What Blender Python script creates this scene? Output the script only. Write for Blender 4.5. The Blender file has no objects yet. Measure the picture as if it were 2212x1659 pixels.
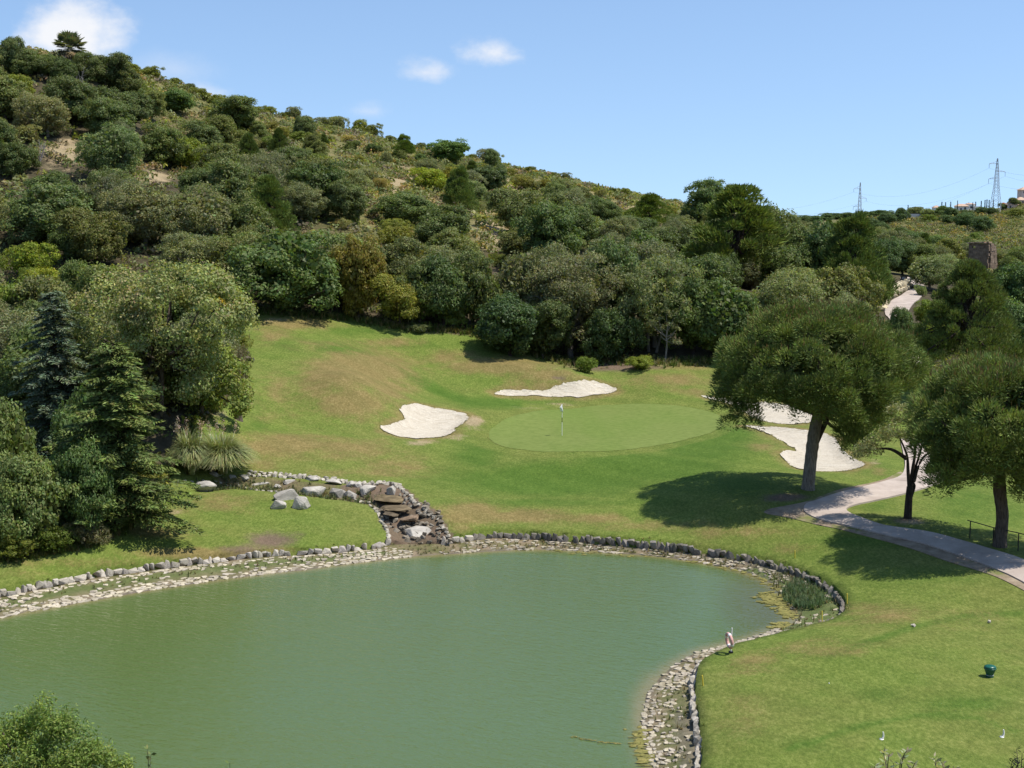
import bpy, bmesh, math, random
import numpy as np
from mathutils import Vector, Matrix, geometry as mgeo

C = bpy.context.scene.collection
SC = bpy.context.scene
R = math.radians

# ------------------------------------------------------------------ camera, sky, sun, exposure
CAM_Z = 18.0
F_PX = 3003.0                 # focal length in pixels of a 2212 px wide picture
PITCH = math.atan((829.5 - 465.0) / F_PX)
cam_d = bpy.data.cameras.new('camera')
cam_d.sensor_width = 36.0
cam_d.lens = F_PX / 2212.0 * 36.0
cam_d.clip_start = 0.5
cam_d.clip_end = 6000
cam = bpy.data.objects.new('camera', cam_d)
C.objects.link(cam)
cam.location = (0, 0, CAM_Z)
cam.rotation_euler = (math.pi / 2 - PITCH, 0, 0)
SC.camera = cam

SUN_EL, SUN_AZ = R(63), R(100)    # azimuth clockwise from +Y: the sun stands to the right
world = bpy.data.worlds.new('World')
SC.world = world
world.use_nodes = True
wn, wl = world.node_tree.nodes, world.node_tree.links
wn.clear()
w_out = wn.new('ShaderNodeOutputWorld')
w_bg = wn.new('ShaderNodeBackground')
w_sky = wn.new('ShaderNodeTexSky')
w_sky.sky_type = 'NISHITA'
w_sky.sun_disc = False
w_sky.sun_elevation = SUN_EL
w_sky.sun_rotation = SUN_AZ
w_sky.altitude = 200
w_sky.air_density = 1.0
w_sky.dust_density = 0.2
w_sky.ozone_density = 2.5
w_bg.inputs['Strength'].default_value = 0.135

sun_d = bpy.data.lights.new('sun', 'SUN')
sun_d.energy = 4.1
sun_d.angle = R(0.5)
sun_d.color = (1.0, 0.95, 0.87)
sun = bpy.data.objects.new('sun', sun_d)
C.objects.link(sun)
sd = Vector((math.sin(SUN_AZ) * math.cos(SUN_EL), math.cos(SUN_AZ) * math.cos(SUN_EL), math.sin(SUN_EL)))
sun.rotation_euler = sd.to_track_quat('Z', 'Y').to_euler()
sun.location = (60, 0, 120)

SC.view_settings.view_transform = 'Standard'
SC.view_settings.look = 'None'
SC.view_settings.exposure = 0.45
SC.view_settings.gamma = 1.0
SC.view_settings.use_curve_mapping = False
SC.render.engine = 'CYCLES'
SC.cycles.use_denoising = True
SC.cycles.max_bounces = 5
SC.cycles.diffuse_bounces = 3
SC.cycles.glossy_bounces = 2
SC.cycles.transmission_bounces = 3
SC.cycles.transparent_max_bounces = 6

# ------------------------------------------------------------------ helpers: view rays, tagging, meshes
cp, sp = math.cos(PITCH), math.sin(PITCH)

def ray(qx, qy):
    """direction of the view ray through a point of the photograph (2212 px wide)"""
    x = (qx - 1106.0) / F_PX
    y = -(qy - 829.5) / F_PX
    return np.array([x, cp + y * sp, -sp + y * cp])

def at_z(qx, qy, z):
    d = ray(qx, qy)
    t = (z - CAM_Z) / d[2]
    return np.array([d[0] * t, d[1] * t, z])

def at_y(qx, qy, Y):
    d = ray(qx, qy)
    t = Y / d[1]
    return np.array([d[0] * t, Y, CAM_Z + d[2] * t])

def project(P):
    P = np.asarray(P, float)
    x, y, z = P[..., 0], P[..., 1], P[..., 2] - CAM_Z
    depth = y * cp - z * sp
    up = y * sp + z * cp
    depth = np.where(depth < 0.1, 0.1, depth)
    return 1106 + F_PX * x / depth, 829.5 - F_PX * up / depth

def tag(o, label=None, cat=None, group=None, kind=None):
    if label: o['label'] = label
    if cat: o['category'] = cat
    if group: o['group'] = group
    if kind: o['kind'] = kind
    return o

def empty(name, loc, rz=0.0, scale=(1, 1, 1)):
    o = bpy.data.objects.new(name, None)
    C.objects.link(o)
    o.location = loc
    o.rotation_euler = (0, 0, rz)
    o.scale = scale
    o.empty_display_size = 0.3
    return o

def link(name, me, parent=None, loc=None, rot=None, scale=None):
    o = bpy.data.objects.new(name, me)
    C.objects.link(o)
    if parent is not None: o.parent = parent
    if loc is not None: o.location = loc
    if rot is not None: o.rotation_euler = rot
    if scale is not None: o.scale = scale
    return o

class MB:
    """collects vertices, faces and colours and builds one mesh"""
    def __init__(s):
        s.V, s.F, s.Cc, s.M, s.n = [], [], [], [], 0
    def add(s, V, F, col=None, mat=0):
        V = np.asarray(V, np.float32).reshape(-1, 3)
        F = np.asarray(F, np.int32)
        s.V.append(V)
        s.F.append(F + s.n)
        s.M.append(np.full(len(F), mat, np.int32))
        if col is None: col = (1, 1, 1)
        col = np.asarray(col, np.float32)
        if col.ndim == 1: col = np.tile(col, (len(V), 1))
        s.Cc.append(col[:, :3])
        s.n += len(V)
        return s
    def mesh(s, name, mats, smooth=False):
        V = np.concatenate(s.V)
        me = bpy.data.meshes.new(name)
        me.vertices.add(len(V))
        me.vertices.foreach_set('co', V.ravel())
        loops = np.concatenate([f.ravel() for f in s.F])
        tot = np.concatenate([np.full(len(f), f.shape[1], np.int32) for f in s.F])
        start = np.concatenate([[0], np.cumsum(tot)[:-1]]).astype(np.int32)
        me.loops.add(len(loops))
        me.loops.foreach_set('vertex_index', loops)
        me.polygons.add(len(tot))
        me.polygons.foreach_set('loop_start', start)
        me.polygons.foreach_set('loop_total', tot)
        me.polygons.foreach_set('material_index', np.concatenate(s.M))
        me.polygons.foreach_set('use_smooth', np.full(len(tot), smooth, bool))
        Cc = np.concatenate(s.Cc)
        a = me.color_attributes.new('col', 'FLOAT_COLOR', 'POINT')
        a.data.foreach_set('color', np.concatenate([Cc, np.ones((len(Cc), 1), np.float32)], 1).ravel())
        for m in (mats if isinstance(mats, (list, tuple)) else [mats]):
            me.materials.append(m)
        me.update()
        me.validate()
        return me
    def build(s, name, mats, parent=None, smooth=False, **k):
        return link(name, s.mesh(name, mats, smooth), parent, **k)

def tube(mb, pts, rad, n=7, col=None, mat=0, cap=True):
    pts = np.asarray(pts, float)
    rad = np.broadcast_to(np.asarray(rad, float), (len(pts),))
    T = np.gradient(pts, axis=0)
    T /= np.linalg.norm(T, axis=1)[:, None] + 1e-9
    ref = np.where(np.abs(T[:, 2:3]) > 0.92, np.array([[1.0, 0, 0]]), np.array([[0, 0, 1.0]]))
    U = np.cross(T, ref); U /= np.linalg.norm(U, axis=1)[:, None] + 1e-9
    W = np.cross(T, U)
    a = np.arange(n) * 2 * math.pi / n
    V = pts[:, None, :] + rad[:, None, None] * (np.cos(a)[None, :, None] * U[:, None, :] + np.sin(a)[None, :, None] * W[:, None, :])
    F = []
    for i in range(len(pts) - 1):
        for j in range(n):
            k = (j + 1) % n
            F.append((i * n + j, i * n + k, (i + 1) * n + k, (i + 1) * n + j))
    base = mb.n
    mb.add(V.reshape(-1, 3), F, col, mat)
    if cap:
        m = len(pts)
        c = [pts[0], pts[-1]]
        Vc = np.array(c)
        F3 = [(0, 2 + (j + 1) % n, 2 + j) for j in range(n)] + [(1, 2 + n + j, 2 + n + (j + 1) % n) for j in range(n)]
        V2 = np.concatenate([Vc, V[0], V[-1]])
        mb.add(V2, F3, col, mat)

def box(mb, c, s, rz=0.0, col=None, mat=0, rot=None):
    x, y, z = np.asarray(s, float) / 2
    V = np.array([(-x, -y, -z), (x, -y, -z), (x, y, -z), (-x, y, -z), (-x, -y, z), (x, -y, z), (x, y, z), (-x, y, z)])
    if rot is not None:
        V = V @ np.array(rot.to_matrix()).T if hasattr(rot, 'to_matrix') else V @ np.asarray(rot).T
    else:
        c_, s_ = math.cos(rz), math.sin(rz)
        V = V @ np.array([[c_, s_, 0], [-s_, c_, 0], [0, 0, 1]])
    F = [(0, 3, 2, 1), (4, 5, 6, 7), (0, 1, 5, 4), (1, 2, 6, 5), (2, 3, 7, 6), (3, 0, 4, 7)]
    mb.add(V + np.asarray(c), F, col, mat)

def lathe(mb, prof, n=16, col=None, mat=0, c=(0, 0, 0)):
    prof = np.asarray(prof, float)
    a = np.arange(n) * 2 * math.pi / n
    V = np.stack([prof[:, None, 0] * np.cos(a), prof[:, None, 0] * np.sin(a), np.repeat(prof[:, 1:2], n, 1)], -1)
    F = [(i * n + j, i * n + (j + 1) % n, (i + 1) * n + (j + 1) % n, (i + 1) * n + j) for i in range(len(prof) - 1) for j in range(n)]
    mb.add(V.reshape(-1, 3) + np.asarray(c), F, col, mat)

def spline(P, n, closed=False):
    """Catmull-Rom through the control points, n samples per span"""
    P = np.asarray(P, float)
    m = len(P)
    out = []
    spans = m if closed else m - 1
    for i in range(spans):
        if closed:
            p0, p1, p2, p3 = P[(i - 1) % m], P[i], P[(i + 1) % m], P[(i + 2) % m]
        else:
            p0, p1, p2, p3 = P[max(i - 1, 0)], P[i], P[i + 1], P[min(i + 2, m - 1)]
        for k in range(n):
            t = k / n
            out.append(0.5 * ((2 * p1) + (-p0 + p2) * t + (2 * p0 - 5 * p1 + 4 * p2 - p3) * t * t + (-p0 + 3 * p1 - 3 * p2 + p3) * t ** 3))
    if not closed: out.append(P[-1])
    return np.array(out)

def resample(P, step, closed=False):
    P = np.asarray(P, float)
    if closed: P = np.vstack([P, P[:1]])
    d = np.linalg.norm(np.diff(P[:, :2], axis=0), axis=1)
    s = np.concatenate([[0], np.cumsum(d)])
    n = max(3, int(s[-1] / step))
    u = np.linspace(0, s[-1], n + 1)
    if closed: u = u[:-1]
    return np.stack([np.interp(u, s, P[:, k]) for k in range(P.shape[1])], 1)

def inside(poly, X, Y):
    poly = np.asarray(poly)
    r = np.zeros(np.shape(X), bool)
    n = len(poly)
    j = n - 1
    for i in range(n):
        xi, yi = poly[i][:2]; xj, yj = poly[j][:2]
        if yi != yj:
            c = ((yi > Y) != (yj > Y)) & (X < (xj - xi) * (Y - yi) / (yj - yi) + xi)
            r ^= c
        j = i
    return r

def nearest_on(poly, X, Y, closed=True):
    """distance to a polyline and its nearest point"""
    poly = np.asarray(poly)[:, :2]
    best = np.full(np.shape(X), 1e9); bx = np.zeros_like(best); by = np.zeros_like(best)
    n = len(poly)
    for i in range(n if closed else n - 1):
        a = poly[i]; b = poly[(i + 1) % n]
        d = b - a
        L = d @ d + 1e-12
        t = np.clip(((X - a[0]) * d[0] + (Y - a[1]) * d[1]) / L, 0, 1)
        px, py = a[0] + t * d[0], a[1] + t * d[1]
        q = (X - px) ** 2 + (Y - py) ** 2
        m = q < best
        best = np.where(m, q, best); bx = np.where(m, px, bx); by = np.where(m, py, by)
    return np.sqrt(best), bx, by

def vnoise(X, Y, scale, seed=0):
    """smooth value noise, -1..1"""
    rs = np.random.RandomState(seed + 7)
    tab = rs.rand(256, 256)
    x, y = np.asarray(X) / scale + 1000.37, np.asarray(Y) / scale + 1000.71
    xi, yi = np.floor(x).astype(int), np.floor(y).astype(int)
    fx, fy = x - xi, y - yi
    fx, fy = fx * fx * (3 - 2 * fx), fy * fy * (3 - 2 * fy)
    g = lambda a, b: tab[a & 255, b & 255]
    v = (g(xi, yi) * (1 - fx) + g(xi + 1, yi) * fx) * (1 - fy) + (g(xi, yi + 1) * (1 - fx) + g(xi + 1, yi + 1) * fx) * fy
    return v * 2 - 1
# ------------------------------------------------------------------ materials
class NT:
    """small wrapper that wires nodes"""
    def __init__(s, name):
        s.m = bpy.data.materials.new(name)
        s.m.use_nodes = True
        s.t = s.m.node_tree
        s.t.nodes.clear()
        s.out = s.t.nodes.new('ShaderNodeOutputMaterial')
    def n(s, typ, **k):
        nd = s.t.nodes.new(typ)
        for a, v in k.items():
            if a.startswith('i_'):
                nd.inputs[a[2:].replace('_', ' ')].default_value = v
            else:
                setattr(nd, a, v)
        return nd
    def l(s, a, b):
        s.t.links.new(a, b)
    def noise(s, vec, scale, detail=4, rough=0.55, dist=0.0):
        nd = s.n('ShaderNodeTexNoise')
        nd.inputs['Scale'].default_value = scale
        nd.inputs['Detail'].default_value = detail
        nd.inputs['Roughness'].default_value = rough
        nd.inputs['Distortion'].default_value = dist
        if vec is not None: s.l(vec, nd.inputs['Vector'])
        return nd.outputs['Fac']
    def ramp(s, fac, stops):
        nd = s.n('ShaderNodeValToRGB')
        e = nd.color_ramp.elements
        while len(e) > 1: e.remove(e[-1])
        e[0].position, e[0].color = stops[0][0], (*stops[0][1], 1)
        for p, c in stops[1:]:
            x = e.new(p); x.color = (*c, 1)
        s.l(fac, nd.inputs['Fac'])
        return nd.outputs['Color']
    def mix(s, fac, a, b, mode='MIX'):
        nd = s.n('ShaderNodeMix', data_type='RGBA', blend_type=mode)
        for sock, v in ((nd.inputs[0], fac), (nd.inputs[6], a), (nd.inputs[7], b)):
            if hasattr(v, 'is_linked') or hasattr(v, 'links'): s.l(v, sock)
            elif isinstance(v, (int, float)): sock.default_value = v
            else: sock.default_value = (*v, 1)
        return nd.outputs[2]
    def math(s, op, a, b=None, clamp=False):
        nd = s.n('ShaderNodeMath', operation=op, use_clamp=clamp)
        for sock, v in ((nd.inputs[0], a), (nd.inputs[1], b)):
            if v is None: continue
            if hasattr(v, 'links'): s.l(v, sock)
            else: sock.default_value = v
        return nd.outputs[0]
    def smooth(s, fac, lo, hi):
        nd = s.n('ShaderNodeMapRange', interpolation_type='SMOOTHSTEP')
        s.l(fac, nd.inputs['Value'])
        nd.inputs['From Min'].default_value = lo
        nd.inputs['From Max'].default_value = hi
        return nd.outputs['Result']
    def attr(s, name, out='Fac'):
        return s.n('ShaderNodeAttribute', attribute_name=name).outputs[out]
    def pos(s):
        return s.n('ShaderNodeNewGeometry').outputs['Position']
    def objc(s):
        return s.n('ShaderNodeTexCoord').outputs['Object']
    def scale(s, vec, sc):
        nd = s.n('ShaderNodeMapping')
        nd.inputs['Scale'].default_value = sc
        s.l(vec, nd.inputs['Vector'])
        return nd.outputs['Vector']
    def bump(s, h, strength=0.3, dist=0.05):
        nd = s.n('ShaderNodeBump')
        nd.inputs['Strength'].default_value = strength
        nd.inputs['Distance'].default_value = dist
        s.l(h, nd.inputs['Height'])
        return nd.outputs['Normal']
    def principled(s, col, rough=0.9, spec=0.2, normal=None, **k):
        nd = s.n('ShaderNodeBsdfPrincipled')
        if hasattr(col, 'links'): s.l(col, nd.inputs['Base Color'])
        else: nd.inputs['Base Color'].default_value = (*col, 1)
        if hasattr(rough, 'links'): s.l(rough, nd.inputs['Roughness'])
        else: nd.inputs['Roughness'].default_value = rough
        nd.inputs['Specular IOR Level'].default_value = spec
        if normal is not None: s.l(normal, nd.inputs['Normal'])
        for a, v in k.items(): nd.inputs[a].default_value = v
        s.l(nd.outputs[0], s.out.inputs['Surface'])
        return nd

def plain(name, col, rough=0.8, spec=0.3, var=0.15, scale=6.0, bump=0.15, metallic=0.0):
    t = NT(name)
    p = t.objc()
    f = t.noise(p, scale, 5)
    c = t.mix(f, tuple(v * (1 - var) for v in col), tuple(min(1, v * (1 + var)) for v in col))
    t.principled(c, rough, spec, t.bump(t.noise(p, scale * 4, 4), bump, 0.02), Metallic=metallic)
    return t.m

M = {}

def make_leaf(name, trans=0.38, spec=0.25, rough=0.55):
    t = NT(name)
    col = t.attr('col', 'Color')
    oi = t.n('ShaderNodeObjectInfo')
    c = t.mix(1.0, col, oi.outputs['Color'], 'MULTIPLY')
    # patches of older and younger growth through one crown
    f = t.noise(t.objc(), 0.9, 3)
    c = t.mix(t.smooth(f, 0.35, 0.7), c, t.mix(1.0, c, (1.28, 1.2, 0.95), 'MULTIPLY'))
    p = t.n('ShaderNodeBsdfPrincipled')
    t.l(c, p.inputs['Base Color'])
    p.inputs['Roughness'].default_value = rough
    p.inputs['Specular IOR Level'].default_value = spec
    tr = t.n('ShaderNodeBsdfTranslucent')
    t.l(t.mix(1.0, c, (1.15, 1.2, 0.6), 'MULTIPLY'), tr.inputs['Color'])
    mx = t.n('ShaderNodeMixShader')
    mx.inputs[0].default_value = trans
    t.l(p.outputs[0], mx.inputs[1]); t.l(tr.outputs[0], mx.inputs[2])
    t.l(mx.outputs[0], t.out.inputs['Surface'])
    return t.m

M['leaf'] = make_leaf('leaf')
M['needle'] = make_leaf('needle', 0.2, 0.08, 0.7)
M['blade'] = make_leaf('blade', 0.3, 0.2, 0.6)

# bark
def make_bark(name, a, b):
    t = NT(name)
    p = t.scale(t.objc(), (6, 6, 1.2))
    f = t.noise(p, 2.2, 6, 0.7)
    c = t.ramp(f, [(0.3, a), (0.62, b)])
    t.principled(c, 0.95, 0.1, t.bump(f, 0.9, 0.08))
    return t.m
M['bark'] = make_bark('bark', (0.045, 0.035, 0.027), (0.17, 0.135, 0.105))
M['bark_pale'] = make_bark('bark_pale', (0.10, 0.085, 0.068), (0.30, 0.265, 0.22))
M['bark_dark'] = make_bark('bark_dark', (0.022, 0.017, 0.014), (0.085, 0.066, 0.052))
M['deadwood'] = make_bark('deadwood', (0.16, 0.145, 0.13), (0.34, 0.31, 0.28))

# ground: mown grass, dry turf, bare soil, wild hillside earth
t = NT('turf')
p = t.pos()
fine = t.noise(p, 9.0, 4, 0.7)
fine2 = t.math('ADD', t.math('MULTIPLY', t.noise(t.scale(p, (1, 0.55, 1)), 7.5, 5, 0.72), 0.75), t.math('MULTIPLY', t.noise(p, 1.4, 4, 0.6), 0.25))
med = t.noise(p, 0.55, 5, 0.6)
big = t.noise(p, 0.12, 4, 0.55)
green = t.ramp(fine2, [(0.25, (0.052, 0.084, 0.012)), (0.5, (0.128, 0.174, 0.031)), (0.75, (0.255, 0.288, 0.074))])
lush = t.ramp(fine2, [(0.25, (0.036, 0.070, 0.010)), (0.5, (0.078, 0.136, 0.019)), (0.75, (0.145, 0.210, 0.042))])
dry = t.ramp(fine2, [(0.25, (0.105, 0.085, 0.030)), (0.5, (0.205, 0.152, 0.058)), (0.75, (0.37, 0.275, 0.125))])
soil = t.ramp(fine2, [(0.2, (0.085, 0.062, 0.042)), (0.55, (0.175, 0.125, 0.085)), (0.8, (0.27, 0.20, 0.14))])
pale = t.ramp(fine2, [(0.25, (0.20, 0.155, 0.085)), (0.55, (0.36, 0.275, 0.165)), (0.8, (0.50, 0.41, 0.28))])
straw = t.ramp(t.noise(p, 0.9, 6, 0.7), [(0.25, (0.062, 0.072, 0.024)), (0.45, (0.125, 0.125, 0.045)), (0.6, (0.22, 0.18, 0.08)), (0.78, (0.34, 0.26, 0.13))])
litter = t.ramp(t.noise(p, 1.3, 6, 0.7), [(0.25, (0.035, 0.032, 0.018)), (0.5, (0.070, 0.058, 0.034)), (0.75, (0.13, 0.10, 0.062))])
wild = t.mix(t.smooth(t.attr('open'), 0.2, 0.8), litter, straw)
c = t.mix(t.smooth(t.math('ADD', big, t.math('MULTIPLY', med, 0.6)), 0.62, 0.95), green, t.mix(0.22, green, dry))
def masked(name, lo=0.35, hi=0.65, k=0.5):
    # attribute broken up by noise so that its edge frays like turf
    a = t.attr(name)
    n = t.math('MULTIPLY', t.math('SUBTRACT', t.math('ADD', t.math('MULTIPLY', med, 0.55), t.math('MULTIPLY', fine, 0.45)), 0.5), k * 2)
    return t.smooth(t.math('ADD', a, t.math('MULTIPLY', n, t.smooth(a, 0.0, 0.25))), lo, hi)
c = t.mix(masked('lush', 0.1, 0.9, 0.8), c, lush)
c = t.mix(t.math('MULTIPLY', masked('dry', 0.12, 0.88, 1.15), 0.88), c, dry)
c = t.mix(masked('soil', 0.25, 0.75, 0.6), c, soil)
c = t.mix(masked('wild', 0.3, 0.7, 0.4), c, wild)
c = t.mix(masked('pale', 0.25, 0.75, 1.5), c, pale)
# faint mowing bands
mow = t.n('ShaderNodeTexWave', wave_type='BANDS', bands_direction='DIAGONAL'); t.l(p, mow.inputs['Vector']); mow.inputs['Scale'].default_value = 0.16; mow.inputs['Distortion'].default_value = 3.0; mow.inputs['Detail'].default_value = 2
c = t.mix(t.math('MULTIPLY', t.smooth(mow.outputs['Fac'], 0.35, 0.65), 0.55), c, t.mix(1.0, c, (0.84, 0.90, 0.84), 'MULTIPLY'))
# tiny clippings and blades
sp_ = t.noise(p, 22.0, 3, 0.75)
c = t.mix(t.math('MULTIPLY', t.smooth(sp_, 0.55, 0.75), 0.45), c, t.mix(1.0, c, (1.7, 1.6, 1.5), 'MULTIPLY'))
c = t.mix(t.math('MULTIPLY', t.smooth(sp_, 0.48, 0.3), 0.5), c, t.mix(1.0, c, (0.45, 0.5, 0.45), 'MULTIPLY'))
hgt = t.math('ADD', t.math('MULTIPLY', fine, 0.6), t.math('MULTIPLY', sp_, 0.5))
t.principled(c, 0.95, 0.12, t.bump(hgt, 0.75, 0.07))
M['turf'] = t.m

# putting green: close mown and even
t = NT('green_turf')
p = t.pos()
c = t.ramp(t.noise(p, 2.2, 4, 0.6), [(0.25, (0.118, 0.160, 0.034)), (0.75, (0.172, 0.212, 0.054))])
c = t.mix(t.smooth(t.noise(t.scale(p, (0.5, 0.16, 1)), 0.5, 4, 0.6), 0.4, 0.7), c, t.mix(1.0, c, (0.88, 0.96, 0.82), 'MULTIPLY'))
c = t.mix(t.smooth(t.noise(p, 14.0, 3, 0.7), 0.5, 0.8), c, t.mix(1.0, c, (1.22, 1.18, 1.15), 'MULTIPLY'))
t.principled(c, 0.9, 0.15, t.bump(t.noise(p, 14, 3), 0.25, 0.02))
M['green_turf'] = t.m

# sand
t = NT('sand')
p = t.pos()
rk = t.noise(t.scale(p, (0.7, 3.2, 1)), 1.9, 5, 0.7, 0.9)
fn = t.noise(p, 7.0, 5, 0.7)
c = t.ramp(t.math('ADD', t.math('MULTIPLY', rk, 0.6), t.math('MULTIPLY', fn, 0.4)), [(0.3, (0.41, 0.335, 0.24)), (0.46, (0.58, 0.51, 0.395)), (0.62, (0.67, 0.61, 0.50))])
t.principled(c, 0.95, 0.1, t.bump(t.math('ADD', rk, t.math('MULTIPLY', fn, 0.6)), 1.0, 0.16))
M['sand'] = t.m

# cart path
t = NT('path_concrete')
p = t.pos()
c = t.ramp(t.noise(p, 0.8, 6, 0.6), [(0.3, (0.34, 0.28, 0.235)), (0.55, (0.44, 0.37, 0.315)), (0.75, (0.51, 0.435, 0.375))])
c = t.mix(t.smooth(t.noise(t.scale(p, (0.35, 1.8, 1)), 0.6, 4), 0.55, 0.72), c, t.mix(1.0, c, (0.78, 0.77, 0.77), 'MULTIPLY'))
c = t.mix(t.smooth(t.noise(p, 11.0, 4, 0.75), 0.5, 0.75), c, t.mix(1.0, c, (1.16, 1.14, 1.1), 'MULTIPLY'))
t.principled(c, 0.9, 0.15, t.bump(t.noise(p, 20, 4), 0.25, 0.02))
M['path'] = t.m

t = NT('dirt')
p = t.pos()
c = t.ramp(t.noise(p, 1.6, 6, 0.65), [(0.25, (0.16, 0.115, 0.078)), (0.5, (0.27, 0.21, 0.145)), (0.75, (0.38, 0.31, 0.22))])
c = t.mix(t.smooth(t.noise(p, 0.7, 4), 0.52, 0.66), c, (0.16, 0.17, 0.06))
t.principled(c, 0.95, 0.1, t.bump(t.noise(p, 9, 5), 0.6, 0.05))
M['dirt'] = t.m

# bank round the pond: dry earth with weeds between the stones
t = NT('bank_earth')
p = t.pos()
f = t.noise(p, 1.1, 6, 0.65)
c = t.ramp(f, [(0.28, (0.085, 0.10, 0.035)), (0.45, (0.15, 0.135, 0.062)), (0.6, (0.24, 0.185, 0.12)), (0.78, (0.34, 0.28, 0.20))])
c = t.mix(t.attr('weed'), c, t.ramp(t.noise(p, 3.0, 5, 0.7), [(0.25, (0.05, 0.085, 0.024)), (0.6, (0.12, 0.155, 0.05)), (0.8, (0.2, 0.2, 0.1))]))
c = t.mix(t.attr('mud'), c, t.ramp(t.noise(p, 3.0, 5, 0.7), [(0.25, (0.09, 0.075, 0.055)), (0.8, (0.24, 0.20, 0.165))]))
t.principled(c, 0.95, 0.1, t.bump(t.noise(p, 7, 5, 0.7), 0.9, 0.08))
M['bank'] = t.m

# stone, coloured per object
def make_stone(name, lo, mid, hi, sc=2.5):
    t = NT(name)
    p = t.objc()
    oi = t.n('ShaderNodeObjectInfo')
    f = t.noise(p, sc, 6, 0.65)
    c = t.ramp(f, [(0.28, lo), (0.5, mid), (0.72, hi)])
    c = t.mix(1.0, c, oi.outputs['Color'], 'MULTIPLY')
    c = t.mix(1.0, c, t.attr('col', 'Color'), 'MULTIPLY')
    c = t.mix(t.smooth(t.noise(p, sc * 0.7, 4), 0.6, 0.75), c, t.mix(1.0, c, (0.62, 0.6, 0.55), 'MULTIPLY'))
    t.principled(c, 0.9, 0.2, t.bump(t.noise(p, sc * 3, 6, 0.7), 0.8, 0.06))
    return t.m
M['stone'] = make_stone('stone', (0.30, 0.27, 0.225), (0.47, 0.43, 0.365), (0.60, 0.56, 0.49))
M['boulder'] = make_stone('boulder', (0.22, 0.205, 0.185), (0.40, 0.375, 0.34), (0.57, 0.545, 0.50), 1.6)
M['slab'] = make_stone('slab', (0.075, 0.06, 0.042), (0.17, 0.135, 0.095), (0.33, 0.27, 0.20), 2.6)

# pond water: murky green, rippled
t = NT('pond_water')
p = t.pos()
sh = t.attr('shallow')
deep = t.ramp(t.noise(p, 0.05, 3), [(0.3, (0.090, 0.130, 0.034)), (0.7, (0.086, 0.134, 0.044))])
deep = t.mix(t.attr('dark_reflection'), deep, (0.078, 0.084, 0.014))  # olive tint stands in for the dark reflected trees
c = t.mix(t.smooth(sh, 0.15, 1.0), deep, (0.20, 0.175, 0.075))
rot = t.n('ShaderNodeMapping'); rot.inputs['Rotation'].default_value = (0, 0, 0.5); t.l(p, rot.inputs['Vector']); p = rot.outputs['Vector']
w1 = t.noise(t.scale(p, (0.8, 2.4, 1)), 1.5, 3, 0.55, 0.5)
w2 = t.noise(t.scale(p, (1.0, 1.9, 1)), 4.2, 3, 0.6, 0.8)
w3 = t.noise(p, 0.11, 2)
hh = t.math('MULTIPLY', t.math('ADD', t.math('MULTIPLY', w1, 1.0), t.math('MULTIPLY', w2, 0.45)), t.math('ADD', 0.7, t.math('MULTIPLY', w3, 0.4)))
t.principled(c, 0.07, 0.5, t.bump(t.math('MULTIPLY', hh, t.math('SUBTRACT', 1.0, t.math('MULTIPLY', t.attr('calm'), 0.62))), 0.42, 0.12), IOR=1.45)
M['water'] = t.m

t = NT('algae')
p = t.pos()
c = t.ramp(t.noise(p, 4.0, 5, 0.7), [(0.25, (0.085, 0.085, 0.022)), (0.5, (0.19, 0.175, 0.045)), (0.75, (0.33, 0.275, 0.09))])
t.principled(c, 0.8, 0.3, t.bump(t.noise(p, 12, 4), 0.8, 0.04))
M['algae'] = t.m

M['white_paint'] = plain('white_paint', (0.78, 0.77, 0.74), 0.5, 0.4, 0.06)
M['yellow_paint'] = plain('yellow_paint', (0.72, 0.55, 0.06), 0.5, 0.4, 0.08)
M['faded_red'] = plain('faded_red', (0.58, 0.33, 0.29), 0.6, 0.3, 0.2)
M['green_plastic'] = plain('green_plastic', (0.008, 0.095, 0.062), 0.35, 0.5, 0.1)
M['dark_metal'] = plain('dark_metal', (0.02, 0.02, 0.02), 0.5, 0.5, 0.15)
M['steel'] = plain('galvanised_steel', (0.33, 0.35, 0.37), 0.6, 0.4, 0.1)
M['flag_cloth'] = plain('flag_cloth', (0.82, 0.82, 0.82), 0.8, 0.2, 0.04)
M['dark_wood'] = plain('dark_wood', (0.045, 0.038, 0.032), 0.8, 0.2, 0.3)
M['white_wall'] = plain('white_render', (0.74, 0.71, 0.66), 0.9, 0.2, 0.06, 1.0)
M['pink_wall'] = plain('pink_render', (0.70, 0.54, 0.47), 0.9, 0.2, 0.08, 1.0)
M['roof_tile'] = plain('terracotta_roof', (0.50, 0.35, 0.25), 0.9, 0.2, 0.25, 1.5)
M['grey_wall'] = plain('grey_render', (0.36, 0.38, 0.40), 0.8, 0.2, 0.08, 0.5)
M['glass_dark'] = plain('window_glass', (0.03, 0.035, 0.045), 0.1, 0.6, 0.1)
M['plume'] = plain('plume', (0.48, 0.40, 0.30), 0.95, 0.1, 0.15)
M['pink_flower'] = make_leaf('flowering_leaf', 0.2)
M['cup'] = plain('cup_dark', (0.02, 0.02, 0.02), 0.9, 0.1)

t = NT('ruin_stone')
p = t.objc()
f = t.noise(p, 1.6, 6, 0.7)
c = t.ramp(f, [(0.25, (0.10, 0.075, 0.055)), (0.5, (0.21, 0.155, 0.115)), (0.75, (0.33, 0.255, 0.19))])
c = t.mix(1.0, c, t.attr('col', 'Color'), 'MULTIPLY')
t.principled(c, 0.95, 0.1, t.bump(t.noise(p, 5, 6, 0.7), 1.0, 0.12))
M['ruin'] = t.m
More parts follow.
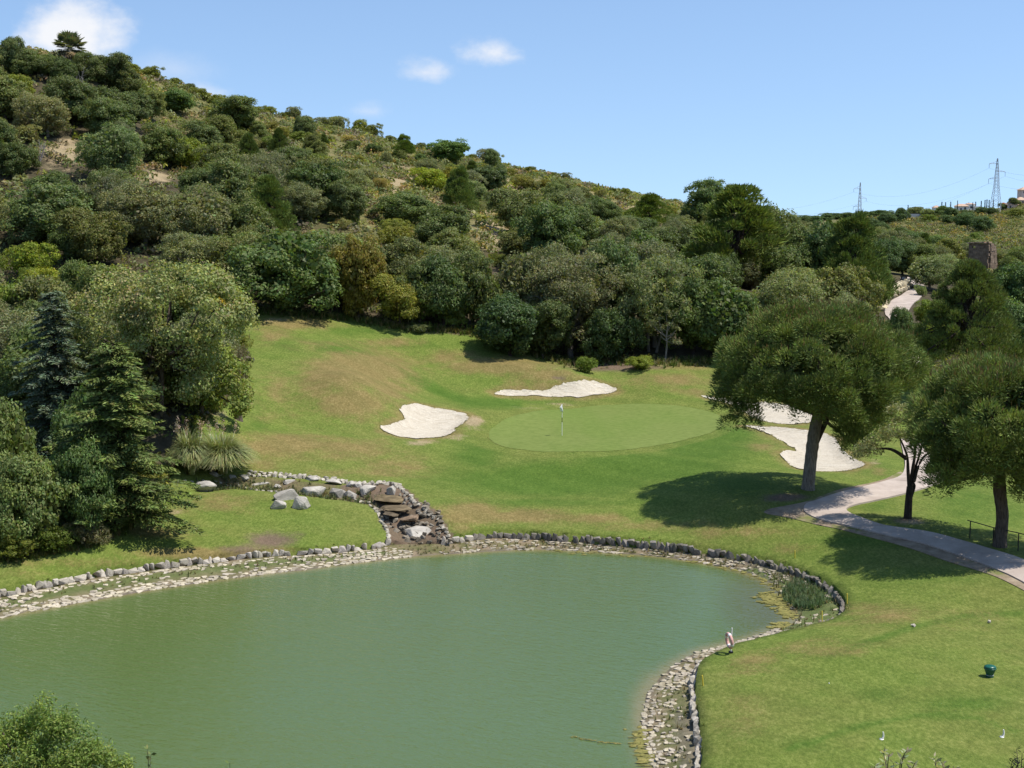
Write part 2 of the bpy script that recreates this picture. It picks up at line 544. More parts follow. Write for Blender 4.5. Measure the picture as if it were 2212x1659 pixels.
# ------------------------------------------------------------------ the land: heights from sighted points
CTRL_Z = [  # (photo x, photo y, height)
    # lawn left of the pond and below the wood
    (200, 1200, 1.25), (340, 1090, 1.85), (60, 1235, 1.1), (430, 1150, 1.25), (600, 1130, 1.25), (700, 1150, 1.05), (540, 1065, 1.95), (800, 1120, 1.25),
    (500, 1030, 2.35), (620, 1080, 1.85), (760, 1045, 2.0), (880, 1075, 1.85), (930, 1110, 1.5),
    (560, 1000, 2.8), (640, 960, 3.2), (700, 1000, 2.6), (560, 920, 3.9), (640, 850, 5.2), (560, 790, 6.6), (640, 780, 6.8), (640, 690, 9.1), (520, 690, 9.3),
    (760, 830, 5.35), (790, 905, 3.7), (740, 930, 3.4), (850, 870, 4.0), (800, 960, 2.9), (800, 1020, 2.15), (860, 790, 5.8),
    (900, 720, 7.7), (900, 780, 5.75), (1000, 760, 6.3), (1000, 830, 4.4), (1100, 790, 5.35), (1190, 800, 5.0), (1230, 790, 5.0), (1230, 750, 5.9),
    # bunkers and green
    (880, 945, 2.85), (940, 910, 3.1), (900, 874, 3.95), (1000, 895, 3.4), (1010, 930, 2.75),
    (1200, 856, 3.25), (1250, 823, 4.3), (1090, 850, 3.6), (1320, 842, 3.6), (1140, 815, 4.6),
    (1350, 873, 3.0), (1180, 890, 2.9), (1080, 920, 2.75), (1230, 975, 2.45), (1400, 965, 2.55), (1540, 915, 2.75), (1300, 920, 2.65), (1480, 885, 2.95), (1000, 955, 2.45),
    (1200, 1000, 2.1), (1400, 1000, 2.25), (1560, 965, 2.65), (1500, 1020, 2.3), (1300, 1045, 1.55), (1050, 1000, 2.0), (1000, 1060, 1.6), (1100, 1095, 1.25),
    (1250, 1110, 1.2), (1450, 1115, 1.25), (1600, 1130, 1.6), (1640, 1050, 2.55), (1745, 1056, 2.6), (1600, 1010, 2.6), (1640, 1095, 2.2), (1540, 1085, 2.05), (1450, 1070, 1.85), (1540, 1040, 2.3),
    (1400, 800, 4.9), (1540, 790, 4.95), (1450, 845, 3.7), (1540, 830, 4.0), (1650, 875, 3.2), (1700, 905, 2.95), (1620, 925, 3.0), (1760, 985, 2.6), (1830, 960, 2.7), (1750, 1012, 2.45), (1700, 935, 3.0), (1860, 1010, 2.45), (1850, 1040, 2.4),
    # path and right-hand lawns
    (1740, 1100, 2.1), (1830, 1090, 2.15), (1950, 1120, 2.15), (1830, 1137, 1.95), (2000, 1170, 1.95), (2160, 1180, 1.95), (2212, 1240, 1.75), (2330, 1290, 1.7),
    (2050, 1010, 2.3), (1990, 980, 2.4), (1940, 1030, 2.35), (2150, 1080, 1.85), (2212, 1020, 2.2), (2200, 1140, 1.6), (2330, 1180, 1.6),
    (1900, 1250, 1.25), (1900, 1330, 1.15), (2200, 1310, 1.35), (2060, 1200, 1.8), (1800, 1200, 1.2),
    (1700, 1450, 1.0), (1850, 1420, 1.25), (2000, 1340, 1.25), (2138, 1460, 1.25), (1600, 1600, 1.0), (1750, 1560, 1.1), (2200, 1600, 1.15), (2000, 1600, 1.15), (1900, 1500, 1.2), (2350, 1400, 1.3), (2400, 1600, 1.2), (1700, 1720, 0.95), (2100, 1740, 1.1),
    # foot of the wood
    (1650, 765, 5.6), (1900, 790, 4.6), (2080, 820, 5.0), (2200, 860, 4.3), (2200, 940, 3.1), (2090, 930, 3.0), (1980, 880, 3.4),
    (1950, 650, 7.8), (1970, 600, 9.3), (1965, 700, 6.6), (1975, 780, 5.0),
]
CTRL_Y = [  # (photo x, photo y, distance)
    (560, 640, 130), (300, 900, 86), (100, 1100, 74), (330, 1000, 82), (180, 1000, 84), (0, 1150, 70), (0, 900, 92), (0, 700, 118), (0, 500, 142), (0, 320, 168), (0, 160, 190), (-250, 150, 190), (-250, 600, 125), (-250, 1000, 82),
    (150, 128, 195), (300, 800, 95), (300, 600, 125), (300, 420, 158), (300, 260, 190), (300, 225, 200),
    (500, 600, 133), (500, 420, 172), (500, 275, 215), (700, 640, 129), (700, 500, 155), (700, 360, 200), (700, 300, 240),
    (900, 650, 130), (900, 500, 160), (900, 410, 195), (900, 345, 235), (1100, 700, 129), (1100, 550, 155), (1100, 460, 190), (1100, 378, 240),
    (1300, 700, 130), (1300, 560, 160), (1300, 470, 205), (1300, 414, 250), (1500, 700, 133), (1500, 585, 165), (1500, 510, 210), (1450, 445, 262),
    (1700, 620, 175), (1700, 540, 230), (1700, 500, 285), (1900, 590, 230), (1880, 538, 320), (1960, 590, 215),
    (2000, 565, 300), (2100, 590, 240), (2200, 620, 200), (2200, 720, 150), (2300, 760, 140), (2000, 515, 450), (1910, 478, 600), (1860, 500, 560), (2000, 470, 620), (2080, 458, 640), (2150, 463, 640), (2212, 442, 640), (2300, 432, 640), (2150, 522, 450), (2212, 525, 420), (2400, 520, 430), (2400, 600, 250),
]
CTRL_W = [  # world points, mostly outside the picture
    (0, 0, 16.3), (-30, 0, 17), (30, 0, 16), (-70, 0, 18), (70, 0, 15), (0, 14, 11.2), (-14, 14, 11.2), (14, 14, 11.2), (-12, 24, 4.3), (0, 24, 4.6), (14, 24, 5.0), (30, 20, 7), (-30, 22, 6),
    (0, 31, 1.4), (12, 34, 1.15), (24, 34, 1.3), (40, 45, 1.8), (45, 70, 2.2), (60, 90, 3), (60, 120, 6), (-12, 31, 1.2), (-28, 33, 1.3), (-42, 44, 1.5), (-40, 60, 1.8), (-60, 60, 5), (-70, 90, 10), (-100, 120, 22), (-110, 180, 40), (-160, 220, 48), (-120, 30, 14),
    (-60, 235, 40), (-20, 260, 31), (-100, 330, 30), (-50, 350, 24), (0, 340, 18.5), (40, 350, 14), (-80, 500, 14), (0, 500, 9), (60, 500, 9), (100, 500, 9), (-300, 300, 45), (-300, 600, 20),
    (150, 900, -8), (250, 900, -3), (400, 700, 25), (300, 400, 15), (150, 200, 10), (120, 100, 6), (300, 100, 15), (0, 900, -10), (-300, 1000, 0),
    (0, 1800, -2), (700, 1800, 0), (-700, 1800, 0), (700, 800, 10), (-700, 800, 15), (700, 0, 15), (-700, 0, 30), (0, -300, 30),
]
# rim of the pond wall (K) and water line (W), in matched pairs
KQ = [(-150, 1305), (0, 1272), (100, 1251), (200, 1232), (300, 1218), (400, 1205), (500, 1195), (600, 1186), (700, 1180), (800, 1170), (845, 1163), (975, 1157), (1060, 1148), (1150, 1149), (1250, 1154), (1350, 1161), (1450, 1171), (1550, 1184), (1640, 1202), (1720, 1226), (1780, 1253), (1815, 1281), (1828, 1303), (1820, 1325), (1795, 1340), (1760, 1350), (1715, 1361), (1680, 1370), (1640, 1380), (1590, 1392), (1560, 1404), (1528, 1420), (1512, 1435), (1504, 1470), (1507, 1520), (1512, 1560), (1518, 1600), (1517, 1640), (1508, 1680), (1480, 1760)]
WQ = [(-150, 1368), (0, 1335), (100, 1315), (200, 1297), (300, 1279), (410, 1262), (520, 1247), (630, 1234), (740, 1220), (840, 1208), (880, 1204), (1000, 1195), (1080, 1190), (1160, 1188), (1240, 1190), (1330, 1195), (1420, 1202), (1500, 1213), (1560, 1224), (1620, 1240), (1668, 1262), (1690, 1285), (1702, 1305), (1712, 1325), (1714, 1340), (1700, 1352), (1680, 1360), (1653, 1369), (1618, 1380), (1570, 1392), (1515, 1407), (1470, 1430), (1434, 1457), (1403, 1494), (1390, 1540), (1388, 1570), (1394, 1605), (1405, 1640), (1415, 1680), (1380, 1760)]
RIM_Z = 0.66
Kc = [at_z(x, y, RIM_Z)[:2] for x, y in KQ] + [(4.6, 36.2), (1.0, 34.4), (-6, 33.6), (-16, 33.6), (-27, 36), (-36, 43), (-39, 52), (-36, 59)]
Wc = [at_z(x, y, 0.0)[:2] for x, y in WQ] + [(3.0, 37.8), (0.4, 36.4), (-6, 35.6), (-16, 35.6), (-26, 38), (-34, 44.5), (-36.6, 52), (-34, 57)]
NSP = 12
Kline = spline(Kc, NSP, True)
Wline = spline(Wc, NSP, True)

pts = [at_z(*c) for c in CTRL_Z] + [at_y(*c) for c in CTRL_Y] + [np.array(c, float) for c in CTRL_W]
pts += [np.array([x, y, RIM_Z]) for x, y in Kc[::1]]
P0 = np.array(pts)
S_TPS = 100.0
def _phi(r2): return np.where(r2 > 1e-12, r2 * np.log(r2 + 1e-12), 0.0)
_n = len(P0)
_X = P0[:, :2] / S_TPS
_A = np.zeros((_n + 3, _n + 3))
_A[:_n, :_n] = _phi(((_X[:, None] - _X[None]) ** 2).sum(-1)) + np.eye(_n) * 2e-5
_A[:_n, _n] = 1; _A[:_n, _n + 1:] = _X
_A[_n, :_n] = 1; _A[_n + 1:, :_n] = _X.T
_w = np.linalg.solve(_A, np.concatenate([P0[:, 2], [0, 0, 0]]))
def tps(X, Y):
    sh = np.shape(X)
    x, y = np.ravel(X) / S_TPS, np.ravel(Y) / S_TPS
    out = np.empty(len(x))
    for i in range(0, len(x), 20000):
        s = slice(i, i + 20000)
        r2 = (x[s, None] - _X[None, :, 0]) ** 2 + (y[s, None] - _X[None, :, 1]) ** 2
        out[s] = _phi(r2) @ _w[:_n] + _w[_n] + x[s] * _w[_n + 1] + y[s] * _w[_n + 2]
    return out.reshape(sh)

def axis(a, b, step, lo, hi, growth=1.07):
    c = list(np.arange(a, b + 1e-6, step))
    s = step
    while c[-1] < hi:
        s = min(s * growth, 90); c.append(c[-1] + s)
    s = step
    while c[0] > lo:
        s = min(s * growth, 90); c.insert(0, c[0] - s)
    return np.array(c)
GX = axis(-30, 40, 0.36, -1600, 1600)
GY = axis(40, 122, 0.36, -120, 3200, 1.05)
XX, YY = np.meshgrid(GX, GY)
ZZ = tps(XX, YY)
far = np.clip((YY - 126) / 25, 0, 1)
side = np.clip((np.abs(XX) - 70) / 30, 0, 1)
rug = np.maximum(far, side)
ZZ += rug * (0.55 * vnoise(XX, YY, 9, 1) + 0.9 * vnoise(XX, YY, 26, 2)) * np.clip(600 / (YY + 200), 0.2, 1)
ZZ += (1 - rug) * (YY > 40) * (0.05 * vnoise(XX, YY, 4.5, 3) + 0.07 * vnoise(XX, YY, 11, 4))

# swells of the lawn: mounds round the bunkers and the hollows between them
for qx_, qy_, z_, rx_, ry_, a_ in ((775, 850, 5.0, 3.2, 4.2, 1.6), (1150, 812, 4.7, 5.0, 2.2, 0.8), (950, 825, 4.9, 2.8, 5.0, -0.55), (480, 930, 4.0, 2, 2, 0.0), (650, 950, 3.4, 4.5, 3.0, 0.30), (700, 755, 7.2, 5, 3.5, 0.35), (1020, 1120, 1.3, 2.6, 1.6, 0.16), (930, 1005, 2.1, 2.2, 3.4, -0.18), (600, 860, 5.0, 2.4, 4.0, -0.25), (1230, 1010, 1.9, 9, 1.7, 0.14), (1640, 985, 2.4, 3, 2.5, 0.28), (560, 745, 7.6, 3, 3, -0.2)):
    c_ = at_z(qx_, qy_, z_)
    ZZ += a_ * np.exp(-((XX - c_[0]) / rx_) ** 2 - ((YY - c_[1]) / ry_) ** 2)

def H(X, Y):
    """height of the ground sheet (bilinear on its own grid)"""
    X, Y = np.asarray(X, float), np.asarray(Y, float)
    i = np.clip(np.searchsorted(GX, X) - 1, 0, len(GX) - 2)
    j = np.clip(np.searchsorted(GY, Y) - 1, 0, len(GY) - 2)
    fx = np.clip((X - GX[i]) / (GX[i + 1] - GX[i]), 0, 1)
    fy = np.clip((Y - GY[j]) / (GY[j + 1] - GY[j]), 0, 1)
    return (ZZ[j, i] * (1 - fx) + ZZ[j, i + 1] * fx) * (1 - fy) + (ZZ[j + 1, i] * (1 - fx) + ZZ[j + 1, i + 1] * fx) * fy

_T = np.concatenate([np.arange(8, 140, 0.4), np.geomspace(140, 3000, 500)])
def hit(qx, qy, ymin=0.0):
    """the ground point seen at a place of the photograph"""
    d = ray(qx, qy)
    Y = _T
    X, Z = d[0] / d[1] * Y, CAM_Z + d[2] / d[1] * Y
    below = (Z < H(X, Y)) & (Y > ymin)
    k = int(np.argmax(below)) if below.any() else len(Y) - 1
    if not below.any(): 
        Yh = 640.0
        return np.array([d[0] / d[1] * Yh, Yh, float(H(d[0] / d[1] * Yh, Yh))])
    lo, hi = Y[max(k - 1, 0)], Y[k]
    for _ in range(14):
        m = (lo + hi) / 2
        if CAM_Z + d[2] / d[1] * m < H(d[0] / d[1] * m, m): hi = m
        else: lo = m
    x = d[0] / d[1] * hi
    return np.array([x, hi, float(H(x, hi))])

def hits(Q): return np.array([hit(*q) for q in Q])

# outlines of the sand bunkers and the green, found on the ground
BUNKERS = [
    [(863, 882), (880, 873), (905, 873), (945, 881), (985, 888), (1010, 897), (1004, 912), (985, 924), (972, 938), (940, 945), (892, 947), (855, 940), (822, 925), (846, 915), (872, 908), (872, 895)],
    [(1067, 849), (1087, 841), (1130, 843), (1168, 843), (1190, 838), (1205, 832), (1225, 825), (1245, 821), (1270, 821), (1292, 825), (1318, 834), (1333, 841), (1306, 851), (1252, 857), (1195, 857), (1138, 854), (1095, 855)],
    [(1513, 855), (1560, 858), (1620, 866), (1690, 872), (1740, 880), (1772, 892), (1765, 908), (1721, 916), (1671, 913), (1630, 902), (1587, 876), (1545, 864)],
    [(1607, 919), (1657, 921), (1700, 924), (1738, 928), (1771, 933), (1805, 948), (1820, 971), (1842, 988), (1867, 1003), (1839, 1015), (1771, 1017), (1724, 1012), (1701, 996), (1687, 981), (1701, 974), (1720, 972), (1704, 961), (1671, 941), (1637, 928)],
]
GREEN = [(1056, 946), (1074, 960), (1110, 969), (1190, 976), (1300, 975), (1400, 966), (1490, 948), (1548, 928), (1562, 911), (1545, 894), (1490, 880), (1420, 873), (1350, 873), (1270, 878), (1190, 886), (1125, 895), (1085, 909), (1060, 929)]
_rng = np.random.RandomState(5)
bunker_xy = []
for bq in BUNKERS:
    o = resample(spline(hits(bq)[:, :2], 6, True), 0.16, True)
    k = np.arange(len(o)) * 0.16
    o = o + np.stack([vnoise(k, k * 0 + 3, 0.5, 11), vnoise(k, k * 0 + 9, 0.5, 12)], 1) * 0.09 + _rng.randn(len(o), 2) * 0.025
    bunker_xy.append(o)
green_xy = resample(spline(hits(GREEN)[:, :2], 6, True), 0.35, True)
_k = np.arange(len(green_xy)) * 0.35
green_xy = green_xy + np.stack([vnoise(_k, _k * 0 + 3, 1.1, 41), vnoise(_k, _k * 0 + 9, 1.1, 42)], 1) * 0.10
for o in bunker_xy:      # the sand lies in a scooped hollow with a lip
    bb = (XX > o[:, 0].min() - 1) & (XX < o[:, 0].max() + 1) & (YY > o[:, 1].min() - 1) & (YY < o[:, 1].max() + 1)
    ins = inside(o, XX[bb], YY[bb])
    d, _, _ = nearest_on(o[::3], XX[bb], YY[bb])
    ZZ[bb] -= np.where(ins, 0.32 * np.clip((d + 0.1) / 0.7, 0, 1), 0)
# the streambed behind the cascade
STREAM = hits([(440, 1046), (500, 1042), (570, 1047), (640, 1054), (700, 1062), (760, 1068), (830, 1076)])[:, :2]
CASC = hits([(845, 1085), (855, 1105), (880, 1125), (905, 1150), (915, 1160)])[:, :2]
for line, wd, dp in ((STREAM, 0.9, 0.32), (CASC, 1.25, 0.4)):
    m = (np.abs(XX) < 40) & (YY > 60) & (YY < 100)
    d, _, _ = nearest_on(line, XX[m], YY[m], False)
    ZZ[m] -= dp * np.exp(-(d / wd) ** 4)

# ---- the ground sheet: rim vertices snapped to the pond wall, the basin dropped below it
VX, VY, VZ = XX.copy(), YY.copy(), ZZ.copy()
m = (XX > -45) & (XX < 35) & (YY > 30) & (YY < 85)
d, nx, ny = nearest_on(Kline, XX[m], YY[m])
ins = inside(Kline, XX[m], YY[m])
snap = d < 0.26
mm = np.where(m.ravel())[0]
vx, vy, vz = VX.ravel(), VY.ravel(), VZ.ravel()
vx[mm[snap]] = nx[snap]; vy[mm[snap]] = ny[snap]
low = ins & ~snap
vz[mm[low]] = np.minimum(vz[mm[low]], -1.1)
INPOND = np.zeros(len(vx), bool); INPOND[mm[low]] = True

QX, QY = project(np.stack([vx, vy, vz], 1))
inview = (vy > 30) & (QX > -300) & (QX < 2500) & (QY > 300) & (QY < 1900)
def paint(blobs):
    a = np.zeros(len(vx), np.float32)
    for qx, qy, rx, ry, s in blobs:
        v = s * np.exp(-(((QX - qx) / rx) ** 2 + ((QY - qy) / ry) ** 2))
        a = np.maximum(a, np.where(inview, v, 0))
    return a
def stroke(a, Q, w, s):
    d, _, _ = nearest_on(np.array(Q, float), QX, QY * 2.2 if False else QY, False)
    return np.maximum(a, np.where(inview, s * np.exp(-(d / w) ** 2), 0))
dry = paint([
    (780, 800, 120, 45, 0.85), (760, 870, 95, 40, 0.7), (840, 840, 60, 40, 0.6), (640, 700, 90, 16, 0.7), (590, 720, 40, 25, 0.5), (690, 830, 60, 60, 0.55), (600, 860, 60, 60, 0.4),
    (1080, 790, 130, 22, 0.75), (1180, 810, 70, 16, 0.7), (980, 770, 80, 20, 0.55), (850, 740, 80, 12, 0.5), (700, 745, 110, 15, 0.35),
    (620, 960, 120, 28, 0.75), (760, 970, 100, 26, 0.6), (560, 1000, 60, 18, 0.4), (720, 1020, 120, 12, 0.35), (850, 1010, 90, 25, 0.5),
    (1020, 1110, 70, 26, 0.9), (1130, 1115, 110, 16, 0.75), (1270, 1120, 110, 14, 0.55), (1420, 1135, 120, 14, 0.45), (1000, 1140, 40, 14, 0.6),
    (460, 1090, 130, 22, 0.45), (350, 1150, 110, 18, 0.45), (180, 1215, 160, 14, 0.5), (430, 1195, 160, 14, 0.75), (80, 1240, 80, 12, 0.35), (620, 1190, 60, 10, 0.6),
    (1600, 1150, 130, 14, 0.5), (1720, 1185, 90, 16, 0.4), (1900, 1330, 120, 30, 0.35), (1780, 1400, 120, 26, 0.4), (2080, 1340, 140, 30, 0.25), (1620, 1440, 60, 40, 0.4), (1600, 1550, 70, 60, 0.3),
    (1440, 820, 100, 20, 0.5), (1500, 845, 60, 12, 0.45), (1480, 790, 90, 12, 0.5), (1850, 1000, 40, 10, 0.6), (1900, 1018, 22, 10, 0.6),
    (2150, 1420, 90, 60, 0.12), (1650, 965, 40, 12, 0.4)])
dry = np.clip(dry * 1.45, 0, 1)
lush = paint([
    (1200, 1035, 260, 42, 0.95), (1400, 1010, 200, 40, 0.95), (1520, 970, 120, 40, 0.85), (1030, 985, 70, 40, 0.7), (1580, 935, 60, 30, 0.8), (1600, 1050, 120, 30, 0.6),
    (1180, 1085, 320, 12, 0.55), (720, 745, 60, 10, 0.55), (760, 715, 90, 14, 0.55), (880, 745, 140, 12, 0.45), (620, 745, 50, 18, 0.45),
    (1000, 860, 90, 14, 0.4), (1180, 868, 140, 9, 0.5), (560, 920, 30, 18, 0.5), (1900, 1015, 40, 18, 0.5), (1480, 1190, 200, 8, 0.4),
    (2100, 1090, 110, 60, 0.55), (2180, 1110, 60, 40, 0.5), (2090, 1040, 40, 20, 0.3), (1900, 1090, 50, 20, 0.5), (1850, 1170, 160, 16, 0.55), (2020, 1250, 160, 22, 0.45),
    (2080, 1520, 140, 22, 0.6), (1900, 1500, 70, 22, 0.4), (1760, 1610, 90, 30, 0.35), (2180, 1500, 60, 30, 0.4), (560, 880, 24, 40, 0.45)])
lush = stroke(lush, [(690, 748), (790, 765), (880, 805), (950, 845), (1010, 868), (1120, 872)], 15, 0.75)
lush = stroke(lush, [(1780, 1420), (1880, 1385), (1980, 1352), (2090, 1330), (2212, 1325)], 9, 0.6)
lush = stroke(lush, [(1700, 1620), (1850, 1570), (1980, 1545), (2100, 1548), (2212, 1585)], 9, 0.6)
soil = paint([
    (590, 1168, 75, 22, 0.72), (520, 1185, 80, 14, 0.55), (645, 1155, 30, 12, 0.6), (1000, 715, 60, 12, 0.8), (940, 715, 50, 10, 0.6), (1330, 790, 130, 14, 0.85), (1230, 770, 60, 16, 0.8), (1480, 775, 110, 16, 0.8),
    (520, 862, 22, 30, 0.55), (1960, 1124, 40, 7, 0.7), (1700, 1075, 70, 12, 0.8), (1610, 700, 40, 8, 0.4), (1210, 815, 22, 5, 0.8), (1160, 1155, 180, 5, 0.3)])
pale = paint([
    (1020, 915, 26, 16, 0.8), (985, 945, 30, 8, 0.55), (905, 957, 40, 8, 0.7), (525, 855, 24, 26, 0.62), (470, 895, 40, 14, 0.6), (1160, 880, 70, 5, 0.4), (1200, 873, 60, 5, 0.5), (1890, 998, 16, 8, 0.45), (600, 690, 34, 6, 0.55),
    (1960, 1128, 40, 6, 0.5), (380, 1105, 22, 10, 0.3), (1030, 925, 20, 12, 0.5),
    (140, 325, 55, 36, 0.95), (330, 383, 48, 16, 0.95), (370, 262, 30, 14, 0.9), (870, 390, 40, 40, 0.9), (1065, 480, 40, 60, 0.95), (1090, 405, 30, 20, 0.8), (930, 430, 50, 25, 0.6), (800, 425, 20, 16, 0.8), (10, 215, 26, 18, 0.7), (1380, 440, 70, 25, 0.6)])
wild = np.zeros(len(vx), np.float32)
# the wood's floor begins along this line in the photograph
EDGE = [(-300, 1275), (0, 1212), (100, 1196), (180, 1180), (260, 1150), (330, 1100), (350, 1050), (400, 960), (440, 900), (520, 850), (530, 780), (510, 700), (540, 672), (640, 678), (760, 690), (860, 706), (930, 712), (1040, 722), (1100, 752), (1230, 786), (1330, 782), (1450, 786), (1560, 782), (1700, 790), (1900, 800), (2000, 845), (2100, 850), (2300, 840), (2600, 800), (2600, -400), (-400, -400)]
wild_in = inside(np.array(EDGE, float), QX, QY) & inview
dE, _, _ = nearest_on(np.array(EDGE, float), QX, QY)
wild = np.where(wild_in, np.clip(dE / 14, 0, 1), 0).astype(np.float32)
wild[(vy > 130)] = 1
wild[~inview] = 1
for o_ in bunker_xy:     # worn earth lip round the sand
    d_, _, _ = nearest_on(o_[::3], vx, vy)
    soil = np.maximum(soil, 0.34 * np.exp(-(d_ / 0.38) ** 2) * inview)
    dry = np.maximum(dry, 0.7 * np.exp(-(d_ / 0.9) ** 2) * inview)
d_, _, _ = nearest_on(green_xy, vx, vy)
lush = np.where(d_ < 1.4, lush * 0.55, lush)
farg = paint([(2205, 500, 60, 40, 0.8), (2180, 560, 60, 30, 0.4)])
ctl = hits([(778, 1083), (800, 1090), (817, 1104), (828, 1122), (837, 1142), (845, 1164), (870, 1180), (975, 1165), (958, 1136), (900, 1087), (860, 1048), (790, 1045), (740, 1050), (700, 1045), (560, 1030), (470, 1030), (470, 1040), (560, 1056), (650, 1066), (740, 1080)])[:, :2]
incas = inside(ctl, vx, vy)
dC, _, _ = nearest_on(ctl, vx, vy)
lush = np.clip(lush * 1.25, 0, 1)
bed = np.where(incas, 1.0, np.exp(-(dC / 0.22) ** 2)) * ((QX > 745) * 1.0 + (QX <= 745) * 0.55) * inview
soil = np.maximum(soil, bed).astype(np.float32)
# open scrub on the upper ridge and the far hill; closed wood elsewhere
opn = np.clip((QX - 520) / 300, 0, 1) * np.clip((590 - QY) / 120, 0, 1) * (QX < 1520)
opn = np.maximum(opn, (vy > 225) * 1.0)
opn = np.maximum(opn, np.clip((vy - 180) / 25, 0, 1) * 0.7).astype(np.float32)
nyv, nxv = XX.shape
idx = np.arange(nyv * nxv).reshape(nyv, nxv)
Fq = np.stack([idx[:-1, :-1], idx[:-1, 1:], idx[1:, 1:], idx[1:, :-1]], -1).reshape(-1, 4)
gm = MB(); gm.add(np.stack([vx, vy, vz], 1), Fq)
me = gm.mesh('ground', M['turf'], True)
for nm, a in (('dry', dry), ('lush', lush), ('soil', soil), ('pale', pale), ('wild', wild), ('open', opn)):
    at = me.attributes.new(nm, 'FLOAT', 'POINT'); at.data.foreach_set('value', np.ascontiguousarray(a, np.float32))
tag(link('ground', me), 'rolling mown golf course land rising to a wooded hillside', kind='structure')

def fill(outline, step, zf, jitter=0.0):
    """triangulated sheet inside an outline"""
    o = np.asarray(outline)[:, :2]
    x = np.arange(o[:, 0].min(), o[:, 0].max(), step); y = np.arange(o[:, 1].min(), o[:, 1].max(), step)
    gx, gy = np.meshgrid(x, y); gx, gy = gx.ravel(), gy.ravel()
    ok = inside(o, gx, gy)
    gx, gy = gx[ok], gy[ok]
    d, _, _ = nearest_on(o, gx, gy)
    gx, gy = gx[d > step * 0.35], gy[d > step * 0.35]
    allp = np.concatenate([o, np.stack([gx, gy], 1)])
    n = len(o)
    r = mgeo.delaunay_2d_cdt([Vector(p) for p in allp], [(i, (i + 1) % n) for i in range(n)], [], 1, 1e-5)
    V = np.array([(v[0], v[1]) for v in r[0]])
    F = np.array([f for f in r[2] if len(f) == 3], np.int32)
    a, b, c = V[F[:, 0]], V[F[:, 1]], V[F[:, 2]]
    cr = (b[:, 0] - a[:, 0]) * (c[:, 1] - a[:, 1]) - (b[:, 1] - a[:, 1]) * (c[:, 0] - a[:, 0])
    F = np.where((cr < 0)[:, None], F[:, ::-1], F)
    return np.column_stack([V, zf(V[:, 0], V[:, 1])]), F

# sand
for i, o in enumerate(bunker_xy):
    V, F = fill(o, 0.3, lambda x, y: H(x, y) + 0.05 + 0.035 * vnoise(x, y, 0.8, 21))
    mb = MB(); mb.add(V, F)
    tag(mb.build('sand_bunker', M['sand'], smooth=True), ['pale sand bunker set into the dry mound left of the flag', 'long narrow sand bunker behind the green under the wood', 'sand bunker half hidden behind the big umbrella pine', 'hook-shaped sand bunker behind the trunk of the big umbrella pine'][i], kind='structure')
V, F = fill(green_xy, 0.45, lambda x, y: H(x, y) + 0.014)
mb = MB(); mb.add(V, F)
tag(mb.build('putting_green', M['green_turf'], smooth=True), 'smooth pale putting green with the flag standing in it', kind='structure')

# paths
def path_sheet(name, Q, mat, label, lift, skirt, step=0.4, world_xy=None, smooth_n=5):
    o = resample(spline(hits(Q)[:, :2] if world_xy is None else world_xy, smooth_n, True), step * 0.7, True)
    V, F = fill(o, step, lambda x, y: H(x, y) + lift)
    mb = MB(); mb.add(V, F)
    n = len(o)
    top = np.column_stack([o, H(o[:, 0], o[:, 1]) + lift]); bot = top - np.array([0, 0, skirt])
    mb.add(np.concatenate([top, bot]), [(i, n + i, n + (i + 1) % n, (i + 1) % n) for i in range(n)])
    return tag(mb.build(name, mat, smooth=False), label, kind='structure')
path_sheet('dirt_verge', [(1650, 1107), (1700, 1093), (1760, 1078), (1840, 1052), (1910, 1036), (1945, 1020), (1950, 1032), (1905, 1052), (1821, 1070), (1765, 1088), (1742, 1100), (1760, 1118), (1834, 1136), (1909, 1154), (2034, 1186), (2179, 1242), (2260, 1285), (2250, 1295), (2150, 1246), (2050, 1214), (1950, 1180), (1850, 1153), (1780, 1137), (1710, 1120)], M['dirt'], 'bare trodden earth along the kerb of the cart path', 0.03, 0.12)
path_sheet('cart_path', [(2300, 1310), (2179, 1244), (2034, 1189), (1909, 1157), (1834, 1139), (1771, 1124), (1741, 1110), (1736, 1099), (1744, 1089), (1769, 1081), (1821, 1064), (1874, 1051), (1909, 1042), (1946, 1029), (1955, 1005), (1950, 975), (1948, 950), (1985, 950), (2000, 975), (2034, 994), (2059, 1009), (2065, 1022), (2046, 1037), (2009, 1052), (1959, 1067), (1896, 1082), (1849, 1092), (1831, 1099), (1829, 1105), (1844, 1114), (1884, 1129), (1921, 1139), (2009, 1152), (2084, 1172), (2134, 1187), (2212, 1212), (2330, 1262)], M['path'], 'pinkish concrete cart path curving past the umbrella pine', 0.09, 0.2)
path_sheet('upper_path', [(1912, 668), (1930, 648), (1955, 633), (1975, 623), (1966, 613), (1947, 606), (1948, 600), (1986, 603), (1996, 615), (1994, 634), (1982, 650), (1965, 668), (1955, 690), (1962, 720), (1985, 750), (1990, 790), (1975, 790), (1950, 750), (1930, 705), (1916, 685)], M['path'], 'far stretch of cart path climbing between the trees', 0.12, 0.3, 0.8)
# ------------------------------------------------------------------ pond: water, paved bank, kerb of upright stones
V, F = fill(resample(Kline * 0.5 + Wline * 0.5, 0.6, True), 0.5, lambda x, y: x * 0.0)
dW, _, _ = nearest_on(Wline[::2], V[:, 0], V[:, 1])
inW = inside(Wline, V[:, 0], V[:, 1])
sq = project(V)
shal = np.where(inW, np.exp(-dW / 0.55), 1.0)
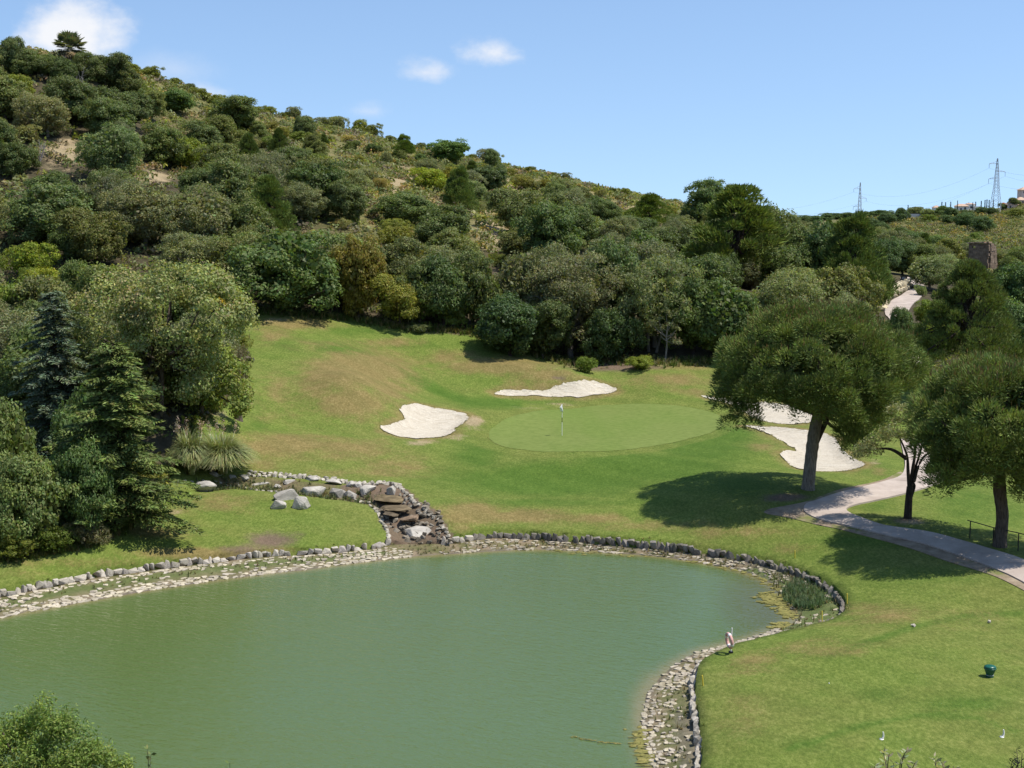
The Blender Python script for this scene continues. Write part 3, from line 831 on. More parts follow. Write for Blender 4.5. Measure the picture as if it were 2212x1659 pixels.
# a wide sandy shelf off the near right-hand shore
shelf = np.exp(-(((sq[0] - 1395) / 45) ** 2 + ((sq[1] - 1520) / 110) ** 2))
shal = np.maximum(shal, np.where(inW, np.exp(-dW / 1.2), 1) * shelf)
mb = MB(); mb.add(V, F)
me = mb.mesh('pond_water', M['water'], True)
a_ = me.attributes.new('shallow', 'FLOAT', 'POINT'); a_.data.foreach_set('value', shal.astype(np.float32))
dark_reflection = np.clip(1 - (np.hypot((sq[0] - 1690) / 150, (sq[1] - 1300) / 115)), 0, 1) ** 0.7  # reflection of pines and wood painted into the water colour near the rushes
a_ = me.attributes.new('dark_reflection', 'FLOAT', 'POINT'); a_.data.foreach_set('value', np.clip(dark_reflection * 1.3, 0, 1).astype(np.float32))
calm = np.clip((V[:, 0] - 5.5) / 4.0, 0, 1) * np.clip((V[:, 1] - 50) / 6, 0, 1)
calm = np.maximum(calm, 0.75 * np.clip((V[:, 1] - 66) / 6, 0, 1))
a_ = me.attributes.new('calm', 'FLOAT', 'POINT'); a_.data.foreach_set('value', calm.astype(np.float32))
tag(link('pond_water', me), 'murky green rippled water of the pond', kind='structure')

# matched samples along the rim and the water line
NS = len(Kline)
arc = np.concatenate([[0], np.cumsum(np.linalg.norm(np.diff(Kline, axis=0), axis=1))])
def Ks(s): return np.stack([np.interp(s, arc, Kline[:, k]) for k in (0, 1)], -1)
def Ws(s): return np.stack([np.interp(s, arc, Wline[:, k]) for k in (0, 1)], -1)
def pair_of(s): return np.interp(s, arc, np.arange(NS)) / NSP
def top_z(s):
    w = np.linalg.norm(Ks(s) - Ws(s), axis=-1)
    return np.clip(0.10 + 0.14 * w, 0.16, 0.36)
def bank_pt(s, t):
    s, t = np.asarray(s, float), np.asarray(t, float)
    k, w = Ks(s), Ws(s)
    p = k + (w - k) * t[..., None]
    zt = top_z(s)
    z = np.where(t < 1, zt + (-0.0 - zt) * t ** 0.9, -(t - 1) * 0.9)
    return np.concatenate([p, z[..., None]], -1)
LAST = arc[NSP * 44]
ss = np.arange(0, arc[-1], 0.3)
tt = np.concatenate([np.linspace(-0.02, 1, 9), [1.25, 1.6]])
S_, T_ = np.meshgrid(ss, tt, indexing='ij')
B = bank_pt(S_, T_)
B[..., 2] += 0.05 * vnoise(B[..., 0], B[..., 1], 0.7, 31) * (T_ < 1.1)
n0, n1 = B.shape[:2]
ii = np.arange(n0 * n1).reshape(n0, n1)
Fb = np.stack([ii[:-1, :-1], ii[:-1, 1:], ii[1:, 1:], ii[1:, :-1]], -1).reshape(-1, 4)
mb = MB(); mb.add(B.reshape(-1, 3), Fb)
bank_me = mb.mesh('stone_bank', M['bank'], True)
pr = pair_of(S_)
weed = np.clip(np.exp(-((T_ - 0.45) / 0.22) ** 2) * (pr < 9.5) * 0.8 + ((pr > 18.5) & (pr < 26)) * 0.85 + ((pr > 33) * np.exp(-((T_ - 0.35) / 0.3) ** 2)) * 0.5, 0, 1)
mud = np.clip(np.exp(-((T_ - 1.0) / 0.12) ** 2) * 0.8 + (pr > 33) * np.exp(-((T_ - 0.75) / 0.16) ** 2) * 0.0 + (pr > 34) * (T_ < 0.45) * 0.6 + ((pr > 14) & (pr < 20)) * (T_ < 0.5) * 0.6, 0, 1)
for nm, a in (('weed', weed), ('mud', mud)):
    at = bank_me.attributes.new(nm, 'FLOAT', 'POINT'); at.data.foreach_set('value', a.ravel().astype(np.float32))
bank = tag(link('stone_bank', bank_me), 'sloping bank paved with pale flat stones all round the pond', 'stone bank')

def hull_rock(rng, n=16, s=(1, 1, 1), power=1.0, sub=0, rough=0.0):
    """angular stone: convex hull of scattered points, optionally subdivided and roughened"""
    bm = bmesh.new()
    u = rng.randn(n, 3); u /= np.linalg.norm(u, axis=1)[:, None]
    u = np.sign(u) * np.abs(u) ** power
    u *= (0.82 + 0.3 * rng.rand(n, 1))
    for p in u * np.array(s): bm.verts.new(p)
    r = bmesh.ops.convex_hull(bm, input=bm.verts[:])
    junk = list({e for e in r['geom_interior'] + r['geom_unused'] if isinstance(e, bmesh.types.BMVert)})
    bmesh.ops.delete(bm, geom=junk, context='VERTS')
    if sub:
        bmesh.ops.triangulate(bm, faces=bm.faces[:])
        bmesh.ops.bevel(bm, geom=bm.edges[:], offset=0.05, segments=1, affect='EDGES', clamp_overlap=True)
        bmesh.ops.subdivide_edges(bm, edges=bm.edges[:], cuts=sub, use_grid_fill=True)
        bmesh.ops.triangulate(bm, faces=bm.faces[:])
        for v in bm.verts:
            c = v.co
            k = 3.1
            d = (math.sin(c.x * 7.3 * k / 3 + c.z * 5.1) * math.sin(c.y * 6.7 + 1.3) + 0.6 * math.sin(c.x * 17 + c.y * 13) * math.sin(c.z * 15 + c.x * 4)) * rough
            v.co = c * (1 + d + rng.randn() * rough * 0.35)
    bm.normal_update()
    return bm

def rock_mesh(name, bm, mat, col=(1, 1, 1)):
    me = bpy.data.meshes.new(name)
    bm.to_mesh(me); bm.free()
    a = me.color_attributes.new('col', 'FLOAT_COLOR', 'POINT')
    a.data.foreach_set('color', np.tile(np.array([*col, 1], np.float32), len(me.vertices)))
    me.materials.append(mat)
    return me

rk = np.random.RandomState(11)
STONE = [rock_mesh('bank_stone', hull_rock(rk, 13, (0.5, 0.38, 0.2), 0.7), M['stone']) for _ in range(10)]
KSTONE = [rock_mesh('kerb_stone', hull_rock(rk, 14, (0.5, 0.5, 0.5), 0.55), M['stone']) for _ in range(10)]
def arrays(me):
    v = np.empty(len(me.vertices) * 3, np.float32); me.vertices.foreach_get('co', v)
    f = np.array([list(p.vertices) for p in me.polygons], object)
    tri = []
    for p in f:
        for k in range(1, len(p) - 1): tri.append((p[0], p[k], p[k + 1]))
    return v.reshape(-1, 3), np.array(tri, np.int32)
SARR = [arrays(m_) for m_ in STONE]

# paving stones of the bank
def density(pair, t):
    if pair < 10.2:
        left = t > 0.70 or t < 0.30
        if pair < 2: return 0.85 if left else 0.55
        if pair > 8: return 0.97
        return 0.95 if left else (0.18 if pair < 6.5 else 0.45)
    if pair < 11.2: return 0.25
    if pair < 14: return 0.75 if t < 0.35 else 0.5
    if pair < 18: return 0.6 if t > 0.25 else 0.15
    if pair < 20: return 0.35 if t > 0.3 else 0.08
    if pair < 26: return 0.10
    if pair < 33: return 0.9
    return 0.98 if t > 0.76 else (0.62 if t > 0.36 else 0.2)
stones = []
s = 0.2
srow = np.arange(0, arc[-1] - 1, 0.1)
s_end = arc[NSP * 45]
s = 0.0
while s < s_end:
    w = float(np.linalg.norm(Ks(s) - Ws(s)))
    nrow = max(2, int(round(w / 0.29)))
    for r in range(nrow):
        t = 0.14 + (r + 0.5) / nrow * 0.88
        sj = s + rk.uniform(-0.07, 0.07) + (r % 2) * 0.17
        pr1 = float(pair_of(sj))
        if 10.0 < pr1 < 11.0 and t < 0.5: continue
        if rk.rand() < density(pr1, t):
            stones.append((sj, t + rk.uniform(-0.03, 0.03), pr1))
    s += 0.335
sp_pts = bank_pt(np.array([q[0] for q in stones]), np.array([q[1] for q in stones]))
tan = Ks(np.array([q[0] for q in stones]) + 0.1) - Ks(np.array([q[0] for q in stones]) - 0.1)
ang = np.arctan2(tan[:, 1], tan[:, 0])
pq = project(sp_pts)
vis = (pq[0] > -10) & (pq[0] < 2222) & (pq[1] < 1670)
order = np.argsort(np.where(vis, sp_pts[:, 1], 1e6))
rest = MB()
def stone_tint(p):
    k = p[2]
    b = rk.uniform(0.8, 1.25)
    if 11 < k < 34: b *= rk.uniform(0.75, 1.0)
    b *= 0.9
    return (b * 1.05, b, b * rk.uniform(0.82, 0.93))
for rank, i in enumerate(order):
    kx = rk.randint(10)
    sc = np.array([rk.uniform(0.75, 1.25) * 0.37, rk.uniform(0.8, 1.15) * 0.39, rk.uniform(0.5, 0.8) * 0.42])
    if stones[i][1] > 0.86: sc *= 1.12
    if stones[i][2] > 33: sc *= np.array([0.80, 0.85, 0.75])
    rz = ang[i] + rk.uniform(-0.3, 0.3)
    ct = stone_tint(stones[i])
    if rank < 300:
        o = link('stone', STONE[kx], bank, sp_pts[i], (rk.uniform(-0.15, 0.15), rk.uniform(-0.15, 0.15), rz), sc)
        o.color = (*ct, 1)
    else:
        v, f = SARR[kx]
        c_, s_ = math.cos(rz), math.sin(rz)
        vv = (v * sc) @ np.array([[c_, s_, 0], [-s_, c_, 0], [0, 0, 1]]) + sp_pts[i]
        rest.add(vv, f, ct)
tag(rest.build('paving_stones', M['stone'], bank), kind='stuff')

# kerb: upright stones standing in a row along the rim
kerb = tag(empty('stone_kerb', (float(Kline[NSP * 15][0]), float(Kline[NSP * 15][1]), 0.5)), 'low kerb of upright grey stones edging the lawn round the pond', 'stone kerb')
kinv = Vector(kerb.location)
s = 0.0
s_cas0, s_cas1 = arc[int(NSP * 10.05)], arc[int(NSP * 10.9)]
cnt = 0
kst = []
while s < s_end:
    L = rk.uniform(0.21, 0.38) * (1.7 if rk.rand() < 0.16 else 1.0)
    sc_ = s + L / 2
    s += L * 0.97
    if s_cas0 < sc_ < s_cas1: continue
    if rk.rand() < 0.05: continue
    kst.append((sc_, L))
nm_ = np.array([k[0] for k in kst])
kp = Ks(nm_); wp = Ws(nm_)
din = wp - kp; din /= np.linalg.norm(din, axis=1)[:, None]
tan = Ks(nm_ + 0.1) - Ks(nm_ - 0.1)
ang = np.arctan2(tan[:, 1], tan[:, 0])
nor = np.stack([-tan[:, 1], tan[:, 0]], 1); nor /= np.linalg.norm(nor, axis=1)[:, None]
sgn = np.sign((nor * din).sum(1)); nor *= sgn[:, None]
zt = top_z(nm_); pk = pair_of(nm_)
kvis = project(np.column_stack([kp, kp[:, 0] * 0 + 0.9]))
extra = MB()
for i, (sc_, L) in enumerate(kst):
    hgt = RIM_Z - zt[i] - 0.03 + rk.uniform(-0.04, 0.04)
    hgt += 0.16
    if L > 0.42: hgt -= 0.06
    if rk.rand() < 0.12: hgt -= rk.uniform(0.04, 0.12)
    low = 26 < pk[i] < 32.5
    thick = rk.uniform(0.2, 0.3)
    off = 0.10 if not low else 0.05
    c3 = np.array([*(kp[i] + nor[i] * (off + thick * 0.15)), zt[i] - 0.14 + hgt / 2])
    if low: c3[2] += 0.02
    b = rk.uniform(0.75, 1.1) if pk[i] < 11.5 else (rk.uniform(0.8, 1.15) if low or pk[i] > 32 else rk.uniform(0.34, 0.6))  # far and right-hand stones toned down to paint in their shaded faces
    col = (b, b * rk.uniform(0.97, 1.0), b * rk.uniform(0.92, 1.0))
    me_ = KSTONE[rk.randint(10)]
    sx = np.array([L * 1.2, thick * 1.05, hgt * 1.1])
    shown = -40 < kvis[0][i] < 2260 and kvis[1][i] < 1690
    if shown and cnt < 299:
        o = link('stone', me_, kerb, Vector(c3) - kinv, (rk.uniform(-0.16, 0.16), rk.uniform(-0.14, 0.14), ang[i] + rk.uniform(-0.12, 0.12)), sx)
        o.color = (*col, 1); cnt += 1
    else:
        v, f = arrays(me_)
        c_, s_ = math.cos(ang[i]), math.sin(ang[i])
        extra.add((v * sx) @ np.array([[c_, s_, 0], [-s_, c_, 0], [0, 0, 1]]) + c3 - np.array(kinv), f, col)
if extra.n: tag(extra.build('kerb_stones', M['stone'], kerb), kind='stuff')
print('kerb stones', len(kst), 'bank stones', len(stones))

# floating algae: ragged rafts on the water
al = MB()
ra = np.random.RandomState(4)
def raft(cx, cy, rx, ry):
    n = ra.randint(9, 15)
    a = np.sort(ra.rand(n) * 6.283)
    r = 0.55 + 0.5 * ra.rand(n)
    v = np.column_stack([cx + np.cos(a) * r * rx, cy + np.sin(a) * r * ry, np.full(n, ra.uniform(0.012, 0.035))])
    v = np.vstack([[cx, cy, 0.05], v])
    al.add(v, [(0, 1 + k, 1 + (k + 1) % n) for k in range(n)])
ALG = [(1560, 1222, 1650, 1246, 60, 8), (1640, 1246, 1720, 1290, 90, 12), (1650, 1290, 1716, 1300, 110, 10), (1648, 1284, 1700, 1320, 60, 9), (1690, 1322, 1716, 1335, 40, 6), (1672, 1350, 1706, 1355, 60, 7), (1380, 1575, 1400, 1660, 90, 10), (1470, 1206, 1560, 1222, 40, 6), (1180, 1190, 1400, 1202, 22, 5)]
for x0, y0, x1, y1, n, wdt in ALG:
    for _ in range(n):
        t = ra.rand()
        p = at_z(x0 + (x1 - x0) * t + ra.randn() * wdt * 1.2, y0 + (y1 - y0) * t + ra.randn() * wdt * 0.5, 0)
        raft(p[0], p[1], ra.uniform(0.06, 0.30), ra.uniform(0.04, 0.20))
for k in range(26):
    t = k / 25
    p = at_z(1236 + 102 * t, 1592 + 14 * math.sin(t * 1.7) + ra.randn() * 0.8, 0)
    raft(p[0], p[1], 0.09, 0.035)
tag(al.build('floating_algae', M['algae']), 'yellow-green algae floating in rafts at the pond margin', kind='stuff')
# ------------------------------------------------------------------ sky with a few small clouds
w_tc = wn.new('ShaderNodeTexCoord')
w_sep = wn.new('ShaderNodeSeparateXYZ')
wl.new(w_tc.outputs['Generated'], w_sep.inputs[0])
w_abs = wn.new('ShaderNodeMath'); w_abs.operation = 'ABSOLUTE'
wl.new(w_sep.outputs['Z'], w_abs.inputs[0])
w_ma = wn.new('ShaderNodeMath'); w_ma.operation = 'MULTIPLY_ADD'
w_ma.inputs[1].default_value = 0.86; w_ma.inputs[2].default_value = 0.14
wl.new(w_abs.outputs[0], w_ma.inputs[0])
w_cmb = wn.new('ShaderNodeCombineXYZ')
wl.new(w_sep.outputs['X'], w_cmb.inputs['X']); wl.new(w_sep.outputs['Y'], w_cmb.inputs['Y']); wl.new(w_ma.outputs[0], w_cmb.inputs['Z'])
wl.new(w_cmb.outputs[0], w_sky.inputs['Vector'])
wl.new(w_sky.outputs[0], w_bg.inputs['Color'])
wl.new(w_bg.outputs[0], w_out.inputs['Surface'])

def sky_cloud(prev, qx, qy, wx, wy, dens, seed, soft=1.0):
    """a soft cloud at its own direction in the sky"""
    d = ray(qx, qy); d = d / np.linalg.norm(d)
    rt = np.cross(d, [0, 0, 1.0]); rt /= np.linalg.norm(rt)
    up = np.cross(rt, d)
    def dot(v):
        n = wn.new('ShaderNodeVectorMath'); n.operation = 'DOT_PRODUCT'
        n.inputs[1].default_value = tuple(v)
        wl.new(w_tc.outputs['Generated'], n.inputs[0])
        return n.outputs['Value']
    def m(op, a, b=None, clamp=False):
        n = wn.new('ShaderNodeMath'); n.operation = op; n.use_clamp = clamp
        for i, x in enumerate((a, b)):
            if x is None: continue
            if hasattr(x, 'links'): wl.new(x, n.inputs[i])
            else: n.inputs[i].default_value = x
        return n.outputs[0]
    u = m('DIVIDE', dot(rt), wx / F_PX); v = m('DIVIDE', dot(up), wy / F_PX)
    v = m('ADD', v, m('MULTIPLY', m('MINIMUM', v, 0.0), 0.45))      # flatter base
    r2 = m('SQRT', m('ADD', m('MULTIPLY', u, u), m('MULTIPLY', v, v)))
    nz = wn.new('ShaderNodeTexNoise')
    mp = wn.new('ShaderNodeMapping'); mp.inputs['Location'].default_value = (seed * 3.1, seed * 1.7, seed * 0.9)
    mp.inputs['Scale'].default_value = (1, 1, 1.5)
    wl.new(w_tc.outputs['Generated'], mp.inputs[0]); wl.new(mp.outputs[0], nz.inputs['Vector'])
    nz.inputs['Scale'].default_value = 2600.0 / wx; nz.inputs['Detail'].default_value = 7; nz.inputs['Roughness'].default_value = 0.6
    x = m('ADD', m('SUBTRACT', 1.0, r2), m('MULTIPLY', m('SUBTRACT', nz.outputs['Fac'], 0.5), 1.6))
    mr = wn.new('ShaderNodeMapRange'); mr.interpolation_type = 'SMOOTHSTEP'
    wl.new(x, mr.inputs['Value']); mr.inputs['From Min'].default_value = 0.05; mr.inputs['From Max'].default_value = 0.85 * soft
    mr.inputs['To Max'].default_value = dens
    fac = m('MULTIPLY', mr.outputs[0], m('GREATER_THAN', dot(d), 0.5))
    mx = wn.new('ShaderNodeMix'); mx.data_type = 'RGBA'
    wl.new(fac, mx.inputs[0]); wl.new(prev, mx.inputs[6])
    mx.inputs[7].default_value = (5.0, 5.1, 5.35, 1)
    return mx.outputs[2]
col = w_sky.outputs[0]
for i, c in enumerate([(138, 80, 172, 90, 1.0, 0.8), (1060, 115, 84, 52, 0.95, 1.35), (918, 158, 84, 40, 0.8, 1.4), (785, 240, 64, 28, 0.4, 1.5), (370, 150, 120, 60, 0.3, 1.6), (440, 205, 70, 34, 0.6, 1.4)]):
    col = sky_cloud(col, *c[:5], i + 1, c[5] if len(c) > 5 else 1.0)
wl.new(col, w_bg.inputs['Color'])
# ------------------------------------------------------------------ plant builders
def rdir(rng, n):
    u = rng.randn(n, 3)
    return u / np.linalg.norm(u, axis=1)[:, None]

def leaf_cards(mb, P, Nn, size, aspect, col, rng, mat=0, up=None, fold=False):
    """one small four-sided leaf spray per point, lying across its normal"""
    n = len(P)
    Nn = Nn / (np.linalg.norm(Nn, axis=1)[:, None] + 1e-9)
    a = rdir(rng, n) if up is None else up
    T = np.cross(Nn, a); T /= np.linalg.norm(T, axis=1)[:, None] + 1e-9
    B = np.cross(Nn, T)
    size = np.broadcast_to(np.asarray(size, float), (n,))[:, None]
    L = B * size * 0.5
    W = T * size * 0.5 * aspect
    # a pointed, slightly irregular diamond
    k = rng.uniform(-0.25, 0.25, (n, 1))
    V = np.stack([P - L, P + W + L * k, P + L, P - W + L * (k + rng.uniform(-0.2, 0.2, (n, 1)))], 1)
    F = np.arange(n * 4).reshape(n, 4)
    mb.add(V.reshape(-1, 3), F, np.repeat(col, 4, 0), mat)

def lobes(rng, n, shape, top_bias=0.25, rmin=0.62, lumps=None):
    """clump centres over a lumpy crown: several unequal swellings merged, with a few shoots standing out"""
    shape = np.asarray(shape, float)
    m = lumps if lumps is not None else rng.randint(4, 7)
    sub_c = rng.uniform(-1, 1, (m, 3)) * np.array([0.52, 0.52, 0.42])
    sub_c[0] *= 0.3
    sub_r = rng.uniform(0.42, 0.66, m); sub_r[0] = 0.7
    out = []
    while len(out) < n:
        i = rng.randint(m)
        d = rdir(rng, 1)[0]
        if d[2] < -0.75 + top_bias * rng.rand(): continue
        p = sub_c[i] + d * sub_r[i] * rng.uniform(rmin + 0.15, 1.02)
        if any(np.linalg.norm((p - sub_c[j])) < sub_r[j] * 0.72 for j in range(m)): continue
        if rng.rand() < 0.07 and d[2] > 0.1: p = p * rng.uniform(1.08, 1.28)
        out.append(p * shape * 1.0)
    return np.array(out)

def vary(rng, base, n, amount=0.18, hue=0.08):
    base = np.asarray(base, float)
    v = 1 + rng.randn(n, 1) * amount
    h = 1 + rng.randn(n, 3) * hue
    return np.clip(base * np.clip(v, 0.45, 1.7) * h, 0.003, 0.8)

def crown(rng, shape, cz, n_lobe, per, lr, leaf, base, spread=0.55, aspect=0.62, tips=None, inner=True, lob=None, flat=1.0):
    """leafy crown: clumps of leaf sprays; returns mesh builder and clump centres"""
    mb = MB()
    cs = lobes(rng, n_lobe, shape) if lob is None else lob
    for c in cs:
        r = lr * rng.uniform(0.7, 1.25)
        k = int(per * rng.uniform(0.75, 1.25) * (r / lr) ** 2)
        d = rdir(rng, k)
        out = c / (np.linalg.norm(c) + 1e-6)
        d[:, 2] = np.where(d[:, 2] < -0.35, -d[:, 2] * 0.6, d[:, 2])
        flip = (d @ out) < -0.35
        d[flip] *= -1
        P = c + d * r * rng.uniform(0.55, 1.05, (k, 1)) * np.array([1, 1, 0.82 * flat])
        Nn = d + rng.randn(k, 3) * spread + np.array([0, 0, 0.25])
        col = vary(rng, base, k) * rng.uniform(0.86, 1.14)
        if tips is not None:
            m = (d[:, 2] > 0.45) & (rng.rand(k) < tips[1] * rng.uniform(0, 1.6))
            col[m] = vary(rng, tips[0], int(m.sum()), 0.12)
        leaf_cards(mb, P + np.array([0, 0, cz]), Nn, leaf * rng.uniform(0.6, 1.35, k), aspect, col, rng)
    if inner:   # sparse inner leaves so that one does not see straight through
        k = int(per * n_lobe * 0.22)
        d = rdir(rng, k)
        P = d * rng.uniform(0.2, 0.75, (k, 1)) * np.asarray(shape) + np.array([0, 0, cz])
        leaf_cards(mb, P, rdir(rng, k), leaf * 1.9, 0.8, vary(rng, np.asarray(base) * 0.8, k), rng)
    return mb, cs + np.array([0, 0, cz])

def trunk(rng, cs, h0, r0, mat, bend=0.25, n_limb=9, fork=None, base=(0, 0, 0), n=8):
    """tapered trunk with limbs that run to the clumps"""
    mb = MB()
    base = np.asarray(base, float)
    top = np.array([rng.uniform(-bend, bend), rng.uniform(-bend, bend), h0])
    mid = base * 0.5 + top * 0.5 + np.array([rng.uniform(-bend, bend) * 0.6, rng.uniform(-bend, bend) * 0.6, 0])
    p = spline([base + [0, 0, -0.35], base + [0, 0, 0.12], mid, top], 4)
    z = np.linspace(0, 1, len(p))
    tube(mb, p, r0 * (1.35 - 0.9 * z ** 0.6 + 0.25 * np.exp(-z * 14)), n)
    pick = rng.choice(len(cs), min(n_limb, len(cs)), replace=False)
    for i in pick:
        c = cs[i]
        q0 = top * rng.uniform(0.6, 1.0)
        m = q0 * 0.5 + c * 0.5 + np.array([0, 0, -0.12 * np.linalg.norm(c - q0)]) + rng.randn(3) * 0.12
        q = spline([q0, m, c], 3)
        tube(mb, q, np.linspace(r0 * 0.5, r0 * 0.1, len(q)), 5, cap=False)
    return mb

# colours of foliage (real surface colours)
OAK = (0.1714, 0.1924, 0.0701)      # holm oak, grey-green
DARK = (0.1247, 0.1586, 0.0566)
OLIVE = (0.2321, 0.2407, 0.1218)    # wild olive, silvery
CAROB = (0.1188, 0.1615, 0.0374)
LENT = (0.2203, 0.2407, 0.0443)     # lentisk, yellow-green
BROOM = (0.3062, 0.2355, 0.0667)    # half-dry broom
STRAW = (0.290, 0.225, 0.115)
PINE = (0.1220, 0.1581, 0.0497)
CEDAR = (0.1137, 0.1340, 0.0444)

PROTO = {}
def proto(kind, mb, mat, cs, h0, r0, bark='bark', seed=0, **k):
    r = np.random.RandomState(seed + 900)
    cm = mb.mesh(kind + '_crown', M[mat])
    tm = trunk(r, cs, h0, r0, None, **k).mesh(kind + '_trunk', M[bark], True) if cs is not None else None
    PROTO.setdefault(kind, []).append((cm, tm))

# each prototype is about 6 m wide and 6 m tall; copies are scaled to what the photograph shows
for sd_ in range(6):
    r = np.random.RandomState(100 + sd_)
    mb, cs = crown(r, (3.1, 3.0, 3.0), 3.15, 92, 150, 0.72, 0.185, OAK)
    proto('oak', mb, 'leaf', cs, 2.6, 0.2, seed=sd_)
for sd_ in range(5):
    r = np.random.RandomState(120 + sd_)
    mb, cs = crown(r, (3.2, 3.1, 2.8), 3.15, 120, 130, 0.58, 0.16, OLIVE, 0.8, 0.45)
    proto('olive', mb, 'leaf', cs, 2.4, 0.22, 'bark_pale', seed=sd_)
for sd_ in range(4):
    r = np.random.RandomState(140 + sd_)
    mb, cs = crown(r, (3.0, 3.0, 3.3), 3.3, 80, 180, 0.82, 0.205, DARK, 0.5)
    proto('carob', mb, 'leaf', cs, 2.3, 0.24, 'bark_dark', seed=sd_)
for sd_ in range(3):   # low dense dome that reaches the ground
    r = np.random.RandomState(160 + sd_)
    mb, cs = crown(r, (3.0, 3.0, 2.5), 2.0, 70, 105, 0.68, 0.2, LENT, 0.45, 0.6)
    proto('bush', mb, 'leaf', None, 0, 0)
for sd_ in range(2):   # fine grey scrub
    r = np.random.RandomState(180 + sd_)
    mb, cs = crown(r, (2.6, 2.6, 2.0), 1.8, 70, 60, 0.6, 0.25, OLIVE, 0.9, 0.3)
    proto('scrub', mb, 'leaf', None, 0, 0)

def pine_cards(mb, rng, c, r, n, size, base, up=0.75, aspect=0.2, brown=0.0, outw=None):
    """tufts of needles standing outwards and upwards on a clump"""
    d = rdir(rng, n)
    d[:, 2] = np.where(d[:, 2] < -0.45, -d[:, 2], d[:, 2])
    P = c + d * r * rng.uniform(0.6, 1.0, (n, 1))
    ax = d * 0.95 + np.array([0, 0, up]) + rng.randn(n, 3) * 0.35
    if outw is not None: ax += outw
    ax /= np.linalg.norm(ax, axis=1)[:, None]
    side = np.cross(ax, rdir(rng, n)); side /= np.linalg.norm(side, axis=1)[:, None]
    s = size * rng.uniform(0.6, 1.35, (n, 1))
    col = vary(rng, base, n, 0.2)
    V = np.stack([P - ax * s * 0.35, P + side * s * aspect, P + ax * s * 0.65, P - side * s * aspect], 1)
    mb.add(V.reshape(-1, 3), np.arange(n * 4).reshape(n, 4), np.repeat(col, 4, 0))
    if brown:
        k = int(n * brown)
        m = rng.choice(n, k, replace=False)
        m = m[d[m, 2] > 0.35]
        k = len(m)
        if k:
            Q = P[m] + ax[m] * s[m] * 0.5
            a2 = np.array([0, 0, 1.0]) + rng.randn(k, 3) * 0.14
            sd2 = np.cross(a2, rdir(rng, k)); sd2 /= np.linalg.norm(sd2, axis=1)[:, None]
            V = np.stack([Q, Q + sd2 * 0.024 + a2 * 0.10, Q + a2 * 0.26, Q - sd2 * 0.024 + a2 * 0.10], 1)
            mb.add(V.reshape(-1, 3), np.arange(k * 4).reshape(k, 4), np.repeat(vary(rng, (0.17, 0.115, 0.055), k, 0.15), 4, 0))

def aleppo(rng, h=7.0, w=3.2, base=PINE, n=95):
    mb = MB(); cs = []
    for i in range(n):
        z = rng.uniform(0.16, 1.0) ** 0.85
        rad = w * (1 - z) ** 0.62 * rng.uniform(0.45, 1.05) + 0.15
        a = rng.rand() * 6.283
        c = np.array([math.cos(a) * rad, math.sin(a) * rad, z * h])
        cs.append(c)
        o = np.array([math.cos(a), math.sin(a), 0.35]) * 0.55
        pine_cards(mb, rng, c, rng.uniform(0.45, 0.85) * (0.75 + 0.35 * (1 - z)), 230, 0.28, base, 0.7, 0.11, outw=o)
    return mb, np.array(cs)
for sd_ in range(2):
    r = np.random.RandomState(200 + sd_)
    mb, cs = aleppo(r, 6.6, 2.9)
    proto('pine', mb, 'needle', cs, 4.6, 0.17, 'bark_dark', seed=sd_, n_limb=22)

# thin cypress
r = np.random.RandomState(230)
mb = MB()
for i in range(40):
    z = r.uniform(0.03, 1.0)
    w_ = 0.5 * (1 - z) ** 0.5 * (0.6 + 0.4 * min(1, z * 6))
    a = r.rand() * 6.283
    k = 26
    P = np.array([math.cos(a) * w_ * 0.6, math.sin(a) * w_ * 0.6, z * 6]) + r.randn(k, 3) * np.array([0.13, 0.13, 0.28])
    leaf_cards(mb, P, P * np.array([1, 1, 0]) + r.randn(k, 3) * 0.3, 0.3, 0.5, vary(r, (0.03, 0.045, 0.022), k), r)
PROTO['cypress'] = [(mb.mesh('cypress_crown', M['needle']), None)]

def place(kind, loc, wid, hgt, tint=(1, 1, 1), rz=None, name='tree', label=None, cat='tree', group=None, var=None, rng=random):
    """a copy of a prototype scaled to its own width and height; a thing with its crown and trunk as parts"""
    opts = PROTO[kind]
    cm, tm = opts[(var if var is not None else rng.randrange(len(opts))) % len(opts)]
    rz = rng.uniform(0, 6.283) if rz is None else rz
    if tm is not None and kind != 'pine':
        loc = np.array(loc) - np.array([0, 0, hgt * 0.06]); hgt = hgt * 1.06
    W0, H0 = {'oak': (6.4, 6.3), 'olive': (6.5, 6.0), 'carob': (6.6, 6.6), 'bush': (6.4, 4.7), 'scrub': (6.2, 4.2), 'pine': (6.2, 7.0), 'cypress': (1.2, 6.2)}[kind]
    sc = (wid / W0, wid / W0, hgt / H0)
    if tm is None:
        o = link(name, cm, None, loc, (0, 0, rz), sc)
        o.color = (*tint, 1)
        return tag(o, label, cat, group)
    e = empty(name, loc, rz, sc)
    c = link('crown', cm, e); c.color = (*tint, 1)
    link('trunk', tm, e)
    return tag(e, label, cat, group)
# ------------------------------------------------------------------ the wood on the hillside, tree by tree
PX = F_PX
def tint(v, h=(1, 1, 1)): return tuple(v * x for x in h)
GRY, YEL, RUST, PAL, BLU, DRK = (1.05, 1.02, 1.15), (1.25, 1.2, 0.75), (1.7, 1.15, 0.7), (1.35, 1.3, 1.1), (0.85, 1.0, 1.15), (0.7, 0.75, 0.75)
FRONT = 'trees along the edge of the lawn'
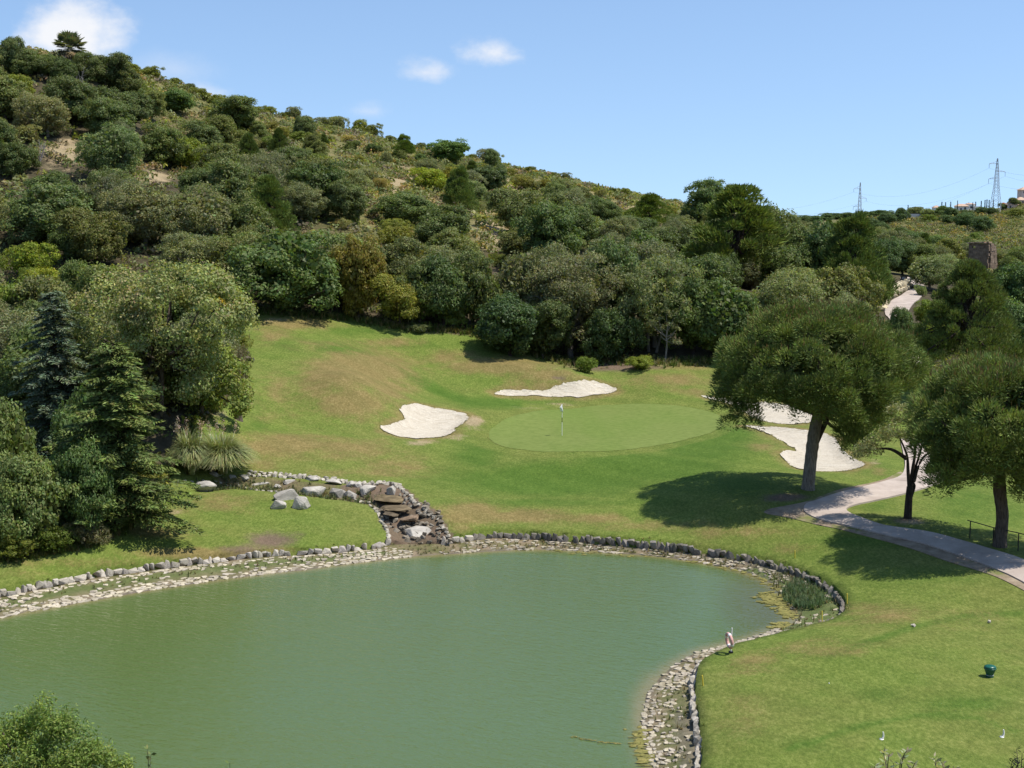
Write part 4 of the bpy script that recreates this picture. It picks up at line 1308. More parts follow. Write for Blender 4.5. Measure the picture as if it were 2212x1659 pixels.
#  kind, centre x, top y, base y, width (photo pixels), tint, label; base y is where the stem meets the ground
NAMED = [
 ('carob', 612, 478, 688, 245, (1.0, 1.12, 1.0), 'broad dark green tree standing where the lawn narrows at its top left corner'),
 ('carob', 772, 500, 700, 125, RUST, 'upright tree with rust-brown tinge over its upper crown'),
 ('oak', 862, 590, 712, 115, (1.45, 1.3, 0.7), 'small tree with bright yellow-green flank in front of the dark wood'),
 ('oak', 905, 560, 712, 130, (0.8, 0.9, 0.85), 'dark green tree close behind the small yellow-green one'),
 ('carob', 955, 545, 716, 140, (0.85, 0.95, 0.9), 'dark tree behind the two pale saplings'),
 ('oak', 1030, 540, 722, 130, (0.8, 0.88, 0.8), 'dark round tree right of the two pale saplings'),
 ('carob', 1102, 628, 776, 165, (0.62, 0.78, 0.85), 'low dark bluish tree casting shade on the lawn edge'),
 ('oak', 1172, 640, 778, 120, (0.68, 0.78, 0.75), 'dark thicket-like tree left of the cork-barked trunk'),
 ('carob', 1318, 650, 788, 120, (0.66, 0.78, 0.75), 'dark low tree right of the cork-barked trunk'),
 ('olive', 1150, 530, 745, 190, (0.80, 0.84, 0.78), 'tall grey tree standing left behind the cork-barked one'),
 ('olive', 1420, 545, 765, 210, (0.85, 0.95, 0.8), 'tall grey-green tree with several pale bare stems'),
 ('carob', 1330, 520, 745, 150, (0.9, 1.0, 0.95), 'coarse-leaved dark tree between the two grey ones'),
 ('carob', 1565, 600, 792, 190, (0.9, 1.0, 0.85), 'dense green tree just left of the big umbrella pine'),
 ('carob', 1500, 590, 775, 150, (0.9, 1.0, 0.8), 'green tree left of the dense one beside the umbrella pine'),
 ('olive', 1700, 585, 760, 210, (1.0, 1.08, 0.9), 'pale grey-green tree rising behind the umbrella pine crown'),
 ('olive', 1835, 630, 770, 130, (1.15, 1.22, 1.2), 'silvery shrubby tree beside the far stretch of path'),
 ('pine', 1600, 410, 640, 280, (1.15, 1.15, 0.9), 'large feathery pine, highest of the trees behind the green'),
 ('oak', 1530, 380, 500, 112, (0.75, 0.95, 0.85), 'dark rounded tree peeping over the big feathery pine'),
 ('carob', 1790, 460, 660, 140, (0.8, 0.95, 0.9), 'tall dark tree between the two feathery pines'),
 ('pine', 1850, 465, 680, 190, (0.95, 1.0, 0.85), 'feathery pine left of the far path'),
 ('carob', 1900, 560, 672, 70, (1.05, 1.2, 0.85), 'small bright broad-leaved tree next to the far path'),
 ('oak', 1660, 430, 620, 150, (0.9, 0.95, 0.8), 'green tree right behind the large feathery pine'),
 ('oak', 1730, 470, 640, 120, (0.85, 0.95, 0.85), 'dark tree left of the tall dark one by the pines'),
 ('carob', 2170, 640, 790, 150, (0.8, 1.0, 0.85), 'dark leafy tree right of the ruined tower foot'),
 ('carob', 2205, 560, 720, 130, (0.8, 1.0, 0.85), 'dark leafy tree by the right edge below the far hill'),
 ('olive', 2015, 548, 630, 120, (1.0, 1.15, 1.0), 'grey-green tree left of the ruined tower'),
 ('oak', 1990, 520, 600, 90, (0.9, 1.0, 0.75), 'low green tree left behind the ruined tower'),
 ('oak', 2185, 552, 630, 74, (0.85, 0.95, 0.7), 'green tree close right of the ruined tower'),
 ('oak', 2050, 508, 585, 90, (1.1, 1.05, 0.7), 'olive-green tree just behind the ruined tower'),
 ('carob', 1955, 515, 596, 90, (0.75, 0.9, 0.85), 'dark tree where the far path ends'),
 ('carob', 1905, 505, 600, 80, (0.75, 0.92, 0.9), 'dark tree above the far feathery pine'),
 # hillside
 ('carob', 372, 190, 246, 90, (0.95, 1.15, 0.9), 'dark green dome-shaped tree on the skyline right of the hilltop clump'),
 ('oak', 660, 246, 306, 52, (0.9, 1.0, 1.0), 'lone upright tree standing on the skyline of the ridge'),
 ('carob', 970, 299, 356, 94, (1.05, 1.3, 0.9), 'round dark green tree at the crest of the ridge'),
 ('oak', 1062, 316, 368, 38, (0.9, 1.05, 1.05), 'small upright tree at the end of the crest'),
 ('pine', 872, 292, 348, 60, (1.25, 1.35, 0.95), 'small fresh green conical tree on the ridge'),
 ('carob', 1062, 352, 420, 84, (0.85, 0.9, 0.95), 'dark tree under the round one of the crest'),
 ('bush', 932, 362, 414, 88, (1.25, 1.35, 0.8), 'bright yellow-green dome-shaped bush on the ridge slope'),
 ('olive', 1004, 363, 424, 78, (0.9, 0.95, 1.0), 'grey round tree beside the bright yellow-green dome'),
 ('oak', 490, 208, 284, 112, (0.9, 1.0, 0.85), 'wide tree on the skyline with dead twigs above it'),
 ('olive', 232, 272, 402, 152, (0.75, 0.95, 0.75), 'big round green tree right of the bare earth patch'),
 ('olive', 95, 205, 302, 125, (1.05, 1.02, 0.95), 'pale olive-green tree above the bare earth patch'),
 ('carob', 150, 165, 275, 112, (1.0, 0.98, 0.95), 'tall dark tree in the middle of the hilltop clump'),
 ('carob', 212, 180, 280, 112, (0.95, 0.95, 0.9), 'dark tree with deep gaps right of the middle of the hilltop clump'),
 ('carob', 270, 192, 282, 100, (0.95, 0.95, 0.95), 'last dark tree at the right end of the hilltop clump'),
 ('oak', 222, 112, 190, 84, (0.75, 0.82, 0.8), 'tree right of the hilltop palm'),
 ('oak', 262, 140, 215, 90, (0.78, 0.82, 0.75), 'leaning tree on the falling skyline right of the palm'),
 ('oak', 62, 112, 172, 74, (0.85, 0.95, 0.9), 'rounded tree on the hilltop left of the palm'),
 ('oak', 100, 122, 176, 66, (0.9, 1.0, 0.85), 'smaller tree on the hilltop just left of the palm foot'),
 ('carob', 138, 128, 190, 72, (0.9, 0.95, 0.9), 'dark tree directly below the hilltop palm'),
 ('oak', 186, 112, 182, 62, (0.85, 0.9, 0.85), 'tree hugging the right side of the hilltop palm'),
 ('bush', 290, 172, 232, 60, (0.8, 0.9, 0.8), 'bush on the falling skyline below the leaning tree'),
 ('oak', 322, 195, 262, 60, (1.2, 1.2, 0.95), 'pale tree between the hilltop clump and the dome tree'),
 ('bush', 30, 165, 225, 90, (0.95, 1.0, 0.8), 'yellowish bush at the left edge below the skyline trees'),
 ('oak', 20, 78, 170, 62, (0.8, 0.9, 0.95), 'upright tree at the left end of the skyline'),
 ('oak', 345, 268, 362, 112, (0.85, 0.95, 0.8), 'green tree right of the big round one on the hill'),
 ('bush', 392, 290, 372, 100, (0.95, 1.05, 0.8), 'yellowish bush above the second bare patch'),
 ('oak', 438, 262, 352, 98, (0.85, 0.95, 0.9), 'green tree above right of the second bare patch'),
 ('olive', 300, 395, 545, 200, (0.95, 0.95, 0.9), 'broad grey tree in the middle of the left hillside'),
 ('olive', 420, 400, 560, 190, (0.95, 0.98, 0.9), 'broad grey tree right of the middle of the left hillside'),
 ('carob', 100, 390, 540, 210, (1.1, 1.15, 1.15), 'massive dark green tree low on the left hillside'),
 ('oak', 240, 360, 480, 120, (0.85, 0.92, 0.9), 'dark tree wedged between massive and broad trees'),
 ('olive', 645, 396, 486, 132, (0.85, 0.9, 0.85), 'round grey tree halfway up the middle slope'),
 ('bush', 722, 372, 420, 82, (1.0, 1.1, 0.8), 'yellow-green bush halfway up the middle slope'),
 ('oak', 872, 415, 492, 150, (0.85, 1.0, 0.95), 'wide green tree below the straw-coloured scrub'),
 ('oak', 962, 440, 545, 142, (0.8, 0.92, 0.85), 'green tree left of the dry gully'),
 ('oak', 1130, 405, 515, 124, (0.85, 0.9, 0.85), 'grey-green tree with a visible stem right of the dry gully'),
 ('oak', 1200, 410, 492, 92, (0.88, 0.95, 0.88), 'second tree right of the dry gully'),
 ('carob', 1265, 428, 474, 62, (0.8, 0.85, 0.85), 'small dark tree below the ridge end'),
 ('oak', 1312, 430, 482, 68, (0.85, 1.0, 0.95), 'small green tree below the ridge end'),
 ('oak', 1255, 460, 530, 152, (0.95, 1.1, 0.9), 'wide fresh green tree lower on the right slope'),
 ('pine', 1405, 420, 500, 120, (1.1, 1.15, 0.8), 'feathery young pine left of the dark rounded tree'),
]
rp = random.Random(17)
taken = []
def stand(qx, qyb):
    return hit(qx, qyb, 66)
for kd, qx, y0, y1, w, tn, lab in NAMED:
    g = stand(qx, y1)
    s = g[1] / PX
    hgt = (y1 - y0) * s * 1.02
    nm = {'bush': 'bush', 'pine': 'pine_tree', 'oak': 'oak_tree', 'olive': 'olive_tree', 'carob': 'broadleaf_tree'}[kd]
    wd = w * s
    g[1] += wd * 0.22
    g[2] = float(H(g[0], g[1])) - 0.1
    place(kd, g, wd * 1.06, hgt, tn, name=nm, label=lab, cat='bush' if kd == 'bush' else 'tree', rng=rp)
    taken.append((g[0], g[1], wd * 0.5))

# the rest of the wood: further trees and bushes between those
BARE = [(140, 322, 60, 36), (330, 383, 50, 15), (870, 392, 36, 36), (1065, 480, 32, 62), (1090, 400, 26, 16), (368, 262, 28, 12), (930, 430, 40, 20), (800, 425, 20, 16), (1380, 440, 70, 22)]
OFF_PATH = [(1912, 680), (1925, 640), (1940, 612), (1930, 592), (2000, 592), (2010, 640), (1985, 680), (1998, 740), (2005, 800), (1960, 800), (1920, 720)]
cand = []
nt = nb = 0
tries = 0
tgrid = np.array(taken)
EDGEA = np.array(EDGE, float)
KIND_LABEL = {
 'oak': ('oak_tree', 'tree', 'rounded grey-green tree in the dense wood of the hillside', 'grey-green trees of the hillside wood'),
 'olive': ('olive_tree', 'tree', 'silvery fine-leaved tree in the dense wood of the hillside', 'silvery trees of the hillside wood'),
 'carob': ('broadleaf_tree', 'tree', 'dark dense tree in the wood of the hillside', 'dark trees of the hillside wood'),
 'pine': ('pine_tree', 'tree', 'feathery pine among the broad trees of the hillside', 'feathery pines of the hillside wood'),
 'bush': ('bush', 'bush', 'yellow-green rounded bush on the hillside', 'yellow-green bushes of the hillside'),
 'scrub': ('scrub_bush', 'bush', 'half-dry straw-tinged bush on the upper hillside', 'half-dry bushes of the hillside'),
}
LAND = [(612, 585, 'the broad tree at the lawn top'), (772, 590, 'the rust-tinged tree'), (862, 650, 'the small yellow-green flanked tree'), (1098, 690, 'the low dark bluish tree'), (1420, 640, 'the many-stemmed grey tree'), (1600, 500, 'the highest feathery pine'), (1530, 420, 'the dark tree over the highest pine'), (1850, 540, 'the pine by the far path'),
 (372, 215, 'the dome tree on the skyline'), (660, 275, 'the lone upright skyline tree'), (970, 325, 'the round crest tree'), (932, 385, 'the bright yellow-green dome'), (1004, 390, 'the round grey ridge tree'), (490, 245, 'the wide skyline tree'), (232, 330, 'the big round tree by the bare patch'), (95, 250, 'the pale tree above the bare patch'), (180, 220, 'the hilltop clump'),
 (300, 465, 'the broad grey hillside tree'), (100, 460, 'the massive dark tree'), (645, 440, 'the round mid-slope tree'), (872, 450, 'the wide tree below the straw scrub'), (1130, 460, 'the tree beside the dry gully'), (1255, 495, 'the wide fresh green tree'), (345, 690, 'the cream-flowered evergreen'), (128, 700, 'the blue-grey cedar'), (250, 900, 'the tall dark cedar'), (2112, 560, 'the ruined tower'), (150, 98, 'the hilltop palm'), (1232, 640, 'the cork-barked tree'), (1950, 602, 'the far notice board'), (2085, 690, 'the big pine by the right edge'), (1065, 480, 'the dry gully'), (330, 383, 'the second bare patch'), (140, 322, 'the bare earth patch'), (1062, 340, 'the small crest-end tree'), (872, 320, 'the conical ridge tree'), (1700, 650, 'the pale tree behind the umbrella pine'), (1790, 540, 'the tall dark tree between pines'), (436, 300, 'the trees above the second bare patch')]
used_labels = {}
WHAT = {'oak': 'grey-green tree', 'olive': 'silvery tree', 'carob': 'dark dense tree', 'pine': 'feathery pine', 'bush': 'yellow-green bush', 'scrub': 'half-dry bush'}
def describe(kd, X, Y, zc, wd, fallback):
    a, b = project(np.array([[X, Y, zc]])); a, b = float(a[0]), float(b[0])
    small, big = (5.4, 6.9) if kd not in ('bush', 'scrub') else (2.6, 3.5)
    size = 'small' if wd < small else ('large' if wd > big else 'middling')
    near = sorted(LAND, key=lambda l: math.hypot(l[0] - a, (l[1] - b) * 1.3))[:4]
    opts = []
    for lx, ly, nk in near[:3]:
        dx, dy = a - lx, b - ly
        h = 'right of' if dx > 0 else 'left of'
        v = 'below' if dy > 0 else 'above'
        one = h if abs(dx) > abs(dy) * 1.3 else v
        d = math.hypot(dx, dy)
        far_ = 'close ' if d < 60 else ('well ' if d > 170 else '')
        opts.append(f'{size} {WHAT[kd]} {far_}{one} {nk}')
        if abs(dx) > 15 and abs(dy) > 15: opts.append(f'{size} {WHAT[kd]} {far_}{v} and {h} {nk}')
    opts.append(f'{size} {WHAT[kd]} between {near[0][2][4:] if False else near[0][2]} and {near[1][2]}')
    opts.append(f'{size} {WHAT[kd]} between {near[0][2]} and {near[2][2]}')
    for i_, j_ in ((1, 2), (0, 3), (1, 3)): opts.append(f'{size} {WHAT[kd]} between {near[i_][2]} and {near[j_][2]}')
    opts = [o for o in opts if len(o.split()) <= 16]
    for o in opts:
        if o not in used_labels:
            used_labels[o] = 1
            return o
    return opts[0]
while tries < 22000 and (nt < 296 or nb < 292):
    tries += 1
    Y = 74 + (rp.random() ** 0.62) * 215
    q = rp.uniform(-120, 2330)
    X = (q - 1106) / F_PX * Y
    z = float(H(X, Y))
    px_, py_ = project(np.array([[X, Y, z]]))
    px_, py_ = float(px_[0]), float(py_[0])
    if not inside(EDGEA, np.array([px_]), np.array([py_]))[0]: continue
    if Y < 130 and nearest_on(EDGEA, np.array([px_]), np.array([py_]))[0][0] < 16: continue
    if inside(np.array(OFF_PATH, float), np.array([px_]), np.array([py_]))[0]: continue
    if px_ > 1880 and Y < 118: continue
    if 1890 < px_ < 2030 and Y < 200: continue
    if any(((px_ - b[0]) / b[2]) ** 2 + ((py_ - b[1]) / b[3]) ** 2 < 1 for b in BARE): continue
    # upper right of the ridge is open scrub, lower and left is closed wood
    open_ = np.clip((px_ - 560) / 420, 0, 1) * np.clip((560 - py_) / 140, 0, 1) * (px_ < 1500)
    tree = rp.random() > 0.2 + 0.5 * open_
    if px_ > 1900 and Y > 150: tree = rp.random() < 0.6
    if tree:
        if nt >= 296: continue
        kd = rp.choices(['oak', 'olive', 'carob', 'pine'], [0.40, 0.30, 0.24, 0.06])[0]
        wd = rp.uniform(4.6, 8.0) * (0.72 if open_ > 0.3 else 1)
        hgt = wd * rp.uniform(0.78, 1.05) * (1.35 if kd == 'pine' else 1)
    else:
        if nb >= 292: continue
        kd = rp.choices(['bush', 'scrub'], [0.62, 0.38])[0]
        wd = rp.uniform(1.8, 4.4)
        hgt = wd * rp.uniform(0.55, 0.8)
    rr = wd * 0.5
    dd = np.hypot(tgrid[:, 0] - X, tgrid[:, 1] - Y)
    if (dd < (tgrid[:, 2] + rr) * (0.52 if tree else 0.6)).any(): continue
    # do not let a filler stick up above the skyline of the photograph
    tz = z + hgt
    _, qt = project(np.array([[X, Y, tz]]))
    sky = np.interp(px_, [-100, 0, 40, 70, 180, 215, 250, 290, 330, 360, 415, 440, 500, 530, 560, 640, 760, 860, 950, 1080, 1200, 1300, 1420, 1480, 1560, 1700, 1800, 1900, 2000, 2212], [80, 82, 95, 116, 112, 114, 124, 165, 195, 192, 222, 228, 210, 240, 254, 268, 290, 318, 335, 350, 375, 400, 428, 440, 420, 460, 470, 480, 500, 520])
    if float(qt[0]) < sky:
        hgt *= 0.62; wd *= 0.62; rr *= 0.62
        _, qt = project(np.array([[X, Y, z + hgt]]))
        if float(qt[0]) < sky - 3: continue
    # keep the sight lines to the ruined tower and the far path open
    w_px, qt2 = wd * 0.5 / Y * F_PX, float(project(np.array([[X, Y, z + hgt]]))[1][0])
    if Y < 240 and px_ + w_px > 2078 and px_ - w_px < 2156 and qt2 < 592: continue
    if Y < 215 and px_ + w_px > 1912 and px_ - w_px < 2000 and qt2 < 672: continue
    if any(abs(px_ - b[0]) < b[2] * 0.75 + w_px * 0.55 and py_ > b[1] and qt2 < b[1] + b[3] * 0.35 for b in BARE): continue
    nm, cat, lab, grp = KIND_LABEL[kd]
    b = rp.uniform(0.78, 1.15)
    tn = {'oak': (b, b * rp.uniform(0.95, 1.1), b * rp.uniform(0.75, 1.1)), 'olive': (b * 0.95, b, b * rp.uniform(0.85, 1.1)), 'carob': (b, b * rp.uniform(1.0, 1.15), b * 0.95), 'pine': (b, b * 1.05, b * 0.9),
          'bush': (b * rp.uniform(0.75, 1.2), b, b * rp.uniform(0.8, 1.2)), 'scrub': rp.choice([(b * 1.6, b * 1.25, b * 0.8), (b * 1.2, b * 1.1, b * 0.7), (b, b, b * 0.9), (b * 1.9, b * 1.5, b * 1.1)])}[kd]
    if not tree and open_ < 0.25 and kd == 'scrub': tn = (b * 1.1, b * 1.05, b * 0.8)
    lab = describe(kd, X, Y, z + hgt * 0.6, wd, lab)
    o = place(kd, (X, Y, z - 0.15), wd, hgt, tn, name=nm, label=lab, cat=cat, group=grp, rng=rp)
    taken.append((X, Y, rr)); tgrid = np.vstack([tgrid, [[X, Y, rr]]])
    if tree: nt += 1
    else: nb += 1
print('filled', nt, nb, tries)

# low scrub, straw and heather between the bushes of the open hillside: nobody could count it
def ground_scrub(name, label, n, region, cols, size, seed, per=44):
    rng = np.random.RandomState(seed)
    mb = MB()
    X, Y = region(rng, n)
    Z = H(X, Y)
    qx, qy = project(np.stack([X, Y, Z], 1))
    ok = (qx > -80) & (qx < 2300)
    ok &= ~inside(np.array(OFF_PATH, float), qx, qy)
    ok &= inside(EDGEA, qx, qy)
    X, Y, Z = X[ok], Y[ok], Z[ok]
    for x, y, z in zip(X, Y, Z):
        s = rng.uniform(*size)
        k = per
        d = rdir(rng, k); d[:, 2] = np.abs(d[:, 2])
        k = per
        P = np.array([x, y, z - 0.05]) + d * s * np.array([1, 1, 0.75]) * rng.uniform(0.6, 1, (k, 1))
        base = cols[rng.randint(len(cols))]
        leaf_cards(mb, P, d + rng.randn(k, 3) * 0.5, s * 0.36, 0.6, vary(rng, base, k, 0.16), rng)
    return tag(mb.build(name, M['leaf']), label, kind='stuff')
def reg_hill(rng, n):
    Y = 132 + rng.rand(n) ** 0.75 * 190
    X = (rng.uniform(-60, 1560, n) - 1106) / F_PX * Y
    return X, Y
def reg_far(rng, n):
    Y = 230 + rng.rand(n) * 420
    X = (rng.uniform(1860, 2280, n) - 1106) / F_PX * Y
    return X, Y
ground_scrub('hillside_undergrowth', 'low half-dry undergrowth between the bushes of the hillside', 7000, reg_hill, [OAK, OAK, BROOM, STRAW, (0.16, 0.13, 0.09), OLIVE, OAK, OAK, DARK, OAK, (0.11, 0.125, 0.03), LENT], (0.5, 1.6), 71, 40)
ground_scrub('far_hill_undergrowth', 'low yellowish undergrowth covering the far right-hand hill', 5200, reg_far, [OAK, BROOM, OAK, (0.14, 0.14, 0.045), (0.12, 0.10, 0.07), OAK, DARK, (0.12, 0.13, 0.035)], (0.7, 2.3), 72, 26)

def reg_wood(rng, n):
    Y = 72 + rng.rand(n) * 70
    X = (rng.uniform(-60, 2280, n) - 1106) / F_PX * Y
    return X, Y
ground_scrub('wood_undergrowth', 'shaded low undergrowth on the floor of the wood', 3600, reg_wood, [OAK, DARK, DARK, OAK, LENT, (0.10, 0.085, 0.05)], (0.4, 1.1), 73, 26)

def ridge(qx):
    """the ground point that makes the skyline in this direction"""
    Y = np.geomspace(170, 1200, 500); X = (qx - 1106) / F_PX * Y
    i = int(np.argmax((H(X, Y) - CAM_Z) / Y))
    return np.array([X[i], Y[i], float(H(X[i], Y[i]))])
qx = 275.0
while qx < 1465:
    g = ridge(qx); g[1] -= rp.uniform(0, 5); g[2] = float(H(g[0], g[1]))
    k_ = g[1] / 230 * (0.6 if qx > 1080 else 0.85)
    if g[1] < 420:
        kd = rp.choices(['bush', 'scrub', 'oak'], [0.45, 0.25, 0.30])[0]
        wd = rp.uniform(2.4, 4.8) * k_; hgt = wd * rp.uniform(0.45, 0.8)
        nm, cat, lab, grp = KIND_LABEL[kd]
        b = rp.uniform(0.75, 1.05)
        lab = describe(kd, g[0], g[1], g[2] + hgt * 0.5, wd, lab)
        place(kd, g - np.array([0, 0, 0.25]), wd, hgt, (b, b * 1.02, b * 0.9), name=nm, label=lab, cat=cat, group=grp, rng=rp)
    qx += rp.uniform(16, 44)
# ------------------------------------------------------------------ the trees that show their own character
def lean_trunk(mb, P, rads, n=10, seed=0, knob=0.06):
    r = np.random.RandomState(seed)
    p = spline(np.asarray(P, float), 5)
    rr = np.interp(np.linspace(0, 1, len(p)), np.linspace(0, 1, len(rads)), rads)
    rr = rr * (1 + r.uniform(-knob, knob, len(rr)))
    tube(mb, p, rr, n)
    return p

def umbrella_pine(base, rad, top, under, lab, seed, trunk_pts, r0, droop=(), squash=1.0, n_pad=165, shift=(0, 0)):
    r = np.random.RandomState(seed)
    e = empty('umbrella_pine', base)
    mb = MB(); cs = []
    cz = under + (top - under) * 0.30
    while len(cs) < n_pad:
        a = r.rand() * 6.283; hx = math.sqrt(r.rand()) if r.rand() < 0.72 else r.uniform(0.86, 1.0)
        wob = 1 + 0.09 * math.sin(3 * a + seed) + 0.06 * math.sin(7 * a + 2 * seed)
        # a flattened dome: full shoulders, broad gently rounded top, shallow rounded rim
        dome = (1 - hx ** 2.7) ** 0.6
        k = r.uniform(0.86, 1.0)
        zz = cz + (top - cz - 0.5) * dome * k + 0.22 * math.sin(5 * a + 4 * hx + seed)
        if hx > 0.72 and r.rand() < 0.55: zz = cz - r.uniform(0.0, 1.0) * (cz - under) * (1.15 - hx) / 0.4
        c = np.array([math.cos(a) * hx * rad * wob * 0.94 + shift[0], math.sin(a) * hx * rad * squash * wob * 0.94 + shift[1], zz])
        cs.append(c)
    for dx, dy, dz in droop:
        for _ in range(6): cs.append(np.array([dx, dy, dz]) + r.randn(3) * np.array([0.35, 0.4, 0.45]))
    for c in cs:
        rr = r.uniform(0.62, 0.98)
        topf = np.clip((c[2] - cz) / (top - cz), 0, 1)
        o = np.array([c[0], c[1], 0]) / (rad + 0.1) * 0.5
        pine_cards(mb, r, c, rr, int(760 * rr * rr), 0.22, np.array(PINE) * r.uniform(0.9, 1.55), 0.35, 0.10, brown=0.07 * topf, outw=o)
    cs = np.array(cs)
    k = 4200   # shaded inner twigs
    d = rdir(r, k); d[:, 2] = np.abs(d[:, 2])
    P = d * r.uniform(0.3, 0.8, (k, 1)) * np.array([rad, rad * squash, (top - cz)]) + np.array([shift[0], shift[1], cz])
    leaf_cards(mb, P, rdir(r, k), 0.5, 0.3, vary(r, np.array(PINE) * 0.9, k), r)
    mb.build('crown', M['needle'], e)
    tb = MB()
    tp = np.array(trunk_pts, float)
    lean_trunk(tb, tp, [r0 * 1.35, r0 * 1.05, r0 * 0.95, r0 * 1.0, r0 * 0.8], 11, seed)
    tb.build('trunk', M['bark_pale' if seed == 1 else 'bark'], e, True)
    lb = MB()
    fork = tp[-1]
    for i in r.choice(len(cs), 34, replace=False):
        c = cs[i]
        st = tp[-2] * 0.25 + fork * 0.75 if r.rand() < 0.7 else fork
        mid = st * 0.55 + c * 0.45 + np.array([0, 0, -0.10 * np.linalg.norm(c - st) + 0.3])
        q = spline([st, mid, c], 4)
        tube(lb, q, np.linspace(r0 * 0.36, 0.035, len(q)), 6, cap=False)
    lb.build('limb', M['bark'], e, True)
    return tag(e, lab, 'pine tree', 'umbrella pines by the cart path')

b = hit(1745, 1056); s = b[1] / F_PX
umbrella_pine(b, 5.55, 10.3, 4.9, 'big umbrella pine with broad dome crown beside the hook-shaped bunker', 1,
              [(0, 0, -0.4), (0.02, 0, 0.3), (0.12, 0, 1.6), (0.28, 0.1, 3.0), (0.55, 0.2, 4.6)], 0.36,
              droop=[(2.3, -0.6, 2.6), (2.0, -1.0, 3.4), (-3.6, -0.8, 4.4), (3.4, 0.2, 3.6), (-4.6, 0.3, 5.2), (-2.6, -3.0, 5.8), (-1.4, -3.8, 5.9), (-0.2, -4.2, 5.8), (1.0, -4.0, 5.6), (2.2, -3.2, 4.8), (-3.9, -1.8, 5.5), (0.4, -3.0, 5.2), (3.6, -1.8, 4.6), (-0.8, -2.4, 5.3)], shift=(0.35, 0.3), squash=0.88, n_pad=215)
tb = MB()
tube(tb, spline([(0.22, 0.05, 2.2), (0.62, 0.1, 3.1), (1.25, 0.2, 4.4), (2.0, 0.3, 5.6)], 4), np.linspace(0.2, 0.1, 13), 8)
fk = tb.build('limb', M['bark_dark'], [o for o in bpy.data.objects if o.name.startswith('umbrella_pine')][0], True)
b = hit(2160, 1180)
umbrella_pine(b, 4.7, 9.1, 4.4, 'umbrella pine at the right edge standing in front of the railing', 2,
              [(0, 0, -0.4), (0.0, 0, 0.3), (0.06, 0, 1.5), (-0.1, 0.05, 2.7), (-0.2, 0.1, 4.2)], 0.31,
              droop=[(-2.9, -0.5, 4.2), (-2.4, 0.3, 3.9), (-1.2, -0.4, 4.0), (1.0, -0.8, 3.5), (-3.7, 0.2, 5.0), (1.6, -0.6, 3.2), (-2.0, -2.8, 4.5), (-0.8, -3.4, 4.5), (0.6, -3.4, 4.4), (1.9, -2.8, 4.2), (-3.2, -1.6, 4.5), (3.2, -1.4, 4.2)], shift=(0.1, 0.2), n_pad=170)

# young olive by the path: several stems from one foot
b = hit(1960, 1120)
r = np.random.RandomState(33)
e = tag(empty('olive_tree', b), 'small olive tree with forked stem in the bend of the cart path', 'tree')
lob = [(-0.9, 0, 4.3), (-1.6, 0.1, 4.0), (-2.2, -0.1, 3.7), (-0.5, 0.3, 5.0), (0.1, 0, 5.6), (0.6, 0.2, 5.2), (-0.2, -0.4, 4.5), (0.9, 0, 4.4), (0.3, 0.5, 4.2), (-1.2, -0.4, 4.6), (0.2, -0.5, 5.0), (1.2, 0.1, 3.5), (-1.9, 0.3, 3.4), (-0.7, 0.2, 5.7), (1.0, 0.3, 5.0), (-2.5, 0.1, 3.3)]
mb, cs = crown(r, (1, 1, 1), 0, 0, 420, 0.66, 0.15, np.array(OLIVE) * 1.15, 0.9, 0.32, lob=np.array(lob), inner=False)
k = 220
leaf_cards(mb, np.array([1.5, 0, 2.7]) + r.randn(k, 3) * np.array([0.4, 0.25, 0.22]), rdir(r, k), 0.11, 0.35, vary(r, OLIVE, k), r)
mb.build('crown', M['leaf'], e)
tb = MB()
tube(tb, spline([(0, 0, -0.3), (0.02, 0, 0.1), (0.04, 0, 0.9), (0.08, 0, 1.7)], 4), np.linspace(0.24, 0.17, 13), 9)
for q in ([(0.06, 0, 1.5), (-0.05, 0.0, 2.5), (-0.15, 0, 3.4), (-0.6, 0, 4.4)], [(0.1, 0, 1.6), (0.2, 0.05, 2.6), (0.28, 0, 3.6), (0.2, 0, 5.0)], [(0.12, 0, 1.7), (0.3, 0, 2.1), (0.42, 0, 2.6), (0.75, 0, 3.3), (1.4, 0, 3.7)], [(0.14, 0.02, 1.2), (0.3, 0.05, 1.75), (0.2, 0.1, 2.1), (0.5, 0.1, 3.2), (0.8, 0.1, 4.4)], [(-0.15, 0, 3.2), (-1.0, 0, 3.7), (-1.9, 0, 3.7)]):
    q = spline(q, 4); tube(tb, q, np.linspace(0.12, 0.035, len(q)), 7)
tb.build('trunk', M['bark_dark'], e, True)

# broad Aleppo-type pine on the right, over the far path
b = hit(2085, 835)
r = np.random.RandomState(41)
mb, cs = aleppo(r, 9.4, 5.3, np.array(PINE) * 1.05, 230)
e = tag(empty('pine_tree', b), 'large feathery dark pine between the far path and the right edge', 'pine tree')
mb.build('crown', M['needle'], e)
trunk(r, cs, 7.2, 0.3, None, 0.4, 46).build('trunk', M['bark_dark'], e, True)

